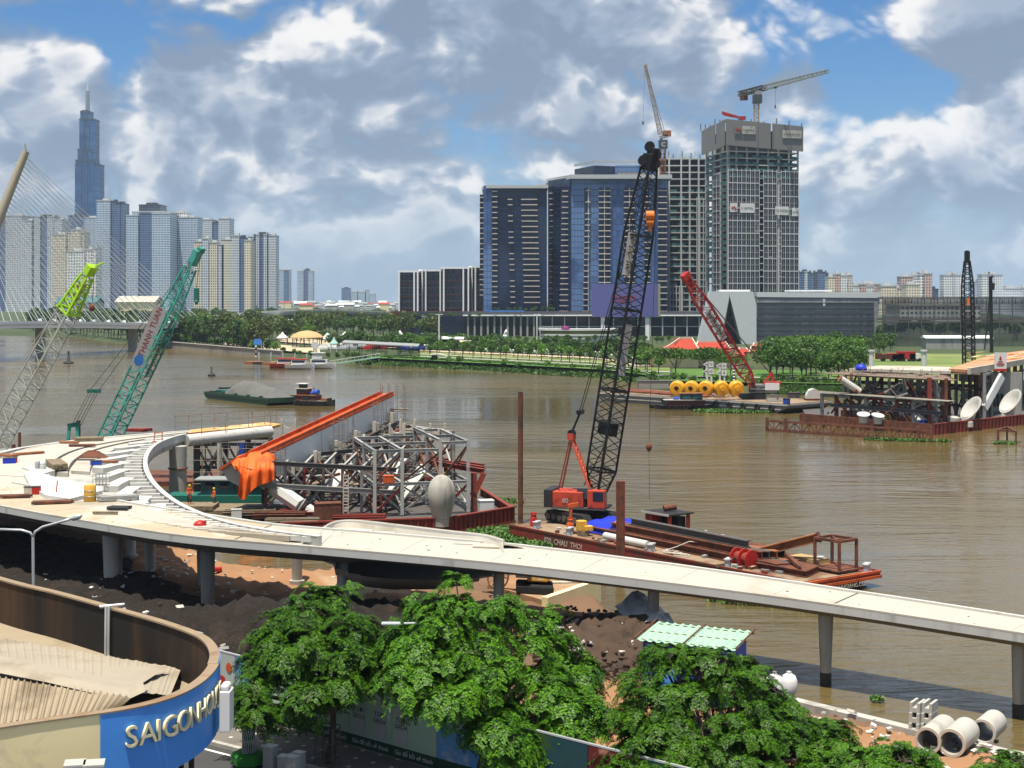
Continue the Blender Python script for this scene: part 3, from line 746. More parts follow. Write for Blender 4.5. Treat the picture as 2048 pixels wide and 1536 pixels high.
# wide tower, right
t=thing('glass_tower',V(X0(1215),Y0-10,2.3),'wide blue glass apartment tower with balcony stacks behind the black crane boom','building','riverside glass towers')
prism_px(t,'glass_wall','glass_blue',[(1098,770),(1142,748),(1336,748),(1336,800),(1098,800)],Z0(360))
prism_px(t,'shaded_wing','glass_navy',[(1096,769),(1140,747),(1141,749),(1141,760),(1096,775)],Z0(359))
bb=MB();bb.prism([(X0(1094),772),(X0(1141),745),(X0(1338),745),(X0(1338),802),(X0(1094),802)],Z0(362),Z0(354));bb.build('roof_edge','grey_paint',t)
bb=MB()
for a,c,h in ((1150,1190,5),(1200,1260,4),(1270,1325,6)): bb.box((X0((a+c)/2),772,Z0(354)+h*S0/2),((c-a)*S0,10,h*S0))
bb.build('roof_plant','concrete',t)
for px,w,n,sk in ((1133,5.0,23,()),(1174,2.6,22,(1,3)),(1206,6.0,22,()),(1255,5.6,22,()),(1290,3.0,22,()),(1320,4.5,21,())):
    balconies(t,(lambda u,px=px: px-(6*u if px<1200 else 0)),385,622,n,748 if px>1140 else 750.5,w,skip=sk)
balconies(t,1102,385,610,21,766,2.0)
for px in (1206,1255,1174):
    bar(t,'balcony_divider',(X0(px),747.3,Z0(625)),(X0(px),747.3,Z0(380)),.35,.5,'white_paint')
# set-back tower top behind the pair
t=thing('glass_tower',V(X0(1220,900),900,2.3),'set-back blue glass tower top showing above the wide tower','building','riverside glass towers')
prism_px(t,'glass_wall','glass_navy',[(1149,905),(1188,880),(1192,880),(1230,885),(1230,930),(1149,930)],Z0(331,880))
prism_px(t,'screen_wall','glass_blue',[(1230,884),(1312,884),(1312,930),(1230,930)],Z0(331,884))
prism_px(t,'lift_house','concrete_grey',[(1236,870),(1300,870),(1300,883),(1236,883)],Z0(345,870))
bb=MB();bb.beam((X0(1149,903),903,Z0(330,900)),(X0(1188,878),878,Z0(330,900)),.6,1.2);bb.beam((X0(1188,878),878,Z0(330,900)),(X0(1312,880),880,Z0(330,900)),.6,1.2);bb.build('roof_edge','grey_paint',t)

# mid-rise glass blocks with white fin walls
def midrise(label,px0,px1,ytop,Y,fins):
    t=thing('mid_rise_block',V(X0((px0+px1)/2,Y),Y,2.3),label,'building','mid-rise glass blocks with white fins')
    bb=MB();bb.box(((X0(px0,Y)+X0(px1,Y))/2,Y+14,(Z0(ytop,Y)+2)/2),(X0(px1,Y)-X0(px0,Y),28,Z0(ytop,Y)-2));bb.build('glass_wall','glass_mid',t)
    bar(t,'roof_slab',(X0(px0-2,Y),Y+13,Z0(ytop,Y)),(X0(px1+2,Y),Y+13,Z0(ytop,Y)),31,.9,'bridge_white')
    for k in range(8):
        z=9+k*(Z0(ytop,Y)-9)/8.0
        bar(t,'floor_band',(X0(px0+1,Y),Y-.5,z),(X0(px1-1,Y),Y-.5,z),1.6,.45,'dark_panel' if k%2 else 'hull_maroon')
    for f in fins: bar(t,'fin_wall',(X0(f,Y),Y-1.6,2.3),(X0(f,Y),Y-1.6,Z0(ytop,Y)+.6),.75,3.0,'bridge_white',up=(0,1,0))
midrise('leftmost mid-rise block with dark terraces and pale roof slab',797,838,543,765,(799,829,836))
midrise('second mid-rise block with curved pale corner',840,884,541,775,(845,852,881))
midrise('widest mid-rise block with white frame round its terraces',884,938,536,768,(888,927,937))
midrise('mid-rise block tucked against the navy tower',940,968,534,780,(944,951))

# podium: terraces, colonnade, planted edge
t=thing('podium',V(X0(1100),735,2.3),'long dark podium with a white-edged colonnade below the towers','building')
bb=MB();bb.box((X0(1130),765,7),((1420-790)*S0,60,10));bb.build('podium_wall','glass_dark',t)
bb=MB();bb.box((X0(885),742,(Z0(622)+2)/2),(190*S0,12,Z0(622)-2));bb.build('brown_terrace','hull_maroon',t)
bb=MB();bb.box((X0(1120),757,13.2),((1410-830)*S0,44,2.2));bb.build('terrace_slab','dark_panel',t)
bar(t,'colonnade_roof',(X0(926,730),733,Z0(631,730)),(X0(1412,730),733,Z0(631,730)),9,.5,'bridge_white')
bar(t,'blue_hoarding',(X0(968,728),740,Z0(624,740)),(X0(1048,728),740,Z0(624,740)),.6,1.6,'sign_blue')
bar(t,'floor_band',(X0(1075,730),731,Z0(653,730)),(X0(1412,730),731,Z0(653,730)),1.2,.4,'grey_paint')
for k in range(26):
    px=936+k*13.2 if k<12 else 1080+(k-12)*24.5
    bar(t,'column',(X0(px,730),730,2.3),(X0(px,730),730,Z0(632,730)),.55 if k>11 else .9,.8,'grey_paint' if k>11 else 'concrete_grey',up=(0,1,0))
bar(t,'brown_band',(X0(1118,736),737,Z0(626,736)),(X0(1335,736),737,Z0(626,736)),1,1.8,'rust')
# white low-curved restaurant building with its lotus sign
t=thing('curved_pavilion',V(X0(1150,640),640,2.3),'low white curved building with a pink lotus sign on its roof','pavilion')
for (pa,pb,ya,yb,mt) in ((1078,1238,657,661,'white_paint'),(1082,1234,661,672,'grass_dry'),(1080,1238,668,671,'white_paint'),(1084,1236,671,684,'tent_white'),(1080,1230,676,678,'white_paint')):
    bb=MB();rr=[]
    for zz_ in (Z0(yb,640),Z0(ya,640)):
        rr.append([V(X0(pa+(pb-pa)*u/16,640),640-6*math.sin(math.pi*u/16)+(3 if u in (0,16) else 0)+(.8 if mt in ('grass_dry','tent_white') else 0),zz_) for u in range(17)])
    n_=17;vs=rr[0]+rr[1]+[p+V(0,9,0) for p in rr[0]]+[p+V(0,9,0) for p in rr[1]];fs=[]
    for i in range(16): fs+=[(i,i+1,n_+i+1,n_+i),(n_+i,n_+i+1,3*n_+i+1,3*n_+i),(2*n_+i+1,2*n_+i,3*n_+i,3*n_+i+1)]
    fs+=[(0,n_,3*n_,2*n_),(16,2*n_+16,3*n_+16,n_+16)]
    bb.add(vs,fs);bb.build('curved_band',mt,t)
text(t,'lettering','RIVERSTAGE',V(X0(1104,633),633.5,Z0(655,633)),1.5,'white_paint',ext=.08)
bb=MB()
for a in (-70,-35,0,35,70):
    d=V(math.sin(R(a)),0,math.cos(R(a)));sd_=V(math.cos(R(a)),0,-math.sin(R(a)));c0=V(X0(1131,633),633.2+abs(a)*.004,Z0(660,633))
    bb.extrude([c0,c0+d*1.2+sd_*.5,c0+d*2.3,c0+d*1.2-sd_*.5],(0,.12,0))
bb.build('lotus_emblem','pink',t)

# ---- concrete-frame tower being built, with green netting
YF=800.0
def XF(px): return (px-1024)/K*YF
def ZF(py): return CAM_H-(py-HOR)/K*YF
t=thing('concrete_frame_tower',V(XF(1365),YF,2.3),'open concrete frame tower with green netting on its floors','building')
bb=MB();bb.box((XF(1366),YF+14,(ZF(318)+2)/2),(XF(1412)-XF(1320),20,ZF(318)-2));bb.build('core','tower_dark',t)
nf=24
for k in range(nf+1):
    z=ZF(318+(640-318)*k/nf);bar(t,'floor_slab',(XF(1316),YF+11,z),(XF(1414),YF+11,z),24,.55,'tower_slab')
    if k<nf:
        for j,px in enumerate((1331,1347,1363,1381,1399)):
            if (k*5+j*3)%7<5 and k>3: bar(t,'green_netting',(XF(px-6.5),YF-.6,z-2.6),(XF(px+6.5),YF-.6,z-2.6),.12,1.3,'net_green')
for px in (1317,1338,1362,1379,1397,1412): bar(t,'column',(XF(px),YF-.5,2.3),(XF(px),YF-.5,ZF(312)),.85,1.1,'tower_column',up=(0,1,0))
for px in (1393,1399,1406,1411): bar(t,'mullion',(XF(px),YF-1.6,2.3),(XF(px),YF-1.6,ZF(396)),.4,.4,'mullion',up=(0,1,0))
for px in (1334,1340,1346,1352,1358,1364): bar(t,'mullion',(XF(px),YF-1.8,ZF(672)),(XF(px),YF-1.8,ZF(574)),.4,.4,'mullion',up=(0,1,0))
for k,px in enumerate(range(1320,1412,9)): bar(t,'rebar_stub',(XF(px),YF+2,ZF(318)),(XF(px),YF+2,ZF(308-(k%3)*3)),.5,.5,'net_green' if k%2 else 'tower_column',up=(0,1,0))
bb=MB();bb.prism([(XF(1368),YF-25),(XF(1425),YF-25),(XF(1425),YF-2),(XF(1368),YF-2)],2.3,ZF(634));bb.build('low_wing','glass_mid',t)
for px in range(1356,1428,8): bar(t,'low_wing_fin',(XF(px),YF-26,2.3),(XF(px),YF-26,ZF(632)),.45,.6,'bridge_white',up=(0,1,0))
bar(t,'terrace_netting',(XF(1350),YF-22,ZF(626)),(XF(1404),YF-22,ZF(626)),4,1.4,'net_green')

# ---- tall tower with white window grid and grey safety screen
YG=740.0
def XG(px,Y=YG): return (px-1024)/K*Y
def ZG(py): return CAM_H-(py-HOR)/K*YG
t=thing('grid_tower',V(XG(1500),YG,2.3),'tall unfinished tower with white window grid and grey screen round its top','building')
cL,cF,cR=V(XG(1412,770),770,0),V(XG(1456,740),740,0),V(XG(1596,752),752,0)      # plan corners: left-back, front, right-back
cB=cL+(cR-cF)
def rect_at(off):
    c=(cL+cF+cR+cB)/4;return [(p+(p-c).normalized()*off).to_2d() for p in (cL,cF,cR,cB)]
bb=MB();bb.prism(rect_at(-3.0),2.3,ZG(258));bb.build('core','tower_dark',t)
for k in range(21):
    z=ZG(302+k*13.2);bb=MB();bb.prism(rect_at(.15 if k<4 else -.35),z-.25,z+.25);bb.build('floor_slab','tower_slab',t)
# corner and frame columns
for u in (0,.12,.27,.42,.57,.72,.87,1): p=cF.lerp(cR,u);bar(t,'column',(p.x,p.y+.6,2.3),(p.x,p.y+.6,ZG(280)),.9,.9,'tower_column' if u>.6 else 'concrete_grey',up=(0,1,0))
for u in (.03,.35,.68,.97): p=cL.lerp(cF,u);bar(t,'column',(p.x+.5,p.y+.5,2.3),(p.x+.5,p.y+.5,ZG(280)),1.6,1.6,'concrete_grey',up=(0,1,0))
# green/blue nets sagging along the open floors
nm_=0
for k in range(4):
    for j in range(9):
        if (j*2+k)%5==4: continue
        a=cF.lerp(cR,j/9+.01);c=cF.lerp(cR,(j+1)/9-.01);z=ZG(302+k*13.2)-2.4
        bar(t,'green_netting',a+V(0,-.3,z),c+V(0,-.3,z+random.uniform(-.4,.3)),.12,random.uniform(1.2,1.9),'net_green')
for k in range(20):
    z=ZG(302+k*13.2)-2.3
    for (u0,u1) in ((.04,.33),(.70,.96)):
        if k%4==3 and u0<.1: continue
        bar(t,'green_netting',cL.lerp(cF,u0)+V(-.3,-.3,z),cL.lerp(cF,u1)+V(-.3,-.3,z),.12,1.5,'net_green')
# curtain wall: panes between white mullions, in double storeys
def curtain(p,q,ncol,skip,y_top,rows,dy):
    d=(q-p);L=d.length;d.normalize();nrm=V(d.y,-d.x,0);w=L/ncol
    if nrm.y>0: nrm=-nrm
    for c in range(ncol):
        if c in skip: continue
        for r_ in range(rows):
            za,zb=ZG(y_top+r_*dy),ZG(y_top+(r_+1)*dy)
            if (c*7+r_*5)%31==0: continue
            a=p+d*(c*w)+nrm*.25;e=p+d*((c+1)*w)+nrm*.25
            bar(t,'pane',a+V(0,0,(za+zb)/2),e+V(0,0,(za+zb)/2),.1,za-zb-.3,'pane_grey')
    segs=[];c0=None
    for c in range(ncol+1):
        if c<ncol and c not in skip:
            if c0 is None: c0=c
        elif c0 is not None: segs.append((c0,c));c0=None
    for c0,c1 in segs:
        a=p+d*(c0*w)+nrm*.4;e=p+d*(c1*w)+nrm*.4
        for r_ in range(rows+1):
            z=ZG(y_top+r_*dy);bar(t,'transom',a+V(0,0,z),e+V(0,0,z),.35,.46 if r_ else .3,'mullion')
            if r_<rows: zm=ZG(y_top+(r_+.52)*dy);bar(t,'thin_transom',a+V(0,0,zm),e+V(0,0,zm),.2,.12,'mullion')
        for c in range(c0,c1+1):
            m_=p+d*(c*w)+nrm*.42;bar(t,'mullion',m_+V(0,0,ZG(y_top+rows*dy)),m_+V(0,0,ZG(y_top)+.8),.27,.4,'mullion',up=(0,1,0))
            if c<c1: m_=p+d*((c+.5)*w)+nrm*.40;bar(t,'thin_mullion',m_+V(0,0,ZG(y_top+rows*dy)),m_+V(0,0,ZG(y_top)),.07,.2,'mullion',up=(0,1,0))
curtain(cF,cR,16,(7,11),340,10,25.2)
curtain(cL.lerp(cF,.36),cL.lerp(cF,.68),2,(),344,10,25.0)
# safety screen: folded grey panels
scr=[(-3.2,cL),(-3.2,cF),(-3.2,cR)]
oc=[V(*p,0) for p in rect_at(2.4)]
def screen(p,q,u0,u1,ya0,ya1,yb0,yb1,push):
    a=p.lerp(q,u0);c=p.lerp(q,u1);d=(q-p).normalized();nrm=V(d.y,-d.x,0);nrm=-nrm if nrm.y>0 else nrm
    a=a+nrm*push;c=c+nrm*push
    bb=MB();bb.extrude([V(a.x,a.y,ZG(yb0)),V(c.x,c.y,ZG(yb1)),V(c.x,c.y,ZG(ya1)),V(a.x,a.y,ZG(ya0))],-nrm*.4);return bb.build('safety_screen','safety_screen',t)
for (u0,u1,pu) in ((0,.31,0),(.32,.60,.6),(.61,.87,0),(.88,1.0,.8)): screen(oc[0],oc[1],u0,u1,248-8*u0,248-8*u1,298-6*u0,298-6*u1,pu)
for (u0,u1,pu) in ((0,.41,.5),(.42,.58,0),(.59,.60,1.2),(.605,1.0,.5)): screen(oc[1],oc[2],u0,u1,239+9*u0,239+9*u1,291+8*u0,291+8*u1,pu)
for i in range(12):
    u=i/11;p=oc[0].lerp(oc[1],u*2.2) if u<.45 else oc[1].lerp(oc[2],(u-.45)/.55)
    bar(t,'rebar_stub',p*.999+V(0,3,ZG(246)),p*.999+V(0,3,ZG(232+(i%3)*4)),.5,.9,'safety_screen',up=(0,1,0))
# builder's banners on the facade and faint prints on the screen
fd=(cR-cF).normalized();fn=V(fd.y,-fd.x,0);fn=-fn if fn.y>0 else fn
def banner(u0,u1,ya,yb,words_,mat='white_paint',tm='dark_panel',logo=None,p=cF,q=cR,push=1.0):
    d=(q-p).normalized();nrm=V(d.y,-d.x,0);nrm=-nrm if nrm.y>0 else nrm
    a=p.lerp(q,u0)+nrm*push;c=p.lerp(q,u1)+nrm*push
    bb=MB();bb.extrude([V(a.x,a.y,ZG(yb)),V(c.x,c.y,ZG(yb)),V(c.x,c.y,ZG(ya)),V(a.x,a.y,ZG(ya))],-nrm*.15);bn=bb.build('banner',mat,t)
    m_=(a+c)/2+nrm*.12
    if words_: text(bn,'lettering',words_,V(m_.x,m_.y,ZG((ya+yb)/2)),min(2.0,1.45*(c-a).length/max(1,len(words_))),tm,xdir=d,ext=.02)
    if logo:
        bb=MB()
        for ang in range(0,180,36):
            e=V(math.cos(R(ang)),0,math.sin(R(ang)));pp=m_+V(0,0,ZG((ya+yb)/2)-1.0);e3=d*e.x+V(0,0,e.z);sd_=d*-e.z+V(0,0,e.x)
            bb.extrude([pp+e3*.4,pp+e3*1.2+sd_*.35,pp+e3*2.0,pp+e3*1.2-sd_*.35],nrm*.05)
        bb.build('maple_emblem','red_paint',bn)
banner(.015,.12,406,424,'',logo=True);banner(.16,.36,406,425,'C CENTRAL');banner(.66,.85,411,428,'D HOA');banner(.90,.995,413,430,'RICONS')
banner(.10,.19,250,268,'',mat='safety_screen',logo=True,p=oc[1],q=oc[2],push=1.1);banner(.20,.37,252,268,'C CENTRAL',mat='concrete',p=oc[1],q=oc[2],push=1.1);banner(.72,.97,257,273,'D HOA RICONS',mat='concrete',p=oc[1],q=oc[2],push=1.1)
# concrete placing boom on the roof
t=thing('placing_boom',V(XG(1480,755),755,ZG(250)),'small red folded concrete boom on top of the grid tower','boom')
bar(t,'mast',V(XG(1484,755),755,ZG(250)),V(XG(1484,755),755,ZG(228)),.9,.9,'crane_yellowish',up=(0,1,0))
bar(t,'turret',V(XG(1478,755),754.5,ZG(229)),V(XG(1491,755),754.5,ZG(229)),1.6,1.8,'red_paint')
bar(t,'folded_arm',V(XG(1443,755),754,ZG(218)),V(XG(1480,755),754,ZG(229)),.8,1.3,'red_paint');bar(t,'folded_arm',V(XG(1446,755),755.5,ZG(221)),V(XG(1466,755),755.5,ZG(226)),.7,.8,'red_boom')

# ---- billboard on posts
t=thing('billboard',V(X0(1252,660),660,2.3),'big plain violet-blue billboard on two white posts behind the black boom','billboard')
YB=660.0
bb=MB();bb.box((X0(1250,YB),YB,(Z0(568,YB)+Z0(634,YB))/2),((1316-1184)*YB/K,.8,66*YB/K));bb.build('panel','billboard_blue',t)
bb=MB();bb.add([V(X0(1316,YB),YB-.4,Z0(634,YB)),V(X0(1323,YB),YB+5,Z0(634,YB)),V(X0(1323,YB),YB+5,Z0(567,YB)),V(X0(1316,YB),YB-.4,Z0(567,YB))],[(0,1,2,3)])
bb.add([V(X0(1316,YB),YB+.4,Z0(634,YB)),V(X0(1323,YB),YB+5.4,Z0(634,YB)),V(X0(1323,YB),YB+5.4,Z0(567,YB)),V(X0(1316,YB),YB+.4,Z0(567,YB))],[(3,2,1,0)]);bb.build('side_panel','cream_wall',t)
for px in (1206,1295): bar(t,'post',(X0(px,YB),YB+1.2,2),(X0(px,YB),YB+1.2,Z0(630,YB)),1.7,1.7,'bridge_white',up=(0,1,0))
text(t,'lettering','MAXIM',V(X0(1248,YB),YB-.5,Z0(596,YB)),3.2,'red_paint',ext=.04)
bar(t,'underline',V(X0(1229,YB),YB-.5,Z0(603.5,YB)),V(X0(1264,YB),YB-.5,Z0(603.5,YB)),.08,.35,'red_paint')
# ================================================================== lattice work shared by all the cranes
def lattice(bb,p,q,w0,w1,n,rc,rl,up=(0,1,0),h0=None,h1=None,rail=False):
    """four chords and zig-zag lacing from p to q"""
    p=Vector(p);q=Vector(q);m=frame(q-p,up);h0=h0 or w0;h1=h1 or w1
    def cor(u):
        w=(w0+(w1-w0)*u)/2;h=(h0+(h1-h0)*u)/2;c=p.lerp(q,u)
        return [c+m @ V(a*w,0,b_*h) for a,b_ in ((-1,-1),(1,-1),(1,1),(-1,1))]
    A,Z=cor(0),cor(1)
    for i in range(4): bb.beam(A[i],Z[i],rc,rc,up=m @ V(0,0,1))
    for k in range(n):
        c0,c1=cor(k/n),cor((k+1)/n);cm=cor((k+.5)/n)
        for i in range(4):
            j=(i+1)%4
            bb.beam(c0[i],cm[j],rl,rl);bb.beam(cm[j],c1[i],rl,rl)
            if k%3==0: bb.beam(c0[i],c0[j],rl,rl)
    return bb

# ================================================================== trees
def leaf_cloud(n,pts_r,size,rng,flat=.5):
    """n quads at positions, random tilt"""
    c=pts_r;u=rng.normal(size=(n,3));u /= np.linalg.norm(u,axis=1)[:,None]
    w=rng.normal(size=(n,3));w[:,2]=w[:,2]*flat;v=np.cross(u,w);v /= np.linalg.norm(v,axis=1)[:,None]+1e-9
    s=size*rng.uniform(.6,1.3,n)[:,None]
    a=u*s;d=v*s*.6
    vs=np.stack([c-a,c-d*.9+a*.1,c+a,c+d*.9+a*.1],1).reshape(-1,3)
    return vs,np.arange(4*n).reshape(-1,4)
def far_tree_meshes(seed,H,Wd,n,leaf,mat,trunk_h=.28,lumps=9,umbrella=False):
    rng=np.random.default_rng(seed);L=[]
    for k in range(lumps):
        a=rng.uniform(0,2*math.pi);r=rng.uniform(.1,.62)*Wd/2
        zc=H*(trunk_h+(1-trunk_h)*(rng.uniform(.35,.8) if not umbrella else rng.uniform(.55,.85)))
        L.append((r*math.cos(a),r*math.sin(a),zc,Wd*rng.uniform(.17,.30),H*(1-trunk_h)*(rng.uniform(.16,.30) if not umbrella else rng.uniform(.10,.18))))
    L.append((0,0,H*.78,Wd*.27,H*.2))
    pts=[]
    for k in range(n):
        x,y,z,rw,rh=L[rng.integers(len(L))];d=rng.normal(size=3);d /= np.linalg.norm(d);r=rng.uniform(.55,1.05)**.6
        pts.append((x+d[0]*rw*r,y+d[1]*rw*r,max(z+d[2]*rh*r,H*trunk_h*.8)))
    vs,q=leaf_cloud(n,np.array(pts),leaf,rng);crown=np_mesh('crown',vs,q,mat)
    bb=MB();top=H*(trunk_h+.3);r0=H*.022
    bb.tube([(0,0,-.3),(.02*H,0,H*trunk_h),(0,.01*H,top)],[r0*1.3,r0,r0*.5],6)
    for x,y,z,rw,rh in L[:5]: bb.tube([(0.015*H,0,H*trunk_h*.9),(x*.5,y*.5,(H*trunk_h+z)/2+.03*H),(x,y,z)],[r0*.6,r0*.4,r0*.2],5)
    trunk=bb.build('trunk','bark_far',origin=(0,0,0),mesh_only=True)
    return crown,trunk
TP={}
for i,(k,args) in enumerate((('round',(8,7,900,.42,'leaf_far')),('dark',(9,8,1000,.48,'leaf_far_dark')),('olive',(10,9,900,.52,'leaf_far_olive')))):
    for j in range(3): TP[(k,j)]=far_tree_meshes(10*i+j,*args)
for j in range(2): TP[('young',j)]=far_tree_meshes(50+j,4.2,3.2,420,.26,'leaf_far',.34,6)
for j in range(2): TP[('rain',j)]=far_tree_meshes(60+j,7.5,12,2200,.36,'leaf_far',.30,16,True)
for j in range(2): TP[('shrub',j)]=far_tree_meshes(70+j,2.2,2.6,420,.20,'leaf_far',.05,6)
for j in range(2): TP[('big',j)]=far_tree_meshes(80+j,8.5,9,1900,.36,'leaf_far_dark' if j else 'leaf_far',.24,12)
WOOD={}
def far_tree(kind,x,y,sc,label,group,z=2.0,name='park_tree'):
    if name == 'wood':
        for me_ in TP[(kind,random.randrange(3))]:
            a=np.empty(len(me_.vertices)*3,np.float32);me_.vertices.foreach_get('co',a);a=a.reshape(-1,3)*sc*random.uniform(.85,1.18)+np.array((x,y,z));k=4
            fi=[list(p.vertices) for p in me_.polygons if len(p.vertices)==4];WOOD.setdefault(me_.materials[0].name,[]).append((a,np.array(fi)))
        return
    j=random.randrange(3 if kind in ('round','dark','olive') else 2);cm,tm=TP[(kind,j)]
    t=bpy.data.objects.new(name,None);COL.objects.link(t);t.location=(x,y,z);t.rotation_euler.z=random.uniform(0,6.28);t.empty_display_size=.2
    s_=sc*random.uniform(.85,1.18);t.scale=(s_*random.uniform(.9,1.1),s_*random.uniform(.9,1.1),s_)
    tag(t,label,'tree' if kind != 'shrub' else 'shrub',group)
    for nm,me_ in (('trunk',tm),('crown',cm)):
        ob=bpy.data.objects.new(nm,me_);COL.objects.link(ob);ob.parent=t
random.seed(11)
def nth(i): return '%d%s' % (i,'th' if 10<i%100<14 else {1: 'st',2: 'nd',3: 'rd'}.get(i%10,'th'))
def scatter(kind,n,px0,px1,Ya,Yb,sc,label,group,z=2.0,name='park_tree'):
    for i in range(n):
        px=px0+(px1-px0)*(i+random.uniform(.1,.9))/n;Y=random.uniform(Ya,Yb) if not callable(Ya) else Ya(px)+random.uniform(0,Yb)
        far_tree(kind if isinstance(kind,str) else random.choice(kind),(px-1024)/K*Y,Y,sc,label + ', %s from the left' % nth(i+1),group,z,name)
def off_bank(d):
    def f(px):
        Y=500.0
        for _ in range(8): Y=bank_y((px-1024)/K*Y)+d
        return Y
    return f
scatter('dark',30,120,345,off_bank(6),10,1.0,'dark tree in the belt below the white bridge','trees below the cable bridge')
scatter('dark',34,60,420,off_bank(30),50,1.3,'taller dark tree at the back of the belt below the bridge','trees below the cable bridge')
scatter(['dark','olive'],30,330,530,off_bank(9),14,1.05,'shady tree behind the grey river promenade wall','trees behind the promenade wall')
scatter(['round','olive'],34,380,620,off_bank(80),80,1.1,'loose green tree beyond the promenade','trees beyond the promenade')
scatter(['olive','round'],48,600,870,660,900,1.05,'olive green tree in the wood below the flyover','trees below the flyover',2.0,'wood')
scatter('dark',26,480,800,1050,1250,1.15,'dark tree behind the long flyover','trees behind the flyover',2.0,'wood')
scatter('dark',14,200,480,1000,1300,1.2,'dark tree between bridge cables and skyline','trees under the skyline',2.0,'wood')
scatter('dark',26,640,870,off_bank(50),50,.66,'leafy tree around the grey waterside roofs','trees around the waterside roofs')
scatter('young',24,850,1330,off_bank(34),4,1.15,'young round-headed tree in the riverside row','young trees along the riverside walk')
scatter(['round','dark'],34,800,1300,off_bank(58),18,.60,'leafy tree in the second park row','second row of park trees')
scatter(['round','dark'],44,800,1300,off_bank(92),80,.56,'leafy tree at the back of the riverside park','back row of park trees')
scatter('round',34,830,1400,590,640,.40,'leafy tree in front of the long podium','trees in front of the podium',2.0,'wood')
scatter('round',9,805,960,715,728,.35,'small roof garden tree under the mid-rise blocks','roof garden trees',Z0(632)-1,'terrace_tree')
scatter('dark',12,985,1110,727,733,.30,'small roof garden tree at the foot of the navy tower','roof garden trees',Z0(622)-.5,'terrace_tree')
for px,Y,sc in ((1352,352,.82),(1408,345,.98),(1462,350,.75)): far_tree('rain',(px-1024)/K*Y,Y,sc,{1352: 'spreading shade tree left of the arrow signs',1408: 'widest spreading shade tree behind the yellow buoys',1462: 'spreading shade tree behind the red crane boom'}[px],'spreading shade trees',1.8)
scatter('big',17,1530,1715,335,372,.88,'full-crowned tree in the clump right of the red crane','tree clump right of the red crane',1.8)
scatter('round',18,1545,1720,400,450,.85,'tree in front of the red temple roofs','trees by the temple')
scatter('round',4,1275,1300,380,430,.7,'tree left of the red temple roofs','trees by the temple')
scatter(['dark','round'],28,1700,2070,640,800,.95,'tree seen through the dark netting','trees behind the dark netting',2.0,'wood')
scatter('shrub',16,720,1330,off_bank(5),6,1.1,'low bush on the grassy river edge','bushes on the far river edge',1.0,'river_bush')
scatter('shrub',14,1330,1690,off_bank(8),12,1.0,'low bush on the bank behind the crane barge','bushes behind the crane barge',1.2,'river_bush')
scatter('shrub',26,335,560,off_bank(7),14,1.4,'bush at the foot of the promenade trees','bushes along the promenade',2.0,'river_bush')
scatter('shrub',10,560,730,off_bank(6),8,1.0,'low bush by the boat landing','bushes by the boat landing',1.2,'river_bush')

scatter(['round','dark'],30,1545,1790,430,560,.66,'tree at the foot of the grey exhibition hall','trees at the exhibition hall',2.0,'wood')
for mn_,L__ in WOOD.items():
    off_,V_,F_=0,[],[]
    for a,f_ in L__: V_.append(a);F_.append(f_+off_);off_+=len(a)
    o=bpy.data.objects.new('distant_wood',np_mesh('distant_wood',np.concatenate(V_),np.concatenate(F_),mn_));COL.objects.link(o);tag(o,'distant wooded belts between the far bank and the skyline','wood','distant woods','stuff')
# reeds and tall grass along the far waterline: nobody could count it
rng=np.random.default_rng(5);n=16000
px_=np.where(rng.random(n)<.55,rng.uniform(700,1340,n),rng.uniform(1500,1720,n));off=rng.uniform(0,20,n)**1.0
pts=[]
for a,o_ in zip(px_,off):
    Y=off_bank(o_)(a);pts.append(((a-1024)/K*Y,Y,min(1.7,.1+o_*.13)+.3))
vs,q=leaf_cloud(n,np.array(pts),.55,rng,.3);o=bpy.data.objects.new('reeds',np_mesh('reeds',vs,q,'leaf_grass'));COL.objects.link(o);tag(o,'bright green grass and reeds along the far waterline','grass',kind='stuff')

# promenade paths and grass beds
def strip(name,px0,px1,d0,d1,z,mat,n=30):
    r0,r1=[],[]
    for i in range(n+1):
        px=px0+(px1-px0)*i/n;Ya,Yb=off_bank(d0)(px),off_bank(d1)(px);r0.append(V((px-1024)/K*Ya,Ya,z));r1.append(V((px-1024)/K*Yb,Yb,z))
    bb=MB();bb.grid([r0,r1]);return bb.build(name,mat,kind='structure')
strip('lawn_riverside',735,1345,5,27,2.12,'grass');strip('lawn_park',840,1340,31,44,2.15,'grass');strip('lawn_back',840,1340,48,74,2.15,'grass_dry');strip('lawn_temple',1345,1720,8,26,2.05,'grass',12);strip('lawn_clump',1345,1760,30,70,2.1,'grass',12)
strip('path_riverside',840,1340,27,31,2.25,'path');strip('path_park',840,1340,44,48,2.3,'path');strip('path_far',840,1340,74,86,2.3,'plaza_sand')
strip('ground_plaza',440,640,14,60,2.3,'plaza_sand',12);strip('ground_car_park',560,860,88,140,2.45,'plaza_sand',12)
strip('path_temple',1340,1720,26,30,2.2,'path',12);strip('ground_field',1690,2300,20,230,2.42,'grass_dry',16)
# promenade river wall on the left
wl=thing('promenade_wall',gp(430,703,0),'long grey river wall of the promenade left of the boat landing','wall')
for i in range(26):
    pa=338+i*8.7;a=gp(pa,696+(pa-338)*.094,0);c=gp(pa+8.7,696+(pa+8.7-338)*.094,0)
    bar(wl,'wall_panel',a+V(0,0,1.2),c+V(0,0,1.2),.8,2.6,'quay');bar(wl,'coping',a+V(0,0,2.62),c+V(0,0,2.62),1.3,.25,'concrete')

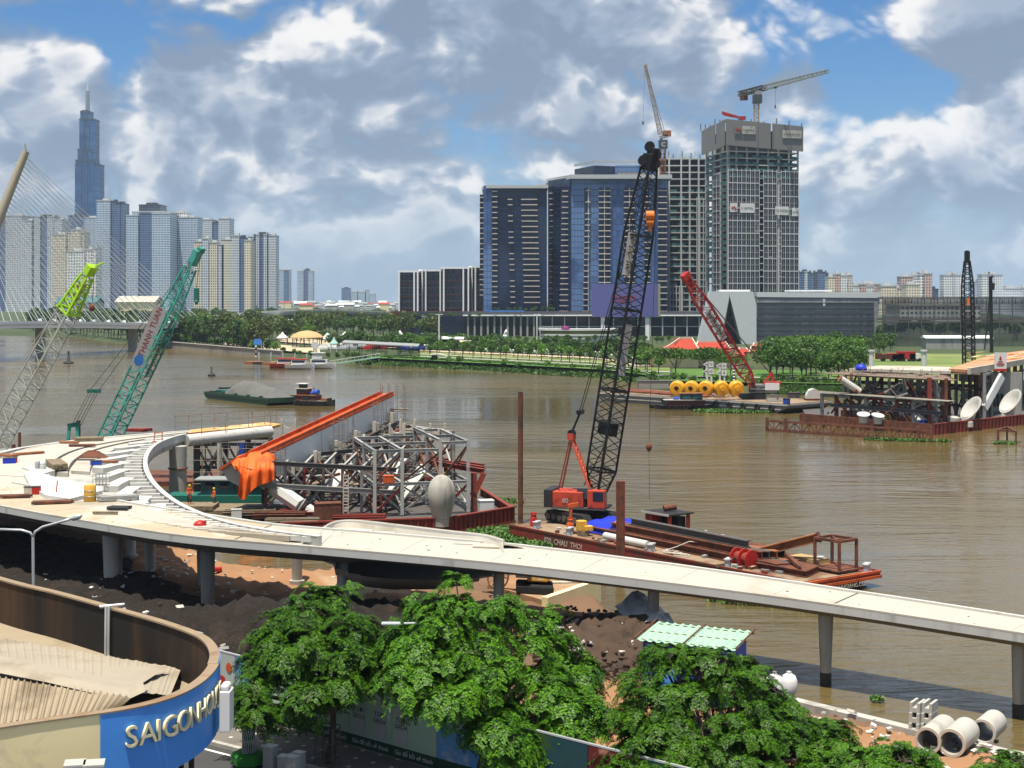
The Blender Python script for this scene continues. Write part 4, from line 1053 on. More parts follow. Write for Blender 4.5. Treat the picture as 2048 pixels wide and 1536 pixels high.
# ================================================================== cable-stayed bridge and flyover
PW=[((-300-1024)/K*400,400,13.0),((0-1024)/K*500,500,12.2),((150-1024)/K*555,555,11.2),((300-1024)/K*615,615,10.0),((400-1024)/K*760,760,10.0),((500-1024)/K*880,880,11.6),((620-1024)/K*950,950,13.2),((720-1024)/K*985,985,12.4),((800-1024)/K*1010,1010,10.8)]
PW=[Vector(p) for p in PW]
def catmull(P,n):
    out=[]
    for i in range(len(P)-1):
        p0,p1,p2,p3=P[max(i-1,0)],P[i],P[i+1],P[min(i+2,len(P)-1)]
        for k in range(n):
            t_=k/n;out.append(.5*((2*p1)+(-p0+p2)*t_+(2*p0-5*p1+4*p2-p3)*t_**2+(-p0+3*p1-3*p2+p3)*t_**3))
    return out+[P[-1]]
DP=catmull(PW,8)
def ribbon(bb,path,w,h,off=0.0,dz=0.0):
    """closed box swept along path"""
    rows=[]
    for i,p in enumerate(path):
        d=path[min(i+1,len(path)-1)]-path[max(i-1,0)];nr=V(d.y,-d.x,0).normalized();c=p+nr*off+V(0,0,dz)
        rows.append([c-nr*w/2,c+nr*w/2,c+nr*w/2+V(0,0,h),c-nr*w/2+V(0,0,h),c-nr*w/2])
    bb.grid(rows);bb.add(rows[0][:4],[(0,1,2,3)]);bb.add(rows[-1][:4],[(3,2,1,0)])
t=thing('cable_stayed_bridge',V(PW[1].x,PW[1].y,0),'white cable-stayed bridge with a leaning pylon at the left edge','bridge')
bb=MB();ribbon(bb,DP[:33],14,1.4,0,-1.6);bb.build('deck','bridge_white',t)
bb=MB();ribbon(bb,DP[:33],.5,1.1,7.2,-.3);ribbon(bb,DP[:33],.5,1.1,-7.2,-.3);bb.build('parapet','bridge_white',t)
bb=MB();p0,p1=at(-118,720,470),at(52,303,478);bb.tube([p0,p0.lerp(p1,.5),p1],[2.4,1.8,1.15],8);bb.build('pylon','pylon',t,smooth=60)
bb=MB();bb.beam(p1,p1+V(-.3,0,2.4),.4,.4);bb.build('pylon_mast','pylon',t)
for i in range(26):
    u=i/25;top=p0.lerp(p1,.50+.48*u);k=10+u*20;i0=int(k);dp=DP[i0].lerp(DP[i0+1],k-i0)
    d=DP[i0+1]-DP[i0];nr=V(d.y,-d.x,0).normalized()
    for s_ in (-1,1): bar(t,'stay_cable',top,dp+nr*6.4*s_,.13,.13,'cable_white')
    if i%2==0: bar(t,'anchor_block',dp+nr*7.0+V(0,0,-.2),dp+nr*6.4+V(0,0,1.6),.9,.9,'bridge_white')
for i in range(9): bar(t,'back_stay',p0.lerp(p1,.6+.045*i),at(-260-i*40,560+i*6,470),.22,.22,'cable_white')
for i in (4,12,22): bar(t,'pier',DP[i]+V(0,0,-DP[i].z-1),DP[i]+V(0,0,-1.5),3,2.2,'concrete',up=(0,1,0))
t=thing('flyover',V(PW[5].x,PW[5].y,2),'long grey elevated road on piers in front of the skyline','flyover')
bb=MB();ribbon(bb,DP[32:],13,1.5,0,-1.6);bb.build('deck','concrete',t)
bb=MB();ribbon(bb,DP[32:],.4,1.0,6.7,-.2);ribbon(bb,DP[32:],.4,1.0,-6.7,-.2);bb.build('parapet','deck_side',t)
for i in range(34,len(DP),2): bar(t,'pier',DP[i]+V(0,0,-DP[i].z+1),DP[i]+V(0,0,-1.5),2.2,2.2,'concrete',up=(0,1,0));bar(t,'pier_cap',DP[i]+V(-3.5,0,-2.2),DP[i]+V(3.5,0,-2.2),2.2,1.2,'concrete')
# low buildings under the bridge
for lab,a,c,ya,yb,Y,mw,mr in (('long low yellowish building behind the bridge cables',232,308,604,628,1000,'cream_wall','ridge_pale'),('low pale shed behind the lime crane',110,190,605,625,1050,'concrete','net_green')):
    t=thing('low_hall',V((a+c-2048)/2/K*Y,Y,2.3),lab,'building','low halls behind the bridge')
    xa,xc=(a-1024)/K*Y,(c-1024)/K*Y;zt=CAM_H-(ya-HOR)/K*Y
    bb=MB();bb.box(((xa+xc)/2,Y+12,zt/2),(xc-xa,24,zt));bb.build('wall',mw,t)
    bb=MB();bb.extrude([V(xa-1,Y-1,zt),V(xa-1,Y+25,zt),V(xa-1,Y+12,zt+4)],(xc-xa+2,0,0));bb.build('roof',mr,t)
    for i in range(9): bb=MB();bb.box((xa+(xc-xa)*(i+.5)/9,Y-.05,zt*.62),((xc-xa)/14,.3,2.2));bb.build('window','glass_dark',t)

# ================================================================== exhibition hall with wedge-shaped end
YE=600.0
def E(px,py,dy=0.0): Y=YE+dy;return V((px-1024)/K*Y,Y,CAM_H-(py-HOR)/K*Y)
t=thing('exhibition_hall',V((1600-1024)/K*YE,YE,2.3),'big grey wedge-shaped exhibition hall with a triangular louvred notch','building')
bb=MB();bb.extrude([E(1397,690),E(1440,690),E(1459,592),E(1459,583),E(1421,583)],(0,8,0));bb.build('sloping_panel','exhibit_light',t)
bb=MB();bb.extrude([E(1484,690),E(1513,690),E(1513,610),E(1506,583),E(1459.4,583),E(1459.4,592)],(0,8,0));bb.build('sloping_panel','exhibit_light',t)
bb=MB();bb.add([E(1440,690,.1),E(1459.2,592,.1),E(1463,600,14),E(1444,690,14)],[(0,1,2,3)]);bb.add([E(1440,690,.3),E(1459.2,592,.3),E(1463,600,14.2),E(1444,690,14.2)],[(3,2,1,0)]);bb.build('notch_side','cream_wall',t)
for k in range(20):
    y_=602+k*4.4;hw=(y_-592)*.235;bar(t,'louvre',E(1461-hw*.5,y_,9),E(1462+hw,y_,9),.5,.55,'dark_panel')
bb=MB();bb.extrude([E(1440,690,12),E(1486,690,12),E(1461,590,12)],(0,1,0));bb.build('notch_back','black_steel',t)
bb=MB();f4=[E(1513.5,690,2),E(1744,692,2),E(1756,640,2),E(1759,592,2),E(1513.5,592,2)];bb.extrude(f4,(0,40,0));bb.build('main_facade','exhibit_dark',t)
bb=MB();bb.extrude([E(1514,594,1.7),E(1760,596,1.7),E(1761,585,1.7),E(1514,584,1.7)],(0,40,0));bb.build('cornice','exhibit_light',t)
bb=MB();bb.extrude([E(1440,583,4),E(1500,583,4),E(1500,579.5,4),E(1440,579.5,4)],(0,12,0));bb.extrude([E(1580,583,4),E(1664,583,4),E(1664,580,4),E(1580,580,4)],(0,12,0));bb.build('roof_upstand','bridge_white',t)
for k in range(8): y_=606+k*11;bar(t,'facade_band',E(1514,y_,1.8),E(1748,y_,1.8),.5,.35 if k != 3 else 1.3,'dark_panel')
for k in range(9): px=1530+k*25;bar(t,'stilt',E(px,706,3),E(px,690,3),.7,.7,'concrete',up=(0,1,0))
bar(t,'light_slot',E(1648,612,1.7),E(1648,598,1.7),.9,.3,'exhibit_light',up=(0,1,0))
# netted steel frame to the right
t=thing('netted_frame',V((1900-1024)/K*570,570,2.3),'long steel frame hung with dark see-through netting at the right edge','scaffold')
def Nf(px,py,dy=0.0): Y=570+dy;return V((px-1024)/K*Y,Y,CAM_H-(py-HOR)/K*Y)
for k in range(13): px=1765+k*26;bar(t,'post',Nf(px,695),Nf(px,594),.32,.32,'steel_dark',up=(0,1,0))
for y_,h in ((596,.6),(606,.3),(619,.25),(638,.9),(644,.5),(668,.3)): bar(t,'rail',Nf(1755,y_,.4),Nf(2085,y_,.4),.4,h,'steel_dark')
for k in range(12): px=1765+k*26;bar(t,'net_panel',Nf(px+.5,645.5,.9),Nf(px+25.5,645.5,.9),.06,95*570/K,'dark_net')
for k in range(24): px=1758+k*13;bar(t,'bracket',Nf(px,608,-.2),Nf(px,598,-.2),.25,.25,'black_steel',up=(0,1,0))

# ================================================================== tower cranes
YT=800.0
t=thing('tower_crane',at(1325,365,YT),'pale luffing tower crane with steep jib beside the concrete frame tower','tower crane')
bb=MB();lattice(bb,at(1325,372,YT),at(1326,296,YT),2.6,2.6,9,.42,.22);bb.build('mast','rust_orange',t)
bb=MB();bb.box(at(1326,289,YT),(4.6,4,4.6));bb.build('cab','dark_panel',t);text(t,'lettering','C',at(1327,289,YT-2.3),3.2,'white_paint')
bb=MB();lattice(bb,at(1321,268,YT),at(1290,128,YT-10),2.2,1.2,22,.34,.2,up=(1,0,0));bb.build('jib','crane_yellowish',t)
bb=MB();bb.beam(at(1320,275,YT),at(1336,272,YT),3,1.4);bb.build('counter_jib','steel',t);bb=MB();bb.box(at(1334,267,YT),(4.2,3,3));bb.build('counterweight','rust_orange',t)
bb=MB();bb.beam(at(1322,281,YT),at(1329,262,YT),.8,.8);bb.beam(at(1329,262,YT),at(1336,271,YT),.4,.4);bb.beam(at(1329,262,YT),at(1293,140,YT-10),.16,.16);bb.build('a_frame','steel_dark',t)
bb=MB();bb.cyl(at(1290,130,YT-10),at(1286,244,YT-10),.07,n=5);bb.box(at(1286,246,YT-10),(.9,.9,1.6));bb.build('hoist_rope','steel_dark',t)
t=thing('tower_crane',at(1513,245,755),'flat-top tower crane with long pale jib on the grid tower','tower crane')
bb=MB();lattice(bb,at(1513,300,757),at(1513,205,757),2.3,2.3,11,.36,.2);bb.build('mast','crane_yellowish',t)
bb=MB();bb.box(at(1514.5,198,757),(4.4,4,4.2));bb.build('cab','dark_panel',t);bb=MB();bb.box(at(1516,188,757),(2.8,3,3.0));bb.build('slewing_head','steel',t)
jl,jr=at(1480,188,778),at(1657,142,711);jm=jl.lerp(jr,.30)
bb=MB();lattice(bb,jm,jr,2.2,1.2,16,.32,.2);bb.build('jib','crane_pale',t)
bb=MB();lattice(bb,jl,jm,2.4,2.4,5,.4,.3);bb.beam(jl+V(3,0,0),jm,2.0,.5);bb.build('counter_jib','steel_dark',t)
bb=MB();bb.box(jl+V(2,0,-1.2),(3.8,2.4,4));bb.build('counterweight','rust',t)
bb=MB();tr=jl.lerp(jr,.42);bb.cyl(tr,tr-V(0,0,11),.07,n=5);bb.box(tr-V(0,0,11),(.7,.7,1.6));bb.box(tr-V(0,0,1.4),(1.6,1.6,.6));bb.build('hoist_rope','steel_dark',t)

# ================================================================== riverside park buildings and furniture
def canopy(label,a,c,y_,Y,hgt,mat,depth=9,tilt=0.0,name='open_canopy'):
    xa,xc=(a-1024)/K*Y,(c-1024)/K*Y;z=CAM_H-(y_-HOR)/K*Y
    t=thing(name,V((xa+xc)/2,Y,2.3),label,'canopy')
    bb=MB();bb.add([V(xa,Y-depth/2,z),V(xc,Y-depth/2,z-tilt),V(xc,Y+depth/2,z-tilt+.5),V(xa,Y+depth/2,z+.5),V(xa,Y-depth/2,z-.3),V(xc,Y-depth/2,z-tilt-.3),V(xc,Y+depth/2,z-tilt+.2),V(xa,Y+depth/2,z+.2)],[(0,1,2,3),(7,6,5,4),(4,5,1,0),(5,6,2,1),(6,7,3,2),(7,4,0,3)]);bb.build('roof',mat,t)
    for i in range(6):
        for d in (-1,1): x=xa+(xc-xa)*(i+.4)/6;bar(t,'post',(x,Y+d*depth*.4,2),(x,Y+d*depth*.4,z-tilt),.2,.2,'steel_dark',up=(0,1,0))
    return t
canopy('long grey waterside canopy above the gangway',686,838,684,490,4,'roof_grey',9,1.2)
canopy('low canopy with pale blue roofs among the park trees',805,928,674,540,4,'tent_white',12,.6)
canopy('small far canopy with white and blue roof below the flyover',546,606,640,900,4,'tent_white',12,.2)
canopy('long red-banded shelter behind the park trees',978,1018,686,520,3,'plywood_red',6)
canopy('pale shelter behind the park trees',902,942,684,520,3,'ridge_pale',6)
t=thing('domed_pavilion',V((610-1024)/K*560,560,2.3),'wide tan domed pavilion roof on the sandy plaza','pavilion')
bb=MB();w_=34*560/K;bb.lathe(V((610-1024)/K*560,565,CAM_H-75/K*560),[(w_,-.3),(w_,0),(w_*.8,1.1),(w_*.5,2.0),(w_*.2,2.4),(.05,2.5)],28);bb.build('roof','dome_tan',t,smooth=40)
for i in range(10): a=i*.628;x,y=(610-1024)/K*560+math.cos(a)*w_*.85,565+math.sin(a)*w_*.85;bar(t,'post',(x,y,2),(x,y,6.2),.25,.25,'timber',up=(0,1,0))
for lab,px,py,w_,Y,m_ in (('white tent left of the tan dome',565,669,12,600,'tent_white'),('white tent right of the tan dome',655,671,16,570,'tent_white'),('wide white market tent beyond the dome',690,668,14,640,'tent_white'),('green peaked tent on the sandy plaza',668,680,9,520,'tent_green'),('green striped slide tent among the park trees',722,668,18,560,'tent_green'),('blue and white tent beside the striped slide tent',785,669,14,570,'sign_blue'),('white tent behind the blue and white one',800,666,12,600,'tent_white')):
    t=thing('market_tent',V((px-1024)/K*Y,Y,2.3),lab,'tent');x=(px-1024)/K*Y;z=CAM_H-(py-HOR)/K*Y;r=w_*Y/K
    bb=MB();bb.lathe(V(x,Y,z),[(r,-1.6),(r,-1.2),(r*.4,-.1),(.1,1.1)],8);bb.build('roof',m_,t)
    for i in range(4): a=i*1.571+.78;bar(t,'post',(x+math.cos(a)*r*.9,Y+math.sin(a)*r*.9,2),(x+math.cos(a)*r*.9,Y+math.sin(a)*r*.9,z-1.3),.15,.15,'white_paint',up=(0,1,0))
# parked cars in the far lot (a few pixels each)
cm=MB();cm.box((0,0,.6),(4.2,1.75,.7));cm.add([(-1.5,-.8,.95),(1.2,-.8,.95),(1.2,.8,.95),(-1.5,.8,.95),(-1.0,-.7,1.5),(.7,-.7,1.5),(.7,.7,1.5),(-1.0,.7,1.5)],[(0,1,5,4),(1,2,6,5),(2,3,7,6),(3,0,4,7),(4,5,6,7)])
for i,m_ in enumerate(('white_paint','grey_paint','red_paint','hull_dark','blue_paint')):
    me_=cm.build('car_body',m_,origin=(0,0,0),mesh_only=True)
    for k in range(6):
        px=645+(i*6+k)*7.0+random.uniform(-2,2);Y=545+random.uniform(-20,30)
        put(None,'parked_car',me_,((px-1024)/K*Y,Y,2.4),random.uniform(-.3,.3),label='tiny %s car in the far riverside car park, %s of its colour' % (('white','grey','red','black','blue')[i],nth(k+1)),cat='car',group='cars in the far car park')
# lamp posts
def mast_lamp(label,px,ybase,ytop,Y,double=True):
    t=thing('lamp_mast',V((px-1024)/K*Y,Y,2.2),label,'street lamp','tall white lamp masts in the park');a=V((px-1024)/K*Y,Y,2.0);c=at(px,ytop,Y)
    bar(t,'pole',a,c,.45,.45,'white_paint','cyl');bar(t,'lamp_head',c+V(-1.3,0,0),c+V(1.3,0,0),.4,.25,'white_paint')
    bar(t,'bracket',V(c.x-1.8,c.y,4.4),V(c.x+.4,c.y,4.4),.25,.25,'white_paint')
mast_lamp('tall white lamp mast among the park trees, left one',878,690,629,520);mast_lamp('tall white lamp mast in front of the podium',1074,690,629,560);mast_lamp('short lamp mast at the left end of the podium',849,680,633,700);mast_lamp('lamp mast left of the promenade trees',513,700,660,560)
sphm=MB();sphm.lathe((0,0,0),[(.02,-.25),(.2,-.15),(.26,0),(.2,.15),(.02,.25)],8);sphm=sphm.build('lamp_globe','white_paint',origin=(0,0,0),mesh_only=True)
for i in range(20):
    px=852+i*24.5;Y=off_bank(38 if i%2 else 54)(px);x=(px-1024)/K*Y
    t=thing('park_lamp',V(x,Y,2.2),'small white double-globe lamp on the riverside walk, %s from the left' % nth(i+1),'street lamp','park lamps along the riverside walk')
    bar(t,'pole',(x,Y,2.0),(x,Y,4.9),.16,.16,'white_paint',up=(0,1,0));put(t,'lamp_globe',sphm,(x-.45,Y,5.0),sc=1.3);put(t,'lamp_globe',sphm,(x+.45,Y,5.0),sc=1.3)
t=thing('tall_sculpture',V((1023-1024)/K*600,600,2.3),'slender white flame-shaped sculpture before the podium','sculpture');bb=MB();bb.tube([at(1011,690,600),at(1010,672,600),at(1012,664,600),at(1013,658,600)],[.5,1.0,.7,.1],8);bb.build('body','white_paint',t)
t=thing('white_arch_tent',gp(866,722,2),'small white arched tent on the grassy bank','tent');bb=MB();c0=at(873,716,445)
bb.grid([[c0+V(math.cos(a/10*math.pi)*3.4,d,math.sin(a/10*math.pi)*1.6-.3) for a in range(11)] for d in (0,3)]);bb.build('cover','white_paint',t)

# red-roofed temple
def temple_roof(t,px0,px1,ytop,ybot,Y,ridge0,ridge1,dep=9):
    xa,xc=(px0-1024)/K*Y,(px1-1024)/K*Y;ra,rc=(ridge0-1024)/K*Y,(ridge1-1024)/K*Y
    zt,zb=CAM_H-(ytop-HOR)/K*Y,CAM_H-(ybot-HOR)/K*Y;rows=[]
    for s_ in (0,.3,.6,1.0):
        k=s_**1.6;z=zb+(zt-zb)*k;sh=s_
        rows.append([V(xa+(ra-xa)*sh,Y-dep*(1-sh),z+(.5 if s_==0 else 0)),V((xa+xc)/2,Y-dep*(1-sh),z),V(xc+(rc-xc)*sh,Y-dep*(1-sh),z+(.5 if s_==0 else 0)),V(xc+(rc-xc)*sh,Y+dep*(1-sh),z),V(xa+(ra-xa)*sh,Y+dep*(1-sh),z),V(xa+(ra-xa)*sh,Y-dep*(1-sh),z+(.5 if s_==0 else 0))])
    bb=MB();bb.grid(rows);ob=bb.build('tiled_roof','roof_red',t)
    bb=MB();bb.beam(V(ra,Y,zt+.15),V(rc,Y,zt+.15),.5,.5)
    for (x0,x1) in ((xa,ra),(xc,rc)):
        pr=None
        for s_ in (0,.3,.6,1.0):
            p=V(x0+(x1-x0)*s_,Y-dep*(1-s_)-.05,zb+(zt-zb)*s_**1.6+(.6 if s_==0 else .12))
            if pr is not None: bb.beam(pr,p,.35,.35)
            pr=p
    bb.build('ridge_tiles','ridge_pale',ob)
    bb=MB();bb.box(((xa+xc)/2,Y,(zb+2)/2),((xc-xa)*.85,dep*1.5,max(.5,zb-2)));bb.build('wall','cream_wall',t)
t=thing('temple',at(1400,700,400),'temple with sweeping orange-red tiled roofs behind the shade trees','temple')
temple_roof(t,1296,1398,677,704,405,1360,1384);temple_roof(t,1376,1460,684,702,412,1396,1450)
t=thing('temple_gate',at(1515,700,400),'small two-tiered red-roofed temple building right of the crane boom','temple')
temple_roof(t,1490,1540,694,706,392,1502,1530,6);temple_roof(t,1500,1537,687,694,394,1508,1530,4)
temple_roof(t,1470,1500,697,710,396,1478,1492,5)
# white sheds and parked machines beyond the clump
for lab,a,c,y_,Y,m_ in (('long pale green roofed site shed below the exhibition hall',1592,1680,703,440,'tent_green'),('white bus-like site cabin below the exhibition hall',1682,1706,697,450,'white_paint'),('white roofed long shed behind the netting',1852,1985,676,540,'tent_white')):
    t=thing('site_shed',at((a+c)/2,y_+10,Y),lab,'shed');xa,xc=(a-1024)/K*Y,(c-1024)/K*Y;z=CAM_H-(y_-HOR)/K*Y
    bb=MB();bb.box(((xa+xc)/2,Y+3,z/2+.6),(xc-xa,6,z-1.4));bb.build('wall','concrete_grey',t);bb=MB();bb.extrude([V(xa-.4,Y-.4,z-.1),V(xa-.4,Y+6.4,z-.1),V(xa-.4,Y+3,z+.9)],(xc-xa+.8,0,0));bb.build('roof',m_,t)
for i,(px,py,m_,w_,h_) in enumerate(((1795,697,'red_paint',3.5,1.6),(1812,695,'red_paint',5,2.2),(1828,697,'white_paint',3,1.6),(1780,699,'hull_maroon',5,1.4),(2036,680,'red_paint',3.5,2.0))):
    t=thing('site_truck',at(px,py+4,430),['small red truck on the green field','larger red tipper truck on the green field','white pickup beside the red trucks','dark red machine left of the red trucks','red truck at the far right edge'][i],'truck');c0=at(px,py,430);c0.z=2.4
    bb=MB();bb.box(c0+V(0,0,.7+h_/2),(w_,2.2,h_));bb.build('body',m_,t);bb=MB();bb.box(c0+V(-w_/2-.8,0,1.5),(1.5,2.1,1.7));bb.build('cab',m_,t);bb=MB()
    for d in (-.8,.9): bb.cyl(c0+V(d*w_/2,-1.1,.5),c0+V(d*w_/2,1.1,.5),.5,n=10)
    bb.build('wheels','black_rubber',t)
for lab,px in (('left of two white concrete columns standing on the far bank',1743),('right of two white concrete columns standing on the far bank',1848)):
    t=thing('column_stub',at(px,738,320),lab,'column','white columns on the far bank');bb=MB();bb.cyl(at(px,745,320),at(px,702,320),.55,n=14);bb.build('shaft','white_paint',t,smooth=40);bb=MB();bb.cyl(at(px,703,320),at(px,700,320),.72,n=14);bb.build('cap','white_paint',t)
# navigation boards with arrows
def nav_board(label,px,py,Y,rows_,words_):
    t=thing('navigation_sign',V((px-1024)/K*Y,Y,1.2),label,'sign','black and white navigation boards');s_=Y/K
    for d in (-4,5): bar(t,'post',V((px+d-1024)*s_,Y+.2,1.0),V((px+d-1024)*s_,Y+.2,CAM_H-(py-HOR)*s_),.35,.35,'white_paint',up=(0,1,0))
    for r_ in range(rows_):
        z=CAM_H-(py+r_*14-HOR)*s_;x=(px-1024)*s_
        bb=MB();bb.extrude([V(x-12*s_,Y,z),V(x-2.2*s_,Y,z-6*s_),V(x-2.2*s_,Y,z+6*s_)],(0,.15,0));bb.build('arrow_panel','white_paint',t)
        bb=MB();bb.box((x+4*s_,Y+.07,z),(10*s_,.15,11.5*s_));pn=bb.build('panel','white_paint',t)
        text(pn,'lettering',words_[r_],V(x+4*s_,Y-.02,z),.72,'black_steel',ext=.005);text(pn,'lettering','400',V(x-5*s_,Y-.02,z),.5,'black_steel',ext=.005)
        bb=MB();bb.box((x+4*s_,Y-.02,z-6*s_),(10*s_,.05,.1));bb.box((x-2*s_,Y-.02,z),(.1,.05,12*s_));bb.build('border','black_steel',pn)
nav_board('left navigation board with two white arrows over the yellow buoys',1418,729,322,2,('70','60'));nav_board('middle navigation board with two white arrows',1444,732,322,2,('50','8'))
t=thing('navigation_post',gp(1468,770,1),'striped post with a white arrow head right of the boards','sign');
for k in range(8): bar(t,'stripe',at(1468,762-k*3.2,322),at(1468,758.8-k*3.2,322),.5,.5,'black_steel' if k%2 else 'white_paint','cyl')
bb=MB();bb.extrude([at(1463,732,322),at(1468,726,322),at(1474,733,322),at(1468,740,322)],(0,.2,0));bb.build('arrow_head','white_paint',t)
t=thing('navigation_post',gp(514,722,1),'striped post with blue sign at the corner of the promenade wall','sign')
for k in range(8): bar(t,'stripe',at(512,716-k*5,500),at(512,711-k*5,500),.6,.6,'black_steel' if k%2 else 'white_paint','cyl')
bar(t,'sign_plate',at(508,684,499),at(523,684,499),.15,1.9,'sign_blue')
t=thing('navigation_sign',at(630,700,470),'pale blue hexagonal navigation board on legs by the landing','sign');bb=MB();bb.extrude([at(625,684,470),at(635,684,470),at(638,690,470),at(634,698,470),at(626,698,470),at(622,690,470)],(0,.2,0));bb.build('panel','tent_white',t)
for d in (-5,0,5): bar(t,'leg',at(630+d*.4,694,470.4),at(630+d,722,470.4),.25,.25,'tent_green')
# water tower-like buoys, boats and the floating landing
def buoy(label,px,py,s_):
    c=gp(px,py);t=thing('river_buoy',c,label,'buoy','dark navigation buoys');bb=MB();bb.lathe(c,[(1.2*s_,-.2),(1.3*s_,.3),(1.0*s_,.6),(.3*s_,.7)],12);bb.build('float','hull_dark',t)
    bb=MB();bb.lathe(c,[(.5*s_,.7),(.18*s_,2.4*s_),(.3*s_,2.5*s_),(.3*s_,3.0*s_),(.05,3.2*s_)],8);bb.build('daymark','steel_dark',t)
buoy('dark conical river buoy left of the green crane boom',137,727,1.3);buoy('small dark river buoy ahead of the sand barge',423,752,.8)
t=thing('floating_landing',gp(560,729,0),'rust-edged floating landing stage with blue posts','jetty');
for k in range(7): bar(t,'pontoon',gp(501+k*18,727+k*.9)+V(0,0,.3),gp(518+k*18,727.9+k*.9)+V(0,0,.3),5,.9,'rust_orange' if k%2==0 else 'hull_dark')
for k in range(6): p=gp(515+k*24,728+k);bar(t,'mooring_post',p+V(0,3,0),p+V(0,3,3.6),.4,.4,'grey_paint','cyl')
t=thing('gangway',gp(700,722,0),'long pale green gangway sloping from the bank to the landing','gangway');a,c=at(660,729,462),at(760,714,462)
bar(t,'walkway',a,c,2.4,.35,'tent_green')
for k in range(13): p=a.lerp(c,k/12);bar(t,'rail_post',p+V(0,-1.2,0),p+V(0,-1.2,1.1),.08,.08,'white_paint',up=(0,1,0))
bar(t,'handrail',a+V(0,-1.2,1.1),c+V(0,-1.2,1.1),.12,.12,'white_paint');bar(t,'handrail',a+V(0,1.2,1.1),c+V(0,1.2,1.1),.12,.12,'white_paint')
for k in (0.55,.98): p=a.lerp(c,k);bar(t,'pile',V(p.x,p.y,-1),p,.6,.6,'concrete','cyl')
def cruiser(label,px,py,L,mh,two):
    c=gp(px,py);t=thing('river_cruiser',c,label,'boat');bb=MB();rows=[]
    for u,wb,zt in ((0,1.5,1.3),(.25,1.8,1.2),(.6,1.7,1.4),(.85,1.0,1.7),(1,.1,2.0)):
        x=c.x-L/2+L*u;rows.append([V(x,c.y-wb,zt),V(x,c.y-wb*.8,.3),V(x,c.y,-.4),V(x,c.y+wb*.8,.3),V(x,c.y+wb,zt),V(x,c.y-wb,zt)])
    bb.grid(rows);bb.add(rows[0][:5],[(0,1,2,3,4)]);bb.build('hull',mh,t)
    bb=MB();bb.box(c+V(-.3,0,2.0),(L*.5,2.6,1.3));cb=bb.build('cabin','white_paint',t);bb=MB();bb.box(c+V(-.3,-1.31,2.2),(L*.42,.06,.6));bb.build('window_band','glass_dark',cb)
    if two: bb=MB();bb.box(c+V(-.8,0,3.4),(L*.3,2.2,1.1));bb.box(c+V(-.5,0,4.6),(L*.42,2.6,.2));bb.build('fly_bridge','white_paint',t)
    else: bb=MB();bb.box(c+V(-.3,0,2.8),(L*.55,2.8,.25));bb.build('roof','haze_red',t)
    bb=MB();bb.box(c+V(-L*.4,0,1.6),(L*.16,2.4,.5));bb.build('aft_seat','timber_light',t)
cruiser('small boat with orange-red hull at the landing',573,736,9.5,'haze_red',False);cruiser('white cabin boat with cream stern beside the orange one',600,738,8.5,'white_paint',False);cruiser('white two-deck cruiser at the right end of the landing',640,737,9.5,'white_paint',True)
# ================================================================== sand barge and tug
bd=V(.614,-.789,0);bn_=V(.789,.614,0);B0=gp(409,797)
def hull_box(bb,o_,d,nrm,L,Wd,zb,zt,rake=1.5,rake2=None):
    """barge hull with raked ends; o_ = near corner at the start"""
    rake2=rake if rake2 is None else rake2
    prof=[(-0.0,zt),(L,zt),(L,zt-.35*(zt-zb)),(L-rake2,zb),(rake,zb),(0,zt-.35*(zt-zb))]
    a=[o_+d*u+V(0,0,z) for u,z in prof];bb.extrude(a,nrm*Wd)
t=thing('sand_barge',B0,'long dark green barge heaped with grey sand','barge')
bb=MB();hull_box(bb,B0,bd,bn_,27,8.2,-.4,1.05,2.5);bb.build('hull','hull_green',t)
for (o_,d,L) in ((B0,bd,27),(B0+bn_*8,bd,27),(B0,bn_,8.2),(B0+bd*26.8,bn_,8.2)): bar(t,'gunwale',o_+V(0,0,1.2),o_+d*L+V(0,0,1.2),.28,.5,'hull_green')
for k in range(5): p=B0+bd*(3+5.2*k)+V(0,0,1.55);bar(t,'bollard',p-bd*.5,p+bd*.5,.3,.35,'hull_green')
bb=MB();bb.box(B0+bd*1.8+bn_*4.1+V(0,0,1.35),(4.5,2.6,.6),M=frame(bn_));bb.build('bow_locker','crane_green_dark',t)
for k in range(4): 
    c=B0+bd*(1.2+.4*k)+bn_*(3+k*.8)+V(0,0,1.9);bb=MB();bb.pipe(c,c+V(0,0,.3),.5,.25,10);bb.build('tyre','black_rubber',t)
rows=[]
for i in range(40):
    r_=[]
    for j in range(16):
        u,w=3.2+22*i/39,.5+7.2*j/15;e=min(1,(u-3.2)/5.5,(25.2-u)/4.0);f=math.sin(math.pi*j/15)
        h=(2.6*math.exp(-((u-9.5)/5)**2)+2.2*math.exp(-((u-15)/4)**2)+1.6*math.exp(-((u-21)/3.5)**2));h=.95*min(2.9,h)*max(0,e)**.6*f**.8
        r_.append(B0+bd*u+bn_*w+V(0,0,1.1+h+mnoise.fractal(V(u*.6,w*.6,2),.9,2,3)*.13))
    rows.append(r_)
bb=MB();bb.grid(rows);bb.build('sand_heap','sand_pile',label='heap of grey sand filling the green barge',cat='sand',smooth=True)
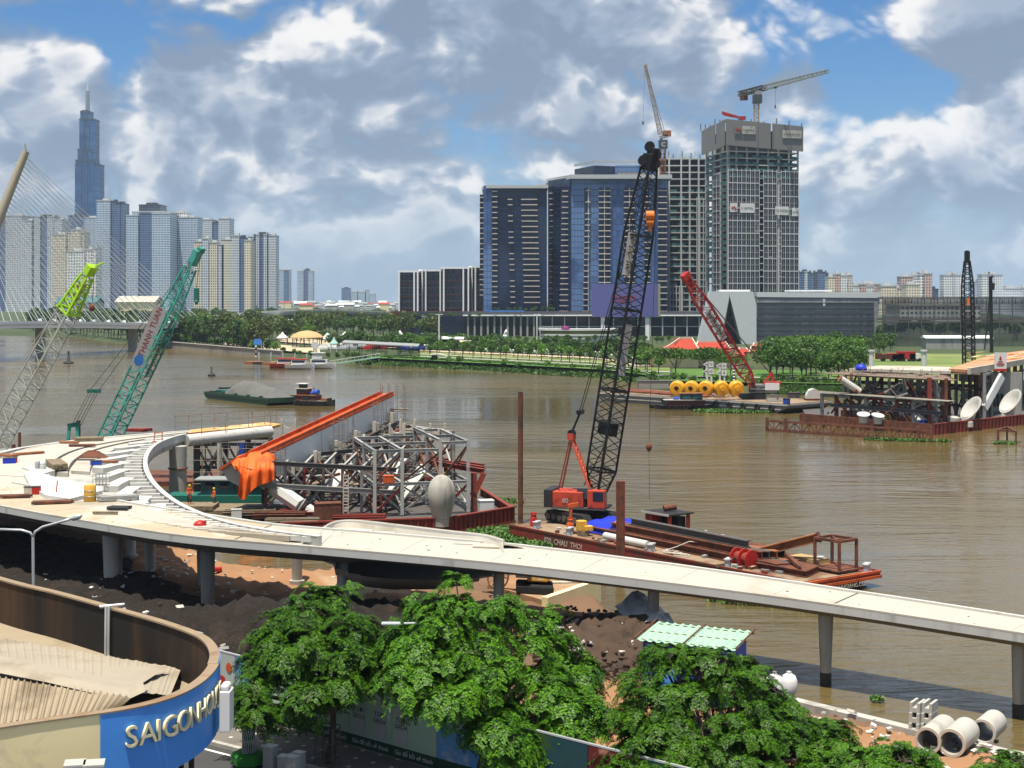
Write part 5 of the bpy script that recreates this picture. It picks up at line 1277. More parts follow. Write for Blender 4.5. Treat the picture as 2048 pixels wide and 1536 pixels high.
# tug
c=gp(626,811);td=V(.93,-.36,0);tn=V(.36,.93,0)
t=thing('tug_boat',c,'small dark tug with stacked wheelhouse pushing the sand barge','tug')
bb=MB();rows=[]
for u,wb,zt in ((-3.7,1.3,1.0),(-2,1.6,.75),(1,1.6,.65),(3,1.2,.8),(4.6,.3,1.25)):
    o_=c+td*u;rows.append([o_-tn*wb+V(0,0,zt),o_-tn*wb*.85-V(0,0,.3),o_+tn*wb*.85-V(0,0,.3),o_+tn*wb+V(0,0,zt),o_-tn*wb+V(0,0,zt)])
bb.grid(rows);bb.add(rows[0][:4],[(0,1,2,3)]);bb.add(rows[-1][:4],[(3,2,1,0)]);bb.build('hull','hull_dark',t)
fm=frame(td)
for nm,u,z,sz,m_ in (('deckhouse',-1.0,1.4,(2.4,4.4,1.0),'hull_maroon'),('upper_deck',-1.2,1.98,(2.7,4.8,.14),'rust_orange'),('wheelhouse',-1.9,2.6,(2.0,2.2,1.1),'hull_maroon'),('wheelhouse_roof',-1.9,3.22,(2.5,2.8,.14),'ridge_pale'),('top_cabin',-2.1,3.65,(1.2,1.2,.8),'hull_dark'),('sun_roof',-2.1,4.12,(1.9,2.1,.12),'white_paint'),('deck_planks',.6,.95,(2.6,5.6,.1),'timber'),('fore_hatch',2.6,1.2,(1.4,1.2,.5),'rust_orange'),('bulwark',3.6,1.25,(1.3,.2,.5),'hull_dark')):
    bb=MB();bb.box(c+td*u+V(0,0,z),sz,M=fm);ob=bb.build(nm,m_,t)
for u,z in ((-1.9,2.75),(-.8,1.5)): bb=MB();bb.box(c+td*u-tn*(1.03 if z>2 else 1.23)+V(0,0,z),(.06,1.5,.45),M=fm);bb.build('window','glass_dark',t)
for k,(u,z,r_) in enumerate(((.7,2.5,.55),(.1,2.3,.35))): bb=MB();bb.cyl(c+td*(u-.5)+V(0,0,z),c+td*(u+.5)+V(0,0,z),r_,n=12);bb.build('blue_drum','blue_drum',t,smooth=40)
bar(t,'exhaust',c+td*.2+V(0,0,1.9),c+td*.2+V(0,0,3.5),.25,.25,'rust_orange','cyl')
for k in range(7): p=c+td*(-3+k)-tn*(1.55-.02*k*k)+V(0,0,.5);bb=MB();bb.pipe(p,p-tn*.22,.36,.18,10);bb.build('tyre_fender','black_rubber',t)

# ================================================================== far crane barge with yellow buoys
F0=gp(1572,828);fd=V(-.667,.745,0);fn_=V(.745,.667,0)
t=thing('work_barge',F0,'grey flat work barge carrying yellow buoys and the red crane','barge')
bb=MB();hull_box(bb,F0,fd,fn_,46,13,-.4,1.7,3,3);bb.build('hull','hull_grey',t)
bb=MB();bb.box(F0+fd*23+fn_*6.5+V(0,0,1.73),(12.8,45.8,.06),M=frame(fd));bb.build('deck','barge_deck',t)
bar(t,'rubbing_strake',F0+V(0,0,1.5)-fn_*.1,F0+fd*46+V(0,0,1.5)-fn_*.1,.2,.22,'concrete');bar(t,'rubbing_strake',F0+V(0,0,.7)-fn_*.1+fd*1,F0+fd*44+V(0,0,.7)-fn_*.1,.2,.16,'concrete')
bar(t,'rubbing_strake',F0+V(0,0,1.5)-fd*.1,F0+fn_*13+V(0,0,1.5)-fd*.1,.2,.22,'concrete')
for k in range(9): p=F0+fd*(3+k*3.2)-fn_*.15+V(0,0,.9);bb=MB();bb.pipe(p,p-fn_*.3,.6,.3,12);bb.build('tyre_fender','black_rubber',t)
for k in range(6): bar(t,'long_pipe',F0+fd*(20+k*.3)+fn_*(2+k*.8)+V(0,0,2.0),F0+fd*44+fn_*(2+k*.8)+V(0,0,2.1),.35,.35,'rust_red' if k%2 else 'rust','cyl')
for k,px in enumerate((1355,1383,1412,1442,1472)):
    Y=284.0;r_=1.5;cc=at(px,773.5,Y);cc.z=1.76+r_;ax=V(-.35 if k<3 else .15,-1,0).normalized();m_=frame(ax) @ Matrix.Rotation(R(-90),3,'X')
    t2=thing('mooring_buoy',V(cc.x,cc.y,1.76),['leftmost yellow drum buoy with a dark hub hole','second yellow drum buoy from the left','middle yellow drum buoy with a dark hub hole','fourth yellow buoy with a tubular frame on its face','rightmost yellow buoy with a tubular frame on its face'][k],'buoy','yellow mooring buoys on the far barge')
    bb=MB();bb.lathe(cc,[(.45,-1.0),(1.1,-1.0),(1.4,-.75),(1.5,-.3),(1.5,.3),(1.4,.72),(1.15,.95),(.5,1.02),(.45,.8 if k<3 else 1.2)],24,m_);bb.build('drum','yellow_buoy',t2,smooth=35)
    bb=MB();bb.cyl(cc+ax*.7,cc+ax*1.06,.3,n=14);bb.build('hub','black_steel' if k<3 else 'yellow_buoy',t2)
    if k>=3:
        sd_=V(1,0,0);f0=cc+ax*1.35;bb=MB();bb.tube([f0+sd_*-.95+V(0,0,.7),f0+sd_*-.95+V(0,0,-1.1),f0+sd_*-.5+V(0,0,-1.4),f0+sd_*.5+V(0,0,-1.4),f0+sd_*.95+V(0,0,-1.1),f0+sd_*.95+V(0,0,.7)],.09,6)
        for d in (-1,1): bb.beam(f0+sd_*.95*d+V(0,0,.6),cc+ax*.8+sd_*.95*d+V(0,0,.6),.12,.12)
        bb.build('frame','yellow_buoy',t2)
for k in range(4):
    a=at(1345+27*k,789,281);a.z=1.95;bar(None,'timber_chock',a,a+V(2.3,0,0),.3,.35,'timber',label=['timber chock under the first yellow buoy','timber chock under the second yellow buoy','timber chock under the middle yellow buoy','timber chock under the fourth yellow buoy'][k],cat='timber')
# red crawler crane
cb=at(1520,797,276);cb.z=1.76
t=thing('crawler_crane',cb,'red lattice-boom crawler crane on the far work barge','crane')
for d in (-1.6,1.6):
    bb=MB();o_=cb+V(-1.2,d*.9,0);pr=[(-2.6,.5),(-2.2,.95),(2.2,.95),(2.6,.5),(2.2,.05),(-2.2,.05)];bb.extrude([o_+V(x,0,z) for x,z in pr],(0,.8,0));bb.build('track','black_rubber',t)
bb=MB();bb.box(cb+V(.5,.3,2.0),(4.9,3,1.5));hs_=bb.build('house','steel',t);bb=MB();bb.box(cb+V(2.0,-1.35,2.4),(2.6,.3,1.3));bb.build('counterweight','white_paint',t)
bb=MB();bb.box(cb+V(2.2,0,3.0),(2.9,2.6,.5));bb.build('engine_cover','red_paint',t);bb=MB();bb.box(cb+V(-.6,-1.33,1.9),(2.6,.12,1.0));bb.build('side_plate','dark_panel',t)
text(t,'lettering','Daito Co., Ltd',cb+V(-.6,-1.42,2.0),.5,'white_paint',ext=.01)
bb=MB();bb.box(cb+V(-1.7,-.9,2.3),(1.1,1.0,1.7));bb.build('cab','glass_mid',t)
p0,p1=at(1506,772,275),at(1372,553,268);pm=p0.lerp(p1,.42);pm2=p0.lerp(p1,.62)
for (a,c,w0,w1,m_) in ((p0,p0.lerp(p1,.12),.5,1.7,'red_boom'),(p0.lerp(p1,.12),pm,1.7,1.7,'red_boom'),(pm,pm2,1.7,1.7,'red_boom'),(pm2,p0.lerp(p1,.8),1.7,1.7,'red_boom'),(p0.lerp(p1,.8),p1,1.7,.7,'red_boom')):
    bb=MB();lattice(bb,a,c,w0*1.25,w1*1.25,max(2,int((c-a).length/1.6)),.25,.13,up=(0,1,0));bb.build('boom_section',m_,t)
bb=MB();bb.box(p1,(1.1,1.2,1.6),M=frame(p1-p0));bb.beam(p1,p1-(p1-p0).normalized()*2.6,.8,.5);bb.build('boom_head','red_paint',t)
bm=frame(p1-p0,(0,1,0));pb=p0.lerp(p1,.58)+bm @ V(.1,0,-1.0)
bb=MB();bb.box(pb,(1.2,6.4,.08),M=bm);bp=bb.build('boom_banner','white_paint',t)
text(bp,'lettering','BIETPHUONG',pb+V(0,-.12,0)+bm @ V(0,0,-.06),.85,'black_steel',xdir=(p0-p1),up=bm @ V(1,0,0) if (bm @ V(1,0,0)).z>0 else bm @ V(-1,0,0),ext=.01)
for d in (-.5,.5): bar(t,'pendant',p1+V(.3,d,.2),cb+V(2.0,d,4.6),.09,.09,'steel_dark')
for d in (-.7,.7): bar(t,'gantry_leg',cb+V(.6,d,2.7),cb+V(2.2,d,5.0),.2,.2,'red_boom');bar(t,'gantry_leg',cb+V(2.6,d,2.7),cb+V(2.2,d,5.0),.16,.16,'red_boom')
bar(t,'hoist_rope',p1+V(-.4,0,-.5),p1+V(-.4,0,-9),.06,.06,'steel_dark')
# small items on that barge
for nm,lab,px,py,sz,m_ in (('storage_crate','pale storage crate at the front of the work barge',1548,797,(2.6,1.4,1.1),'concrete'),('generator','blue generator on the right end of the work barge',1573,801,(1.2,.8,.9),'blue_drum'),('tarp_bundle','dark tarpaulin bundle behind the crane',1588,789,(2.2,1,.9),'steel_dark'),('sand_tray','long pale concrete heap at the left end of the work barge',1320,771,(9,3,1.6),'quay')):
    Y=3000*18.2/(py+6-600);cc=V((px-1024)/K*Y,Y,1.78);t=thing(nm,cc,lab,nm.split('_')[-1]);bb=MB();bb.box(cc+V(0,0,sz[2]/2),sz);bb.build('body',m_,t,bevel=.06);bb=MB();bb.box(cc+V(0,-.05,sz[2]+.04),(sz[0]*1.04,sz[1]*1.04,.08));bb.box(cc+V(sz[0]*.2,-sz[1]/2-.03,sz[2]*.6),(.3,.06,.25));bb.build('lid','steel_dark',t)
# small wooden service boat in front of it
c=gp(1368,818);t=thing('service_boat',c,'low dark wooden boat with green-windowed cabin beside the work barge','boat')
bb=MB();rows=[]
for u,wb,zt in ((-5.4,.4,.9),(-4,1.2,.7),(0,1.5,.6),(3.5,1.4,.7),(5.2,.7,.9)): o_=c+V(u,0,0);rows.append([o_+V(0,-wb,zt),o_+V(0,-wb*.8,-.3),o_+V(0,wb*.8,-.3),o_+V(0,wb,zt),o_+V(0,-wb,zt)])
bb.grid(rows);bb.add(rows[0][:4],[(0,1,2,3)]);bb.add(rows[-1][:4],[(3,2,1,0)]);bb.build('hull','hull_dark',t)
bb=MB();bb.box(c+V(.2,0,1.1),(7,2.4,1.1));bb.build('deckhouse','hull_maroon',t);bb=MB();bb.box(c+V(0,0,1.7),(7.6,2.8,.12));bb.build('deckhouse_roof','concrete',t)
bb=MB();bb.box(c+V(1.3,0,2.3),(3.9,2.0,1.0));bb.build('wheelhouse','tower_dark',t);bb=MB();bb.box(c+V(1.3,0,2.9),(4.4,2.4,.12));bb.build('wheelhouse_roof','rust_orange',t)
for u in (.4,2.3): bb=MB();bb.box(c+V(u,-1.03,2.35),(1.6,.06,.7));bb.build('green_window','net_green',t)
for k in range(5): p=c+V(-2.4+k*1.25,-1.5,.45);bb=MB();bb.pipe(p,p+V(0,-.25,0),.42,.22,12);bb.build('tyre_fender','black_rubber',t)
bb=MB();bb.cyl(c+V(-2,-.5,1.95),c+V(-1,-.5,1.95),.28,n=10);bb.build('blue_drum','blue_drum',t)
c=gp(1322,816);t=thing('sampan',c,'small open sampan tied at the left of the wooden boat','boat');bb=MB();bb.grid([[c+V(u,-wb,z),c+V(u,0,-.2+abs(u)*.05),c+V(u,wb,z)] for u,wb,z in ((-2.2,.1,.6),(-1,.6,.4),(1,.6,.4),(2.2,.15,.6))]);bb.build('hull','hull_dark',t)
bb=MB();bb.box(c+V(.2,0,.35),(2.2,.9,.3));bb.build('sacks','ridge_pale',t)

# ================================================================== bridge pier under construction on the right
random.seed(21)
PA,PB,PC=gp(1867,870),gp(2110,842),gp(1600,846)
pd=(PC-PA).normalized();pw=(PB-PA).normalized()
t=thing('cofferdam',PA,'red steel sheet-walled platform in the river at the right','cofferdam')
L1,L2=(PC-PA).length,(PB-PA).length
pn=V(pd.y,-pd.x,0);pn=-pn if pn.y>0 else pn
pn2=V(pw.y,-pw.x,0);pn2=-pn2 if pn2.y>0 else pn2
bar(t,'front_wall',PA+V(0,0,.75),PC+V(0,0,.75),.3,1.7,'rust');bar(t,'side_wall',PA+V(0,0,.75),PB+V(0,0,.75),.3,1.7,'rust_red')
n_=34
for k in range(n_): p=PA+pw*(L2*(k+.5)/n_)+pn2*.2;bar(t,'wall_rib',p+V(0,0,-.2),p+V(0,0,1.65),.2,.25,'rust_red',up=(0,1,0))
bar(t,'capping_beam',PA+V(0,0,1.62)+pn2*.1,PB+V(0,0,1.62)+pn2*.1,.5,.14,'rust_red')
n_=26
for k in range(n_): p=PA+pd*(L1*(k+.5)/n_)+pn*.2;bar(t,'wall_rib',p+V(0,0,0),p+V(0,0,1.6),.16,.22,'rust',up=(0,1,0))
bb=MB();bb.prism([PA.to_2d(),(PC+pd*-2).to_2d(),(PC+V(5,24,0)).to_2d(),(PB+V(0,30,0)).to_2d(),PB.to_2d()],-.3,.55);bb.build('floor_plate','steel_dark',t)
# rusty truss gangway in front
t=thing('truss_gangway',gp(1534,860),'low rusty truss walkway standing in the water before the platform','gangway')
ta,tb=gp(1534,862),gp(1862,884)
for z in (.15,1.5): bar(t,'chord',ta+V(0,0,z),tb+V(0,0,z),.22,.22,'rust')
for z in (.15,1.5): bar(t,'chord',ta+V(.5,1.6,z),tb+V(.5,1.6,z),.22,.22,'rust')
n_=22
for k in range(n_+1):
    p=ta.lerp(tb,k/n_);bar(t,'upright',p+V(0,0,.1),p+V(0,0,1.6),.13,.13,'rust',up=(0,1,0))
    if k<n_ and k%2==0: q_=ta.lerp(tb,(k+2)/n_);m_=ta.lerp(tb,(k+1)/n_);bar(t,'diagonal',p+V(0,0,1.5),m_+V(0,0,.15),.13,.13,'rust');bar(t,'diagonal',m_+V(0,0,.15),q_+V(0,0,1.5),.13,.13,'rust')
for u in (0,.12,.93,1): p=ta.lerp(tb,u);bar(t,'pile',p+V(0,0,-1),p+V(0,0,2.2),.5,.5,'rust','cyl')
# falsework: columns in bays, beams, bracing
t=thing('falsework',PA+pd*14+V(0,8,.5),'tangle of steel falsework columns and beams holding up the pier head','scaffold')
cols={}
mats_=['rust','steel','rust_red','steel_dark','steel_light','concrete_grey']
ZL=8.2
O=PA+pn*-3.0
bx_,by_=pd,V(-pd.y,pd.x,0);by_=-by_ if by_.y<0 else by_
for j in range(3):
    for i in range(9):
        p=O+bx_*(1.0+i*3.1)+by_*(1.2+j*5.5);top=ZL if (j>0 or i in (0,1,6)) else 4.6
        if 1024+p.x/p.y*K>1903: continue
        cols[(i,j)]=(p,top)
        bar(t,'column',p+V(0,0,.5),p+V(0,0,top),.5+.1*((i+j)%2),.5,mats_[(i*2+j*3)%6],'H' if (i+j)%3 else 'cyl',up=(0,1,0))
for j in range(3):
    for i in range(8):
        if (i,j) not in cols: continue
        (p,a),(q_,c2)=cols[(i,j)],cols[(i+1,j)]
        for z in ((4.4,) if j==0 else (2.8,5.2,7.6)): bar(t,'beam',p+V(0,0,min(z,a)),q_+V(0,0,min(z,c2)),.35,.4,mats_[(i+j+int(z))%6],'H')
        if (i+j)%2==0: bar(t,'brace',p+V(0,0,.8),q_+V(0,0,4.2),.2,.2,mats_[(i+j)%4])
        elif j: bar(t,'brace',p+V(0,0,7.4),q_+V(0,0,3.0),.2,.2,mats_[(i+j)%4])
for i in range(9):
    for j in range(2):
        if (i,j) not in cols or (i,j+1) not in cols: continue
        (p,a),(q_,c2)=cols[(i,j)],cols[(i,j+1)];bar(t,'beam',p+V(0,0,4.5),q_+V(0,0,4.5),.3,.35,'steel','H')
for k in range(4): bar(t,'walkway_plank',O+bx_*(-.5)+by_*(k*.45)+V(0,0,4.9),O+bx_*28+by_*(k*.45)+V(0,0,4.9+.05*k),.4,.1,'timber' if k%2 else 'concrete')
for k in range(5): bar(t,'dark_girder',O+bx_*(1+k*4.5)+by_*.2+V(0,0,3.0),O+bx_*(5.2+k*4.5)+by_*.2+V(0,0,3.0),.3,.55,'dark_panel','H')
for k in range(9): bar(t,'deck_plank',O+bx_*(1.2*k)+by_*(2+k*1.25)+V(0,0,7.95),O+bx_*27+by_*(2+k*1.25)+V(0,0,7.95),1.15,.1,['timber','scaffold','rust'][k%3])
for k in range(70):
    j=random.uniform(0,11);i=random.uniform(j*.8,26);z=random.uniform(.8,6.5);p=O+bx_*i+by_*j+V(0,0,z);bar(t,'strut',p,p+bx_*random.uniform(-3,3)+by_*random.uniform(-2,2)+V(0,0,random.uniform(-1.5,2)),random.choice([.15,.22,.3]),None,random.choice(mats_+['rust','steel_dark','rust_red']))
for k in range(44):     # loose scaffold tubes and guard rails
    j=random.uniform(0,12);i=random.uniform(j*.8,27);p=O+bx_*i+by_*j+V(0,0,random.choice([5,7.6,8.2]));q_=p+bx_*random.uniform(-2.5,2.5)+V(0,0,random.uniform(.5,1.6)) if k%2 else p+V(0,0,1.3)
    bar(t,'scaffold_tube',p,q_,.07,.07,'scaffold')
# site material under the frame
CR_=sorted(random.uniform(0,26) for _ in range(26))
for k in range(26):
    p=O+bx_*CR_[k]+by_*random.uniform(1,9)+V(0,0,.6);sz=random.uniform(.5,1.3)
    m_=random.choice(['plaster_white','litter_white','timber','red_paint','blue_paint','yellow_paint','concrete','rust_orange'])
    t2=thing('material_crate',p,'small crate of building material under the right falsework, %s from its right end' % nth(k+1),'crate','crates under the right falsework');bb=MB();bb.box(p+V(0,0,sz/2),(sz*1.3,sz,sz),rz=random.uniform(0,1));bb.build('box',m_,t2,bevel=.05)
# upper deck slabs with plywood
t=thing('bridge_deck_segment',at(1960,745,250),'raised deck with orange plywood over the right falsework','bridge')
bb=MB();zt=8.3
bb.prism([gp(1698,741,zt).to_2d(),gp(1902,747,zt).to_2d(),gp(1902,738,zt).to_2d(),gp(1760,735,zt).to_2d()],zt-.1,zt+.35);bb.build('edge_slab','deck_white',t)
bb=MB();bb.prism([gp(1898,741,8.6).to_2d(),gp(1945,744,8.6).to_2d(),gp(2140,708,8.6).to_2d(),gp(2140,692,8.6).to_2d(),gp(1985,712,8.6).to_2d()],8.4,8.9);bb.build('plywood_deck','plywood_red',t)
bb=MB();ribbon(bb,[gp(1938,745,8.6),gp(2000,734,8.6),gp(2140,709,8.6)],.5,1.0,0,-.3);bb.build('edge_beam','deck_white',t)
for k in range(16): p=gp(1930+random.uniform(0,110),706+random.uniform(0,16),8.9);bar(t,'plywood_sheet',p,p+V(random.uniform(2,5),random.uniform(-3,3),random.uniform(0,.4)),1.2,.12,random.choice(['plywood_red','timber_light','ridge_pale','orange_ply']))
for k in range(9): p=gp(1952+k*13,741-k*2.5,0);pp=V((1952+k*13-1024)/K*(248+k*7),248+k*7,0);bar(t,'support_column',pp+V(0,0,.4),pp+V(0,0,8.5),.6,.6,['rust','steel_light','rust_red','concrete_grey'][k%4],'H',up=(0,1,0));
for k in range(8):
    a=V((1952+k*13-1024)/K*(248+k*7),248+k*7,0);c=V((1965+k*13-1024)/K*(255+k*7),255+k*7,0)
    for z in (3.2,6.0): bar(t,'support_beam',a+V(0,0,z),c+V(0,0,z),.3,.35,['rust_red','steel_light','rust'][k%3],'H')
    bar(t,'support_brace',a+V(0,0,.8),c+V(0,0,5.8),.2,.2,'steel' if k%2 else 'rust')
for k in range(8):
    Y=243+(k%3)*4;x=(1884+k*14-1024)/K*Y;bar(t,'support_column',V(x,Y,.4),V(x,Y,8.2),.5,.5,['rust','rust_red','steel','steel_dark'][k%4],'H',up=(0,1,0))
    if k<7:
        Y2=243+((k+1)%3)*4;x2=(1898+k*14-1024)/K*Y2
        for z in (2.6,5.3,7.9): bar(t,'support_beam',V(x,Y,z),V(x2,Y2,z),.3,.36,['rust_red','steel_light','rust','steel_dark'][(k+int(z))%4],'H')
        bar(t,'support_brace',V(x,Y,.8+4*(k%2)),V(x2,Y2,4.8-4*(k%2)),.2,.2,'steel' if k%2 else 'rust')
for k in range(6): bar(t,'deck_plank',gp(1880,746-k,8.2),gp(1960,749-1.6*k,8.2),.9,.1,['timber','scaffold','rust'][k%3])
# concrete wall panel behind the bowls
t=thing('abutment_wall',at(1995,800,262),'grey concrete wall with slots behind the tilted bowls','wall')
bb=MB();bb.box(at(2000,790,262),(7.5,.6,8));bb.build('panel','concrete_grey',t)
for k in range(3): bb=MB();bb.box(at(1988+k*8,800,261.6),(.4,.3,2.2));bb.build('slot','black_steel',t)
t=thing('white_strut',at(1976,815,243),'flat white steel strut leaning up behind the bowls','strut');bb=MB();bb.beam(at(1969,816,243),at(2004,752,246),.5,1.3);bb.build('plate','girder_grey',t)
t=thing('formwork_frame',at(1858,795,246),'pale grey steel window-like formwork frame among the falsework','frame')
for px in (1834,1850,1866,1882): bar(t,'upright',at(px,806,246),at(px,755,246),.35,.35,'grey_paint',up=(0,1,0))
for py in (755,778): bar(t,'crossbar',at(1833,py,246),at(1884,py,246),.35,.35,'grey_paint')
# trumpet-shaped white pier heads
def trumpet(label,Y,c_px,maj,mn,ang,base_px,rb):
    """flared pedestal whose open dish is a tilted disc: c_px dish centre, maj radius in px, mn its seen minor radius, ang tilt of the long axis"""
    s_=Y/K;c=at(*c_px,Y);bs=at(*base_px,Y);t=thing('pier_head',bs,label,'pier head','white trumpet pier heads');n=24;R_=maj*s_;k=mn/maj
    u=V(math.cos(ang),0,math.sin(ang));w=V(-math.sin(ang),0,math.cos(ang));v=w*k+V(0,math.sqrt(1-k*k),0);nr=u.cross(v);nr=-nr if nr.y>0 else nr
    def loop(cc,r): return [cc+u*math.cos(2*math.pi*i/n)*r+v*math.sin(2*math.pi*i/n)*r for i in range(n+1)]
    base=[bs+V(math.cos(2*math.pi*i/n)*rb*s_*(1 if u.x>0 else -1),math.sin(2*math.pi*i/n)*rb*s_,0) for i in range(n+1)];rim_=loop(c-nr*.12,R_*.99)
    rows=[base]+[[p.lerp(q_,f)+(p.lerp(bs+(c-bs)*f,.5)-p)*.0 for p,q_ in zip(base,rim_)] for f in (.12,)]
    for f,g in ((.35,.16),(.6,.38),(.82,.68)): rows.append([(p+(c-bs)*f*1.0).lerp(q_,g) for p,q_ in zip(base,rim_)])
    rows+=[rim_,loop(c,R_),loop(c+nr*.02,R_*.86),loop(c-nr*R_*.18,R_*.6),loop(c-nr*R_*.28,R_*.25),loop(c-nr*R_*.3,.02)]
    bb=MB();bb.grid(rows);bb.build('shell','white_steel',t,smooth=50)
trumpet('big tilted white trumpet pier head left of the concrete wall',231,(1941,816),28,6,.95,(1933,851),12);trumpet('big tilted white trumpet pier head at the right edge',241,(2020,802),29,6,.95,(2012,843),12)
trumpet('small upright white bowl on the front of the platform',231,(1727,828),13,4,.05,(1727,846),8);trumpet('second small upright white bowl, right of the first',230,(1756,830),13,4,-.08,(1756,848),8)
for lab,px,py,Y,w_,h_ in (('white steel cone standing inside the falsework',1800,800,247,15,40),('white angular shell at the front of the falsework',1836,850,232,17,22),('small white cone left of the formwork frame',1795,784,249,9,22)):
    t=thing('steel_shell',at(px,py,Y),lab,'shell');s_=Y/K;c=at(px,py,Y);bb=MB();bb.lathe(c,[(w_*s_,0),(w_*s_*.75,h_*s_*.5),(w_*s_*.25,h_*s_)],7);bb.build('shell','white_steel',t);bb=MB();bb.lathe(c,[(w_*s_*1.06,0),(w_*s_*1.06,.12),(w_*s_*.9,.14)],7);bb.build('base_flange','steel',t)
t=thing('white_dome_cap',at(1628,795,250),'white rounded cap standing at the left end of the platform','cap');c=at(1628,797,250);bb=MB();bb.extrude([c+V(math.cos(a/12*math.pi)*1.25,0,math.sin(a/12*math.pi)*1.6) for a in range(13)],(0,1.6,0));bb.build('shell','plaster_white',t);bb=MB();bb.box(c+V(0,.3,-.15),(2.9,2.4,.3));bb.build('cradle','rust',t)
t=thing('white_tube',at(1700,770,240),'thick white tube slanting down in the left falsework','pipe');bb=MB();bb.cyl(at(1680,757,240),at(1720,783,240),.55,n=14);bb.build('tube','white_steel',t,smooth=40);bb=MB();bb.cyl(at(1679,756.4,240),at(1681,757.6,240),.62,n=14);bb.build('end_cap','rust_orange',t)
t=thing('red_prop',at(1830,800,240),'long dark red raking prop in the falsework','prop');bb=MB();bb.beam(at(1815,760,240),at(1842,822,238),.5,.5);bb.build('prop','rust_red',t);bb=MB();bb.box(at(1815,758,240),(.8,.8,.6));bb.build('head','ridge_pale',t)
t=thing('notice_board',at(2001,742,236),'white notice board with red drop emblem and red base stripe','sign');YN=236.0
bb=MB();bb.box(at(2001,722,YN),(24*YN/K,.1,34*YN/K));bb.build('board','white_paint',t);bb=MB();bb.box(at(2001,740,YN-.03),(24*YN/K,.12,5*YN/K));bb.build('red_stripe','red_paint',t)
bb=MB();c=at(2001,717,YN-.1);bb.extrude([c+V(0,0,.42),c+V(.2,0,-.05),c+V(.13,0,-.25),c+V(-.13,0,-.25),c+V(-.2,0,-.05)],(0,.03,0));bb.build('drop_emblem','red_paint',t)
bb=MB()
for k,(w_,dz) in enumerate(((.75,-.5),(1.2,-.78),(1.3,-.95),(.9,-1.1))): bb.box(at(2001,717,YN-.08)+V(0,0,dz),(w_,.03,.16 if k==0 else .07))
bb.build('print_lines','haze_red',t)
for d in (-9,9): bar(t,'post',at(2001+d,752,YN+.2),at(2001+d,715,YN+.2),.12,.12,'steel_dark',up=(0,1,0))
t=thing('tarp_bundle',gp(1722,741,8.7),'blue tarpaulin bundle on the left end of the deck slab','tarpaulin');bb=MB();bb.lathe(gp(1722,741,8.65),[(.9,0),(1.0,.4),(.7,.9),(.1,1.1)],9);bb.build('bundle','blue_tarp',t,smooth=True)
t=thing('guide_frame',gp(2000,886),'small rusty pile frame standing in the water at the right','pile frame')
for px,py in ((1996,886),(2032,889),(2014,880)): bar(t,'pile',gp(px,py)+V(0,0,-1),gp(px,py)+V(0,0,1.9),.3,.3,'rust','cyl')
bar(t,'crosshead',gp(1996,886)+V(0,0,1.8),gp(2032,889)+V(0,0,1.8),.25,.25,'rust');bar(t,'crosshead',gp(1996,886)+V(0,0,1.8),gp(2014,880)+V(0,0,1.8),.25,.25,'rust');bar(t,'crosshead',gp(2032,889)+V(0,0,1.8),gp(2014,880)+V(0,0,1.8),.25,.25,'rust')
# black lattice boom and piling rig behind
t=thing('lattice_boom_crane',at(1936,735,300),'slim black lattice crane boom rising straight up at the right','crane')
a,c=at(1938,745,300),at(1934,505,300);
for u0,u1,w0,w1 in ((0,.72,1.9,1.9),(.72,.93,1.9,.9)): bb=MB();lattice(bb,a.lerp(c,u0),a.lerp(c,u1),w0,w1,14 if u0==0 else 5,.24,.12,up=(0,1,0));bb.build('boom_section','crane_black',t)
bb=MB();bb.box(a.lerp(c,.96),(.9,.9,2.4));bb.box(a.lerp(c,1.0),(.6,.6,.8));bb.build('boom_head','crane_black',t);bar(t,'hook_block',a.lerp(c,.62)+V(-.3,-1.2,0),a.lerp(c,.56)+V(-.3,-1.2,0),.5,.5,'hook_orange')
bb=MB();bb.box(a+V(0,0,-.8),(3,4,2));bb.build('house','hull_dark',t)
t=thing('piling_rig',at(1985,690,420),'dark piling rig mast with leaning stay behind the plywood deck','piling rig')
bar(t,'mast',at(1983,705,420),at(1981,553,420),.8,.8,'crane_black',up=(0,1,0));bar(t,'stay',at(1969,700,420),at(1981,575,420),.3,.3,'crane_black');bar(t,'hammer',at(1985,580,419),at(1986,566,419),.9,.9,'crane_black',up=(0,1,0));bar(t,'cathead',at(1979,555,420),at(1986,553,420),.7,.5,'crane_black')
# floating water hyacinth
def hyacinth(label,cx,cy,rx,ry,n,rot=0.0,sz=.16):
    rng=np.random.default_rng(int(abs(cx*13+cy)));P=[]
    while len(P)<n:
        x,y=rng.uniform(-1,1,2)
        if x*x+y*y<1+.25*mnoise.noise(V(x*3,y*3,cx)) and mnoise.noise(V(x*2.2,y*2.2,cy))>-.32:
            X_=x*rx*math.cos(rot)-y*ry*math.sin(rot);Y_=x*rx*math.sin(rot)+y*ry*math.cos(rot);P.append((cx+X_,cy+Y_,.08+rng.uniform(0,.22)))
    vs,q=leaf_cloud(n,np.array(P),sz,rng,1.2);o=bpy.data.objects.new('water_hyacinth',np_mesh('water_hyacinth',vs,q,'hyacinth'));COL.objects.link(o);tag(o,label,'water plants','floating water hyacinth mats','stuff')
p=gp(1045,1076);hyacinth('big mat of water hyacinth beside the red barge',p.x,p.y,4.2,5.5,5200,.6)
p=gp(1480,824);hyacinth('green hyacinth mat below the far work barge',p.x,p.y,8.5,3,2600,-.1,.3)
p=gp(1540,1208);hyacinth('hyacinth drift behind the walkway near the barge bow',p.x,p.y,4.2,1.2,1300,-.25)
p=gp(1815,882);hyacinth('hyacinth caught under the truss walkway',p.x,p.y,6,1.0,900,-.3,.25)
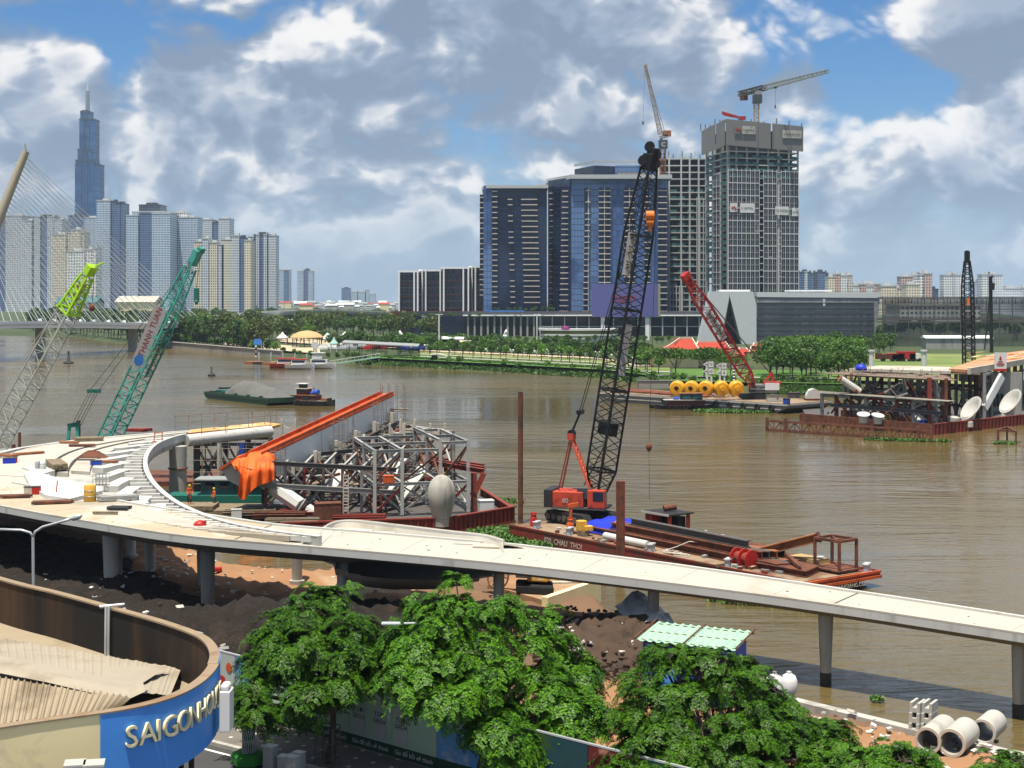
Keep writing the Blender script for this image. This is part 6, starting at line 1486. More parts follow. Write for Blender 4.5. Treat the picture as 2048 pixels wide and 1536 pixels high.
p=gp(2012,888);hyacinth('hyacinth tuft round the small pile frame',p.x,p.y,1.8,1.0,400,0,.2)
p=gp(1010,1004);hyacinth('sparse hyacinth drift behind the red pontoon',p.x,p.y,2.0,1.5,300,0)
p=gp(1755,1404);hyacinth('dark tuft of water plants in the shade by the quay',p.x,p.y,.35,.3,160,0,.10)
# ================================================================== walkway ribbon on piers
random.seed(31)
RB=[(-160,985,6.1),(0,1013,6.1),(150,1040,6.1),(370,1073,6.0),(660,1098,5.6),(975,1126,5.2),(1285,1161,4.8),(1630,1206,4.5),(2048,1269,4.3),(2350,1318,4.2)]
NE_=catmull([gp(*p) for p in RB],12)                       # near top edge
WID=[7.5,7.0,6.8,6.6,6.4,6.2,5.2,4.0,3.5,3.4]
def wid(i): k=i/12;a=int(min(k,8));return WID[a]+(WID[a+1]-WID[a])*(k-a)
nrm_=[]
for i,p in enumerate(NE_):
    d=NE_[min(i+1,len(NE_)-1)]-NE_[max(i-1,0)];n=V(-d.y,d.x,0).normalized();nrm_.append(n if n.y>0 else -n)
t=thing('pedestrian_walkway',NE_[60],'long curving white concrete footbridge ribbon across the picture','footbridge')
def deck_seg(i0,i1,name,mat,inset0=0.0,inset1=0.0,z0=-.36,z1=0.0,w_of=None):
    rows=[]
    for i in range(i0,i1+1):
        w=(w_of or wid)(i);a=NE_[i]+nrm_[i]*inset0;c=NE_[i]+nrm_[i]*(w-inset1)
        rows.append([a+V(0,0,z0),a+V(0,0,z1),c+V(0,0,z1),c+V(0,0,z0),a+V(0,0,z0)])
    bb=MB();bb.grid(rows);bb.add(rows[0][:4],[(0,1,2,3)]);bb.add(rows[-1][:4],[(3,2,1,0)]);return bb.build(name,mat,t)
JO=85                                                     # the open joint on the right
for i0,i1,mt in ((0,40,'deck_cream'),(40,JO,'deck_white'),(JO,len(NE_)-1,'deck_white')):
    ga=.03 if i0 else 0
    deck_seg(i0,i1,'deck_slab',mt,.02,.02,-.12,0.0)
    deck_seg(i0,i1,'edge_fascia','deck_side',0,0,-.40,-.035)
    rows=[]
    deck_seg(i0,i1,'near_kerb','deck_white',.0,0,-.02,.07,lambda i: .22)
    rows=[]
    for i in range(i0,i1+1): w=wid(i);a=NE_[i]+nrm_[i]*(w-.25);c=NE_[i]+nrm_[i]*w;rows.append([a-V(0,0,.02),a+V(0,0,.12),c+V(0,0,.12),c-V(0,0,.3),a-V(0,0,.02)])
    bb=MB();bb.grid(rows);bb.build('far_kerb','white_steel',t)
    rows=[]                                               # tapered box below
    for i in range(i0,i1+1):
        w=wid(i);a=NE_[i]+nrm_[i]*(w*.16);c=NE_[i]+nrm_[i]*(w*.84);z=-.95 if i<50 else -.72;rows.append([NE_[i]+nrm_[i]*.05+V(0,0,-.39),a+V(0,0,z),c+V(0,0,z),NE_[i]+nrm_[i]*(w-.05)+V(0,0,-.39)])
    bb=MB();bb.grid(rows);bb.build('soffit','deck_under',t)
for i in range(4,len(NE_),7):
    if abs(i-JO)>3: bar(t,'cast_joint',NE_[i]+nrm_[i]*.2+V(0,0,.003),NE_[i]+nrm_[i]*(wid(i)-.3)+V(0,0,.003),.035,.008,'concrete_grey')
for i in (40,JO): a=NE_[i];c=NE_[i]+nrm_[i]*wid(i);bar(t,'joint_strip',a+V(0,0,.012),c+V(0,0,.012),.07,.03,'steel_dark')
def ribbon_at(px):
    j=min(range(len(NE_)),key=lambda i: abs(1024+NE_[i].x/NE_[i].y*K-px));return j
def pier(px,rt,rb,lab,zb=-1.5,wet=False,off=.5):
    j=ribbon_at(px);c=NE_[j]+nrm_[j]*(wid(j)*off*.55+.4);t2=thing('bridge_pier',V(c.x,c.y,0),lab,'pier','concrete piers of the footbridge');zt=c.z-.75
    bb=MB();bb.lathe(V(c.x,c.y,0),[(rb,zb),(rb,.75),(rb*1.05,1.2),((rb+rt)/2,zt*.6),(rt,zt)],20);bb.build('shaft','concrete_pier',t2,smooth=50)
    if wet: bb=MB();bb.lathe(V(c.x,c.y,0),[(rb+.012,-.5),(rb+.012,.62),(rb+.006,.66)],20);bb.build('tide_stain','wet_concrete',t2,smooth=50)
pier(160,.68,.52,'leftmost thick pier under the cream deck',0);pier(366,.46,.37,'tall pier beside the dark spoil heap',0);pier(660,.36,.30,'pier directly behind the left street tree',0);pier(974,.33,.28,'pier behind the top of the middle street tree',0)
pier(1287,.32,.29,'pier at the muddy water edge',-1);pier(1633,.40,.29,'tall tapered pier with a black tide stain, left of the pipes',-1,True);pier(2001,.32,.27,'tall tapered pier at the right edge behind the pipes',-1,True)
for lab,px,py,Y in (('second-row pier in the shade behind the tall left pier',300,1078,100),('stout dark pier in the shade under the fork of the deck',405,1088,97),('thin pier in the shade under the planter',594,1110,98),('pale pier in the shade at the far left',262,1070,108)):
    p=at(px,py,Y);t2=thing('bridge_pier',V(p.x,p.y,0),lab,'pier','concrete piers of the footbridge');bb=MB();bb.lathe(V(p.x,p.y,0),[(.30,0),(.38,4),(.42,5.2)],16);bb.build('shaft','concrete_pier',t2,smooth=50);bb=MB();bb.lathe(V(p.x,p.y,0),[(.5,0.5),(.5,1.7),(.32,1.75)],16);bb.build('footing','concrete_pier',t2)
bb=MB()
for k in range(80):
    i=random.randrange(2,len(NE_)-2);p=NE_[i].lerp(NE_[i+1],random.random())+nrm_[i]*random.uniform(.4,wid(i)-.5);s_=random.uniform(.02,.08);bb.box(p+V(0,0,.01+s_*.2),(s_*random.uniform(.6,2.5),s_,s_*.4),rz=random.uniform(0,3))
bb.build('deck_grit','timber',label='small grit and offcuts scattered on the white footbridge deck',cat='debris',kind='stuff')
for px,nm in ((400,'red_bag'),):
    p=gp(400,1053,6.02);t2=thing('red_bag',p,'crumpled red bag lying on the cream deck','bag');bb=MB();bb.lathe(p,[(.38,0),(.42,.12),(.3,.3),(.1,.38)],9);ob=bb.build('bag','red_paint',t2,smooth=True)
    bb=MB();bb.box(p+V(.25,-.1,.3),(.3,.2,.12),rz=.6);bb.build('knot','red_paint',t2)

# ================================================================== plaza deck at the fork
ZP=6.1
inner=catmull([gp(*p,ZP) for p in ((380,868),(345,876),(312,890),(294,910),(291,935),(305,965),(340,998),(390,1025),(460,1048),(545,1064),(640,1076))],6)
outer=[gp(*p,ZP) for p in ((382,862),(330,866),(230,874),(130,884),(40,897),(-40,915),(-160,950))]
t=thing('plaza_deck',gp(150,930,ZP),'wide white fork deck under construction with exposed ribs at the left','deck')
# base slab: polygon between inner rim, outer rim and the walkway
loop=[p for p in inner]+[NE_[i]+nrm_[i]*(wid(i)-.3) for i in range(46,-1,-2)]+list(reversed(outer))
me=bpy.data.meshes.new('base_slab')
import bmesh
bm_=bmesh.new()
o0=t.location
top=[bm_.verts.new((p.x-o0.x,p.y-o0.y,-.42)) for p in loop];f=bm_.faces.new(top)
r_=bmesh.ops.extrude_face_region(bm_,geom=[f]);bmesh.ops.translate(bm_,vec=(0,0,-.7),verts=[v for v in r_['geom'] if isinstance(v,bmesh.types.BMVert)])
bmesh.ops.triangulate(bm_,faces=bm_.faces[:]);bmesh.ops.recalc_face_normals(bm_,faces=bm_.faces[:]);bm_.to_mesh(me);bm_.free();me.materials.append(MAT['concrete'])
ob=bpy.data.objects.new('base_slab',me);COL.objects.link(ob);ob.parent=t
def sweep(name,path,prof,mat,parent=t,closed=True):
    """profile (across, up) swept along path; across points to the left of travel"""
    rows=[]
    for i,p in enumerate(path):
        d=path[min(i+1,len(path)-1)]-path[max(i-1,0)];n=V(-d.y,d.x,0).normalized();rows.append([p+n*a+V(0,0,z) for a,z in prof]+([p+n*prof[0][0]+V(0,0,prof[0][1])] if closed else []))
    bb=MB();bb.grid(rows)
    if closed: k=len(prof);bb.add(rows[0][:k],[tuple(range(k))]);bb.add(rows[-1][:k],[tuple(range(k))[::-1]])
    return bb.build(name,mat,parent)
sweep('rim_beam',inner,[(-.15,-.5),(.15,-.6),(.17,.08),(-.17,.08)],'deck_side')
sweep('rim_top',inner,[(-.19,.085),(.19,.085),(.19,.13),(-.19,.13)],'white_steel')
sweep('outer_rim',outer,[(-.3,-.6),(.3,-.6),(.3,.08),(-.3,.08)],'white_steel')
# concentric white slab strips following the bend
def at_uv(u,v):
    """u 0..1 along the bend (far end to walkway), v 0 at the inner rim to 1 at the outer edge"""
    k=u*(len(inner)-1);i=int(min(k,len(inner)-2));a=inner[i].lerp(inner[i+1],k-i)
    ob_=OB(u);return a.lerp(ob_,v)
OBP=catmull([gp(*p,ZP) for p in ((382,862),(300,868),(180,878),(70,892),(0,915),(-20,950),(10,985),(120,1010),(240,1034),(380,1056),(560,1072))],6)
def OB(u): k=u*(len(OBP)-1);i=int(min(k,len(OBP)-2));return OBP[i].lerp(OBP[i+1],k-i)
def strip_uv(name,u0,u1,v0,v1,z0,z1,mat,n=14,vf=None):
    rows=[]
    for i in range(n+1):
        u=u0+(u1-u0)*i/n;a,c=at_uv(u,v0),at_uv(u,v1);rows.append([a+V(0,0,z0),a+V(0,0,z1),c+V(0,0,z1),c+V(0,0,z0),a+V(0,0,z0)])
    bb=MB();bb.grid(rows);bb.add(rows[0][:4],[(0,1,2,3)]);bb.add(rows[-1][:4],[(3,2,1,0)]);return bb.build(name,mat,t)
strip_uv('top_slab',0.0,.50,.62,.985,-.4,.02,'deck_white',20)
strip_uv('top_slab',.0,.46,.50,.60,-.4,-.06,'deck_white',18)
strip_uv('top_slab',.04,.44,.36,.48,-.4,-.16,'deck_white',18)
strip_uv('top_slab',.50,.92,.66,.985,-.4,-.06,'deck_white',18)
# curved upstand ribs between the slabs
for k,u in enumerate([.10,.155,.21,.265,.32,.375,.43,.485,.54,.595,.65]):
    a=at_uv(u-.01,.13);c=at_uv(u+.05,.40-.18*(k/10));mdl=a.lerp(c,.5)+V(-.1,-.7,0)
    path=[a,a.lerp(mdl,.5)+V(0,-.12,0),mdl,mdl.lerp(c,.5)+V(0,-.25,0),c];path=catmull(path,3)
    sweep('curved_rib',path,[(-.55,-.4),(.55,-.4),(.55,.02-.02*(k%2)),(-.55,.02)],'white_steel')
for k in range(44):                                        # short radial ribs along the rim
    u=.05+.93*k/43;a=at_uv(u,.02);c=at_uv(u+.008,.14 if u<.62 else .14+.5*(u-.62));w_=.42 if u<.6 else .34
    bar(t,'radial_rib',a+V(0,0,-.12),c+V(0,0,-.12),w_,.3,'white_steel')
for k in range(20):                                        # long comb ribs towards the tip
    u=.60+.36*k/19;a=at_uv(u,.22);c=at_uv(u-.03,.86);bar(t,'comb_rib',a+V(0,0,-.15),c+V(0,0,-.15),.55,.32,'deck_white')
bb=MB();bb.prism([p.to_2d() for p in [gp(*q,ZP) for q in ((-170,950),(40,938),(66,975),(100,1003),(40,1012),(-170,985))]],ZP-.5,ZP-.03);bb.build('top_slab','deck_white',t)
# smooth raised white tongue beside the cream deck
tg=[gp(*p,ZP+.12) for p in ((48,950),(60,944),(110,958),(200,978),(205,985),(140,1002),(90,994),(60,974))]
bb=MB();bb.prism([p.to_2d() for p in tg],ZP-.5,ZP+.28);bb.build('raised_tongue','plaster_white',t)
bb=MB();bb.prism([p.to_2d() for p in [gp(*q,ZP) for q in ((44,938),(80,932),(110,944),(84,952))]],ZP-.4,ZP+.15);bb.build('raised_tongue','white_steel',t)
# things lying on the plaza deck
def plank_stack(label,px,py,L,w,n,rz,mat='timber',z=ZP+.05,name='plank_stack'):
    p=gp(px,py,z);t2=thing(name,p,label,'timber');d=V(math.cos(rz),math.sin(rz),0);nn=V(-d.y,d.x,0)
    for k in range(n): o_=p+nn*((k%3)-1)*w*1.05+V(0,0,.09+(k // 3)*.17)+d*random.uniform(-.15,.15);bar(t2,'plank',o_-d*L/2,o_+d*L/2,w,.15,mat)
    return t2
plank_stack('stack of weathered dark planks beside the small cylinders',113,935,4.6,.4,9,-1.15)
plank_stack('long dark red beams lying by the walkway edge',104,1006,2.6,.3,3,.3,'rust');plank_stack('dark rusty beams on the cream deck near the left edge',32,994,2.0,.3,3,.25,'rust')
plank_stack('brown reinforcement bundle on the upper left deck',58,908,2.8,.25,3,.75,'rust_orange');plank_stack('brown boards on the left edge of the deck',10,912,2.4,.3,3,-.35,'rust_orange');plank_stack('dark timber pile near the far rim',178,881,2.6,.5,6,.35,'timber');plank_stack('thin dark boards below the timber pile',166,892,2.4,.3,3,.18,'rust');plank_stack('brown boards left of the timber pile',140,886,1.8,.3,3,-.05,'rust_orange')
plank_stack('dark maroon beams on the far rim by the white tube',279,863,2.0,.5,6,-.3,'rust_red');plank_stack('single board on the cream deck',210,1027,1.6,.25,1,-.02,'timber');plank_stack('small brown beam pile beside a blue drum',215,925,1.6,.3,3,.1,'rust_orange');plank_stack('loose grey battens among the ribs',235,1000,2.6,.3,6,.4,'concrete_grey');plank_stack('black plate beside the grey battens',238,1018,1.4,.35,3,-.1,'hull_dark')
def prop_box(name,label,cat,px,py,sz,mat,z=ZP,lid='steel_dark',rz=.2):
    p=gp(px,py,z);t2=thing(name,p,label,cat);bb=MB();bb.box(p+V(0,0,sz[2]/2),sz,rz=rz);bb.build('body',mat,t2,bevel=.03);bb=MB();bb.box(p+V(0,0,sz[2]+.03),(sz[0]*1.05,sz[1]*1.05,.06),rz=rz);bb.build('lid',lid,t2);return t2
def prop_cyl(name,label,cat,px,py,r,h,mat,z=ZP,bands=2):
    p=gp(px,py,z);t2=thing(name,p,label,cat);bb=MB();bb.lathe(p,[(r*.96,0),(r,.03),(r,h-.03),(r*.96,h),(r*.8,h)],16);bb.build('body',mat,t2,smooth=40);bb=MB()
    for k in range(bands): bb.lathe(p+V(0,0,h*(k+1)/(bands+1)),[(r,-.02),(r*1.05,0),(r,.02)],16)
    bb.build('band','steel',t2);return t2
prop_cyl('yellow_drum','yellow and cream drum standing on the deck','drum',180,1003,.42,1.15,'yellow_paint');prop_cyl('small_cylinder','left of two small grey cylinders beside the planks','cylinder',75,937,.22,.6,'grey_paint',ZP+.15);prop_cyl('small_cylinder','right bluish one of two small cylinders beside the planks','cylinder',86,938,.25,.6,'tent_white',ZP+.15)
prop_box('red_machine','small red machine on the cream deck','machine',73,989,(.6,.5,.55),'red_paint');prop_box('pale_box','pale box beside the small red machine','box',57,988,(.6,.5,.5),'ridge_pale');prop_box('blue_drum_box','blue canister beside the small brown beams','canister',192,930,(.9,.4,.35),'blue_drum',rz=.5);prop_box('blue_bundle','blue and purple cloth bundle near the left edge','bundle',18,927,(1.0,.6,.45),'blue_tarp',rz=.4);prop_box('red_bundle','red cloth bundle beside the blue one','bundle',27,925,(.6,.5,.4),'red_paint',rz=.4);
t2=thing('wire_cage',gp(202,972,ZP),'grey wire cage on the middle of the ribs','cage');p=gp(202,972,ZP)
for k in range(5):
    for z in (.1,.5,.9): bar(t2,'wire',p+V(-.5,-.4+.2*k,z),p+V(.5,-.4+.2*k,z),.03,.03,'concrete_grey')
    for d in (-.4,.4): bar(t2,'wire',p+V(-.5+.25*k,d,0),p+V(-.5+.25*k,d,.95),.035,.035,'concrete_grey',up=(0,1,0))
t2=thing('brown_hatch',gp(184,915,ZP),'brown wedge-shaped hatch on the white slab','hatch');p=gp(184,916,ZP);bb=MB();bb.add([p+V(-1.3,-.6,.02),p+V(1.3,-.6,.02),p+V(1.3,.6,.02),p+V(-1.3,.6,.02),p+V(-.5,-.2,.6),p+V(.5,-.2,.6),p+V(.5,.3,.6),p+V(-.5,.3,.6)],[(0,1,5,4),(1,2,6,5),(2,3,7,6),(3,0,4,7),(4,5,6,7)]);bb.build('cover','rust',t2);bb=MB();bb.box(p+V(0,0,.64),(.7,.3,.06));bb.build('handle','rust_red',t2)
for i,(px,py) in enumerate(((112,992),(308,884))):
    p=gp(px,py,ZP);t2=thing('safety_post',p,['thin orange post on the white tongue','pair of orange posts by the far rim'][i],'post');bar(t2,'post',p,p+V(.1,0,1.1),.09,.09,'orange_paint','cyl');bb=MB();bb.lathe(p,[(.22,0),(.22,.06),(.06,.1)],10);bb.build('foot','orange_paint',t2)
    if i: bar(t2,'post',p+V(.8,0,0),p+V(.8,0,1.1),.09,.09,'orange_paint','cyl');bar(t2,'rail',p+V(0,0,.9),p+V(.9,0,.9),.06,.06,'orange_paint')
# big pier under the far end of the fork
p=V((356-1024)/K*152,152,0);t2=thing('fork_pier',p,'stout brown-grey concrete pier under the far end of the fork deck','pier');bb=MB();bb.lathe(p,[(.95,-1),(.85,3),(.9,5.2)],20);bb.build('shaft','concrete_pier',t2,smooth=50);bb=MB();bb.lathe(p,[(1.02,2.9),(1.02,3.0),(.9,3.02)],20);bb.build('joint_band','rust',t2)
# canoe-shaped planter hanging on the walkway
cl=catmull([gp(*p,5.5) for p in ((640,1075),(650,1060),(675,1050),(720,1049),(800,1058),(900,1070),(970,1078),(1006,1088))],5)
t2=thing('boat_shaped_planter',cl[12],'white canoe-shaped hollow bay bulging from the far side of the walkway','bay')
sweep('rim',cl,[(-.09,-.1),(.09,-.1),(.09,.24),(-.09,.24)],'white_steel',t2)
rows=[]
for i,p in enumerate(cl):
    u=i/(len(cl)-1);j=ribbon_at(1024+p.x/p.y*K);q_=NE_[j]+nrm_[j]*(wid(j)*.9);rows.append([p+V(0,0,-.05),p.lerp(q_,.25)+V(0,0,-.55*math.sin(math.pi*u)),p.lerp(q_,.7)+V(0,0,-.5*math.sin(math.pi*u)),V(q_.x,q_.y,q_.z-.1)])
bb=MB();bb.grid(rows);bb.build('inner_floor','deck_cream',t2)
rows=[]
for i,p in enumerate(cl):
    u=i/(len(cl)-1);s_=math.sin(math.pi*min(1,u*1.02));j=ribbon_at(1024+p.x/p.y*K);q_=NE_[j]+nrm_[j]*1.0;rows.append([p+V(0,.02,.3),p.lerp(q_,.12)+V(0,0,-1.4*s_),p.lerp(q_,.5)+V(0,0,-2.15*s_-.2),p.lerp(q_,.85)+V(0,0,-2.2*s_-.3),V(q_.x,q_.y-.4*s_,q_.z-.45-1.1*s_)])
bb=MB();bb.grid(rows);bb.build('hull','deck_white',t2,smooth=True)
for k in range(9): p=cl[6+k*3];bar(t2,'formwork_panel',p+V(-.7,-1.3-.1*(k%3),-.15),p+V(.9,-1.5,-.2),1.0,.08,['white_steel','concrete','deck_cream'][k%3])

# ================================================================== white tube girder and orange inclined girder
t2=thing('edge_tube_girder',at(455,870,158),'white tubular edge girder with orange plywood top','girder')
a,c=at(372,884,154),at(540,864,162);a.z,c.z=5.55,5.8
bb=MB();bb.cyl(a,c,.62,n=18);bb.build('tube','white_steel',t2,smooth=40)
bb=MB();bb.prism([p.to_2d() for p in (a+V(0,.5,0),c+V(-.5,.5,0),c+V(.4,5.6,0),c+V(-1.8,8.0,0),a+V(-.9,6.2,0))],5.9,6.15);bb.build('plywood_top','orange_ply',t2)
bar(t2,'edge_strip',a+V(0,.4,.66),c+V(0,.4,.55),.25,.2,'rust_orange')
for k in range(9): p=(a+V(-2,4,.6)).lerp(c+V(0,4.6,.5),k/8);bar(t2,'guard_post',p,p+V(0,0,1.7),.07,.07,'scaffold',up=(0,1,0))
for z in (.9,1.6): bar(t2,'guard_rail',a+V(-2,4,.6+z),c+V(0,4.6,.5+z),.06,.06,'scaffold')
for k in range(4): p=(a+V(1.5,.5,.6)).lerp(c+V(0,.5,.6),k/3);bar(t2,'guard_post',p,p+V(0,0,1.5),.06,.06,'scaffold',up=(0,1,0))
GL,GH=at(512,940,138),at(776,812,166)               # centre line of the inclined girder
t2=thing('inclined_box_girder',GL,'big inclined grey box girder with bright orange top flange','girder')
gd=(GH-GL).normalized();gm=frame(gd);gh=2.55
bb=MB();bb.box((GL+GH)/2,(1.5,(GH-GL).length,gh),M=gm);bb.build('web_box','girder_grey',t2)
up_=gm @ V(0,0,1);rt_=gm @ V(1,0,0)
for d,w_ in ((-.70,.12),(.70,.12)): bar(t2,'top_flange_lip',GL+up_*(gh/2+.22)+rt_*d,GH+up_*(gh/2+.22)+rt_*d,w_,.45,'orange_paint',up=up_)
bar(t2,'top_flange',GL+up_*(gh/2+.03),GH+up_*(gh/2+.03)+gd*.4,1.62,.07,'orange_paint',up=up_)
bar(t2,'side_stripe',GL+up_*(gh/2-.06)+rt_*.78,GH+up_*(gh/2-.06)+rt_*.78,.03,.16,'orange_paint',up=up_)
for k in range(4): p=GL.lerp(GH,.15+.25*k);bar(t2,'stiffener',p+rt_*.765-up_*gh/2,p+rt_*.765+up_*(gh/2-.2),.03,.03,'steel_light',up=rt_)
# lower end segment wrapped in tarp
A0=at(468,958,137)
t2=thing('arch_end_segment',at(470,1000,137),'white angular arch segment with orange plywood lining','segment')
bb=MB();pts_=[at(442,938,138),at(466,923,138),at(490,916,138),at(489,957,138),at(477,972,138),at(455,960,138)];bb.extrude(pts_,(1.2,4.0,0));bb.build('shell','white_steel',t2)
bb=MB();bb.extrude([at(437,942,137.6),at(438,936,137.6),at(472,915,137.6),at(492,907,137.6),at(491,914,137.6),at(468,922,137.6),at(443,940,137.6)],(1.3,4.2,.1));bb.build('plywood_lining','orange_paint',t2)
# draped orange tarpaulin
t2=thing('orange_tarpaulin',at(520,1000,136),'bright orange tarpaulin draped over the joint of the arch','tarpaulin')
TC=[(462,924,470,938),(474,913,483,952),(488,908,476,990),(499,905,488,999),(514,904,507,978),(530,904,526,968),(542,909,543,963),(548,920,550,956)];rows=[]
tcp=catmull([V(a_,b_,0) for a_,b_,_,_ in TC],6);bcp=catmull([V(c_,d_,0) for _,_,c_,d_ in TC],6);nI=len(tcp)
for j in range(-3,17):
    r_=[]
    for i in range(nI):
        s_=i/(nI-1);v=max(0,j)/16;q_=tcp[i].lerp(bcp[i],v);Yq=138.2-2.5*math.sin(min(1,v*1.7)*1.57)+(.30*math.sin(s_*37+1.5*v)+.14*math.sin(s_*71-2*v))*v**.6
        p=at(q_.x,q_.y,Yq)
        if j<0: p=at(tcp[i].x,tcp[i].y,138.2)+V(0,-1.2*j,.18*j*j*-.3)
        r_.append(p)
    rows.append(r_)
bb=MB();bb.grid(rows);bb.build('drape','orange_tarp',t2,smooth=True)
bar(t2,'lashing',at(470,930,136),at(545,950,136),.05,.05,'rust')
# white tubular arch leg continuing down right
t2=thing('white_arch_member',at(600,1010,137),'thick white arch leg slanting down from the orange tarpaulin','arch leg');bb=MB();bb.tube([at(520,950,139),at(556,980,137.5),at(602,1012,136)],[.85,.8,.72],8);bb.build('leg','white_steel',t2);bb=MB();bb.tube([at(618,1021,136),at(648,1034,135)],[.62,.2],8);bb.build('pointed_end','white_steel',t2)
bar(t2,'joint_collar',at(601,1011,136),at(606,1014,136),1.5,1.5,'steel','cyl')

# ================================================================== falsework on the pontoon
t=thing('falsework_tower',at(780,1050,134),'open steel falsework frame of bolted columns and braces beside the grey urn','scaffold')
def FW(px,Y,z): return V((px-1024)/K*Y,Y,z)
# front tower: columns (px,Y,top)
CF={}
XS,YS=[(-12.3,'steel_light'),(-9.9,'steel_light'),(-6.9,'steel_light'),(-4.4,'steel_light')],[134.5,141.0,147.5]
topz={0: 6.6,1: 6.6,2: 7.4,3: 7.2}
for i,(x,m_) in enumerate(XS):
    for j,y in enumerate(YS):
        xx=x-j*1.6+(0 if i<2 else .4);CF[(i,j)]=V(xx,y+i*.9,0);bar(t,'column',CF[(i,j)]+V(0,0,.6),CF[(i,j)]+V(0,0,topz[i]),.31,.33,m_ if j==0 else 'steel','H',up=(0,1,0))
for i in range(4):
    for j in range(3):
        for (a,c) in (((i,j),(i+1,j)),((i,j),(i,j+1))):
            if c not in CF: continue
            p,q_=CF[a],CF[c];zt=min(topz[a[0]],topz[c[0]])
            for z in (zt-.2,3.4): bar(t,'beam',p+V(0,0,z),q_+V(0,0,z),.25,.28,'steel_light' if (i+j)%3 else 'steel','H')
            z0,z1=(.9,3.2);bar(t,'brace',p+V(0,0,z0),q_+V(0,0,z1),.15,.17,'steel_light' if (i+j)%2 else 'rust_red','H');bar(t,'brace',p+V(0,0,z1),q_+V(0,0,z0),.14,.16,'steel','H')
            if i==2 or j==1 or a[0] != c[0]: bar(t,'brace',p+V(0,0,3.6),q_+V(0,0,zt-.4),.14,.16,'steel_light' if (i*j)%2 else 'rust','H');
            if (i+j)%2: bar(t,'brace',p+V(0,0,zt-.4),q_+V(0,0,3.6),.14,.16,'steel','H')
# sloping rafters of the low middle bay and its long edge beams
t3=thing('falsework_bay',at(640,1040,140),'lower sloped steel falsework bay under the inclined girder','scaffold')
for k in range(7):
    x0=-22.5+k*1.75;y0=137.2;top=5.1-.10*k;p=V(x0,y0,0);q_=V(x0-1.5+.5*k,y0+10,0);zq_=4.3+.22*k
    bar(t3,'column',p+V(0,0,.6),p+V(0,0,top),.26,.26,['rust','steel','rust_red','steel_dark'][k%4],'H',up=(0,1,0));bar(t3,'column',q_+V(0,0,.6),q_+V(0,0,zq_),.28,.28,['steel_dark','rust','steel'][k%3],'H',up=(0,1,0))
    bar(t3,'rafter',p+V(0,0,top),q_+V(0,0,zq_),.22,.26,'steel_light','H');bar(t3,'rafter',p+V(0,0,top-1.9),q_+V(0,0,3.4),.2,.24,'steel','H')
    if k<6:
        p2=V(x0+1.75,y0,0);q2=V(x0+1.75-1.5+.5*(k+1),y0+10,0);bar(t3,'brace',p+V(0,0,.9),p2+V(0,0,3.0),.14,.16,'rust_red' if k%2 else 'steel','H');bar(t3,'brace',p+V(0,0,4.6),p2+V(0,0,3.1),.14,.16,'steel_light' if k%2 else 'rust','H')
        bar(t3,'brace',q_+V(0,0,1),q2+V(0,0,4),.2,.2,'rust' if k%2 else 'steel_dark','H');bar(t3,'brace',q_+V(0,0,4),q2+V(0,0,1),.2,.2,'steel' if k%2 else 'rust_red','H')
for z,m_ in ((5.15,'steel_dark'),(3.1,'steel')): bar(t3,'edge_beam',V(-23,137,z),V(-10.5,136,z-.55),.36,.42,m_,'H')
for z in (4.3,2.4): bar(t3,'edge_beam',V(-24.5,147.5,z),V(-10.5,147.5,z+1.4),.36,.42,'steel_dark' if z>4 else 'rust','H')
for k in range(46):
    p=V(random.uniform(-22,-5),random.uniform(136,150),random.uniform(.8,4.2));bar(t3,'strut',p,p+V(random.uniform(-2.2,2.2),random.uniform(-2,2),random.uniform(-1.2,1.6)),random.choice([.1,.16,.24]),None,random.choice(['rust','rust_red','steel_dark','steel','scaffold','timber']))
for k in range(8): bar(t3,'walk_plank',V(-22+k*1.4,141,2.2+.2*(k%3)),V(-20+k*1.5,146,2.3+.2*(k%3)),.8,.08,random.choice(['timber','rust','scaffold']))
# bents that carry the inclined girder
t4=thing('girder_support',at(720,900,160),'stepped steel bents and walkways under the inclined girder','scaffold')
for k in range(6):
    u=.16+.155*k;p=GL.lerp(GH,u);zt=p.z-gh/2*1.12
    for d in (-1.5,1.5): bar(t4,'bent_column',V(p.x+d,p.y+.3*d,.2),V(p.x+d,p.y+.3*d,zt+(.9 if d>0 else 0)),.42,.42,['steel_dark','rust','steel'][k%3] if d<0 else 'concrete_grey','H' if d<0 else 'box',up=(0,1,0))
    bar(t4,'cross_head',V(p.x-2.2,p.y-.5,zt),V(p.x+2.2,p.y+.5,zt),.4,.45,'steel','H');bar(t4,'saddle_post',V(p.x+1.25,p.y-.35,zt-.2),V(p.x+1.25,p.y-.35,zt+1.1),.35,.5,'ridge_pale',up=(0,1,0))
    if k<5:
        q_=GL.lerp(GH,u+.155);zq=q_.z-gh/2*1.12
        for d in (-1.5,1.5): bar(t4,'bent_brace',V(p.x+d,p.y,.6),V(q_.x+d,q_.y,zq-.6),.2,.22,'rust' if k%2 else 'steel','H');bar(t4,'bent_brace',V(p.x+d,p.y,zt-.4),V(q_.x+d,q_.y,.8),.2,.22,'steel_dark','H')
        bar(t4,'runner_beam',V(p.x+1.7,p.y,zt),V(q_.x+1.7,q_.y,zq),.34,.4,'steel_dark','H')
    for kk in range(2): z=zt-1.2-1.8*kk;bar(t4,'walk_plank',V(p.x-1.4,p.y-1.6,z),V(p.x+3.2,p.y-1.0,z),.7,.08,'timber' if kk else 'concrete')
ge=GH+gd*.3
t4b=thing('scaffold_stair',ge,'tube scaffold with plank landings round the high end of the girder','scaffold')
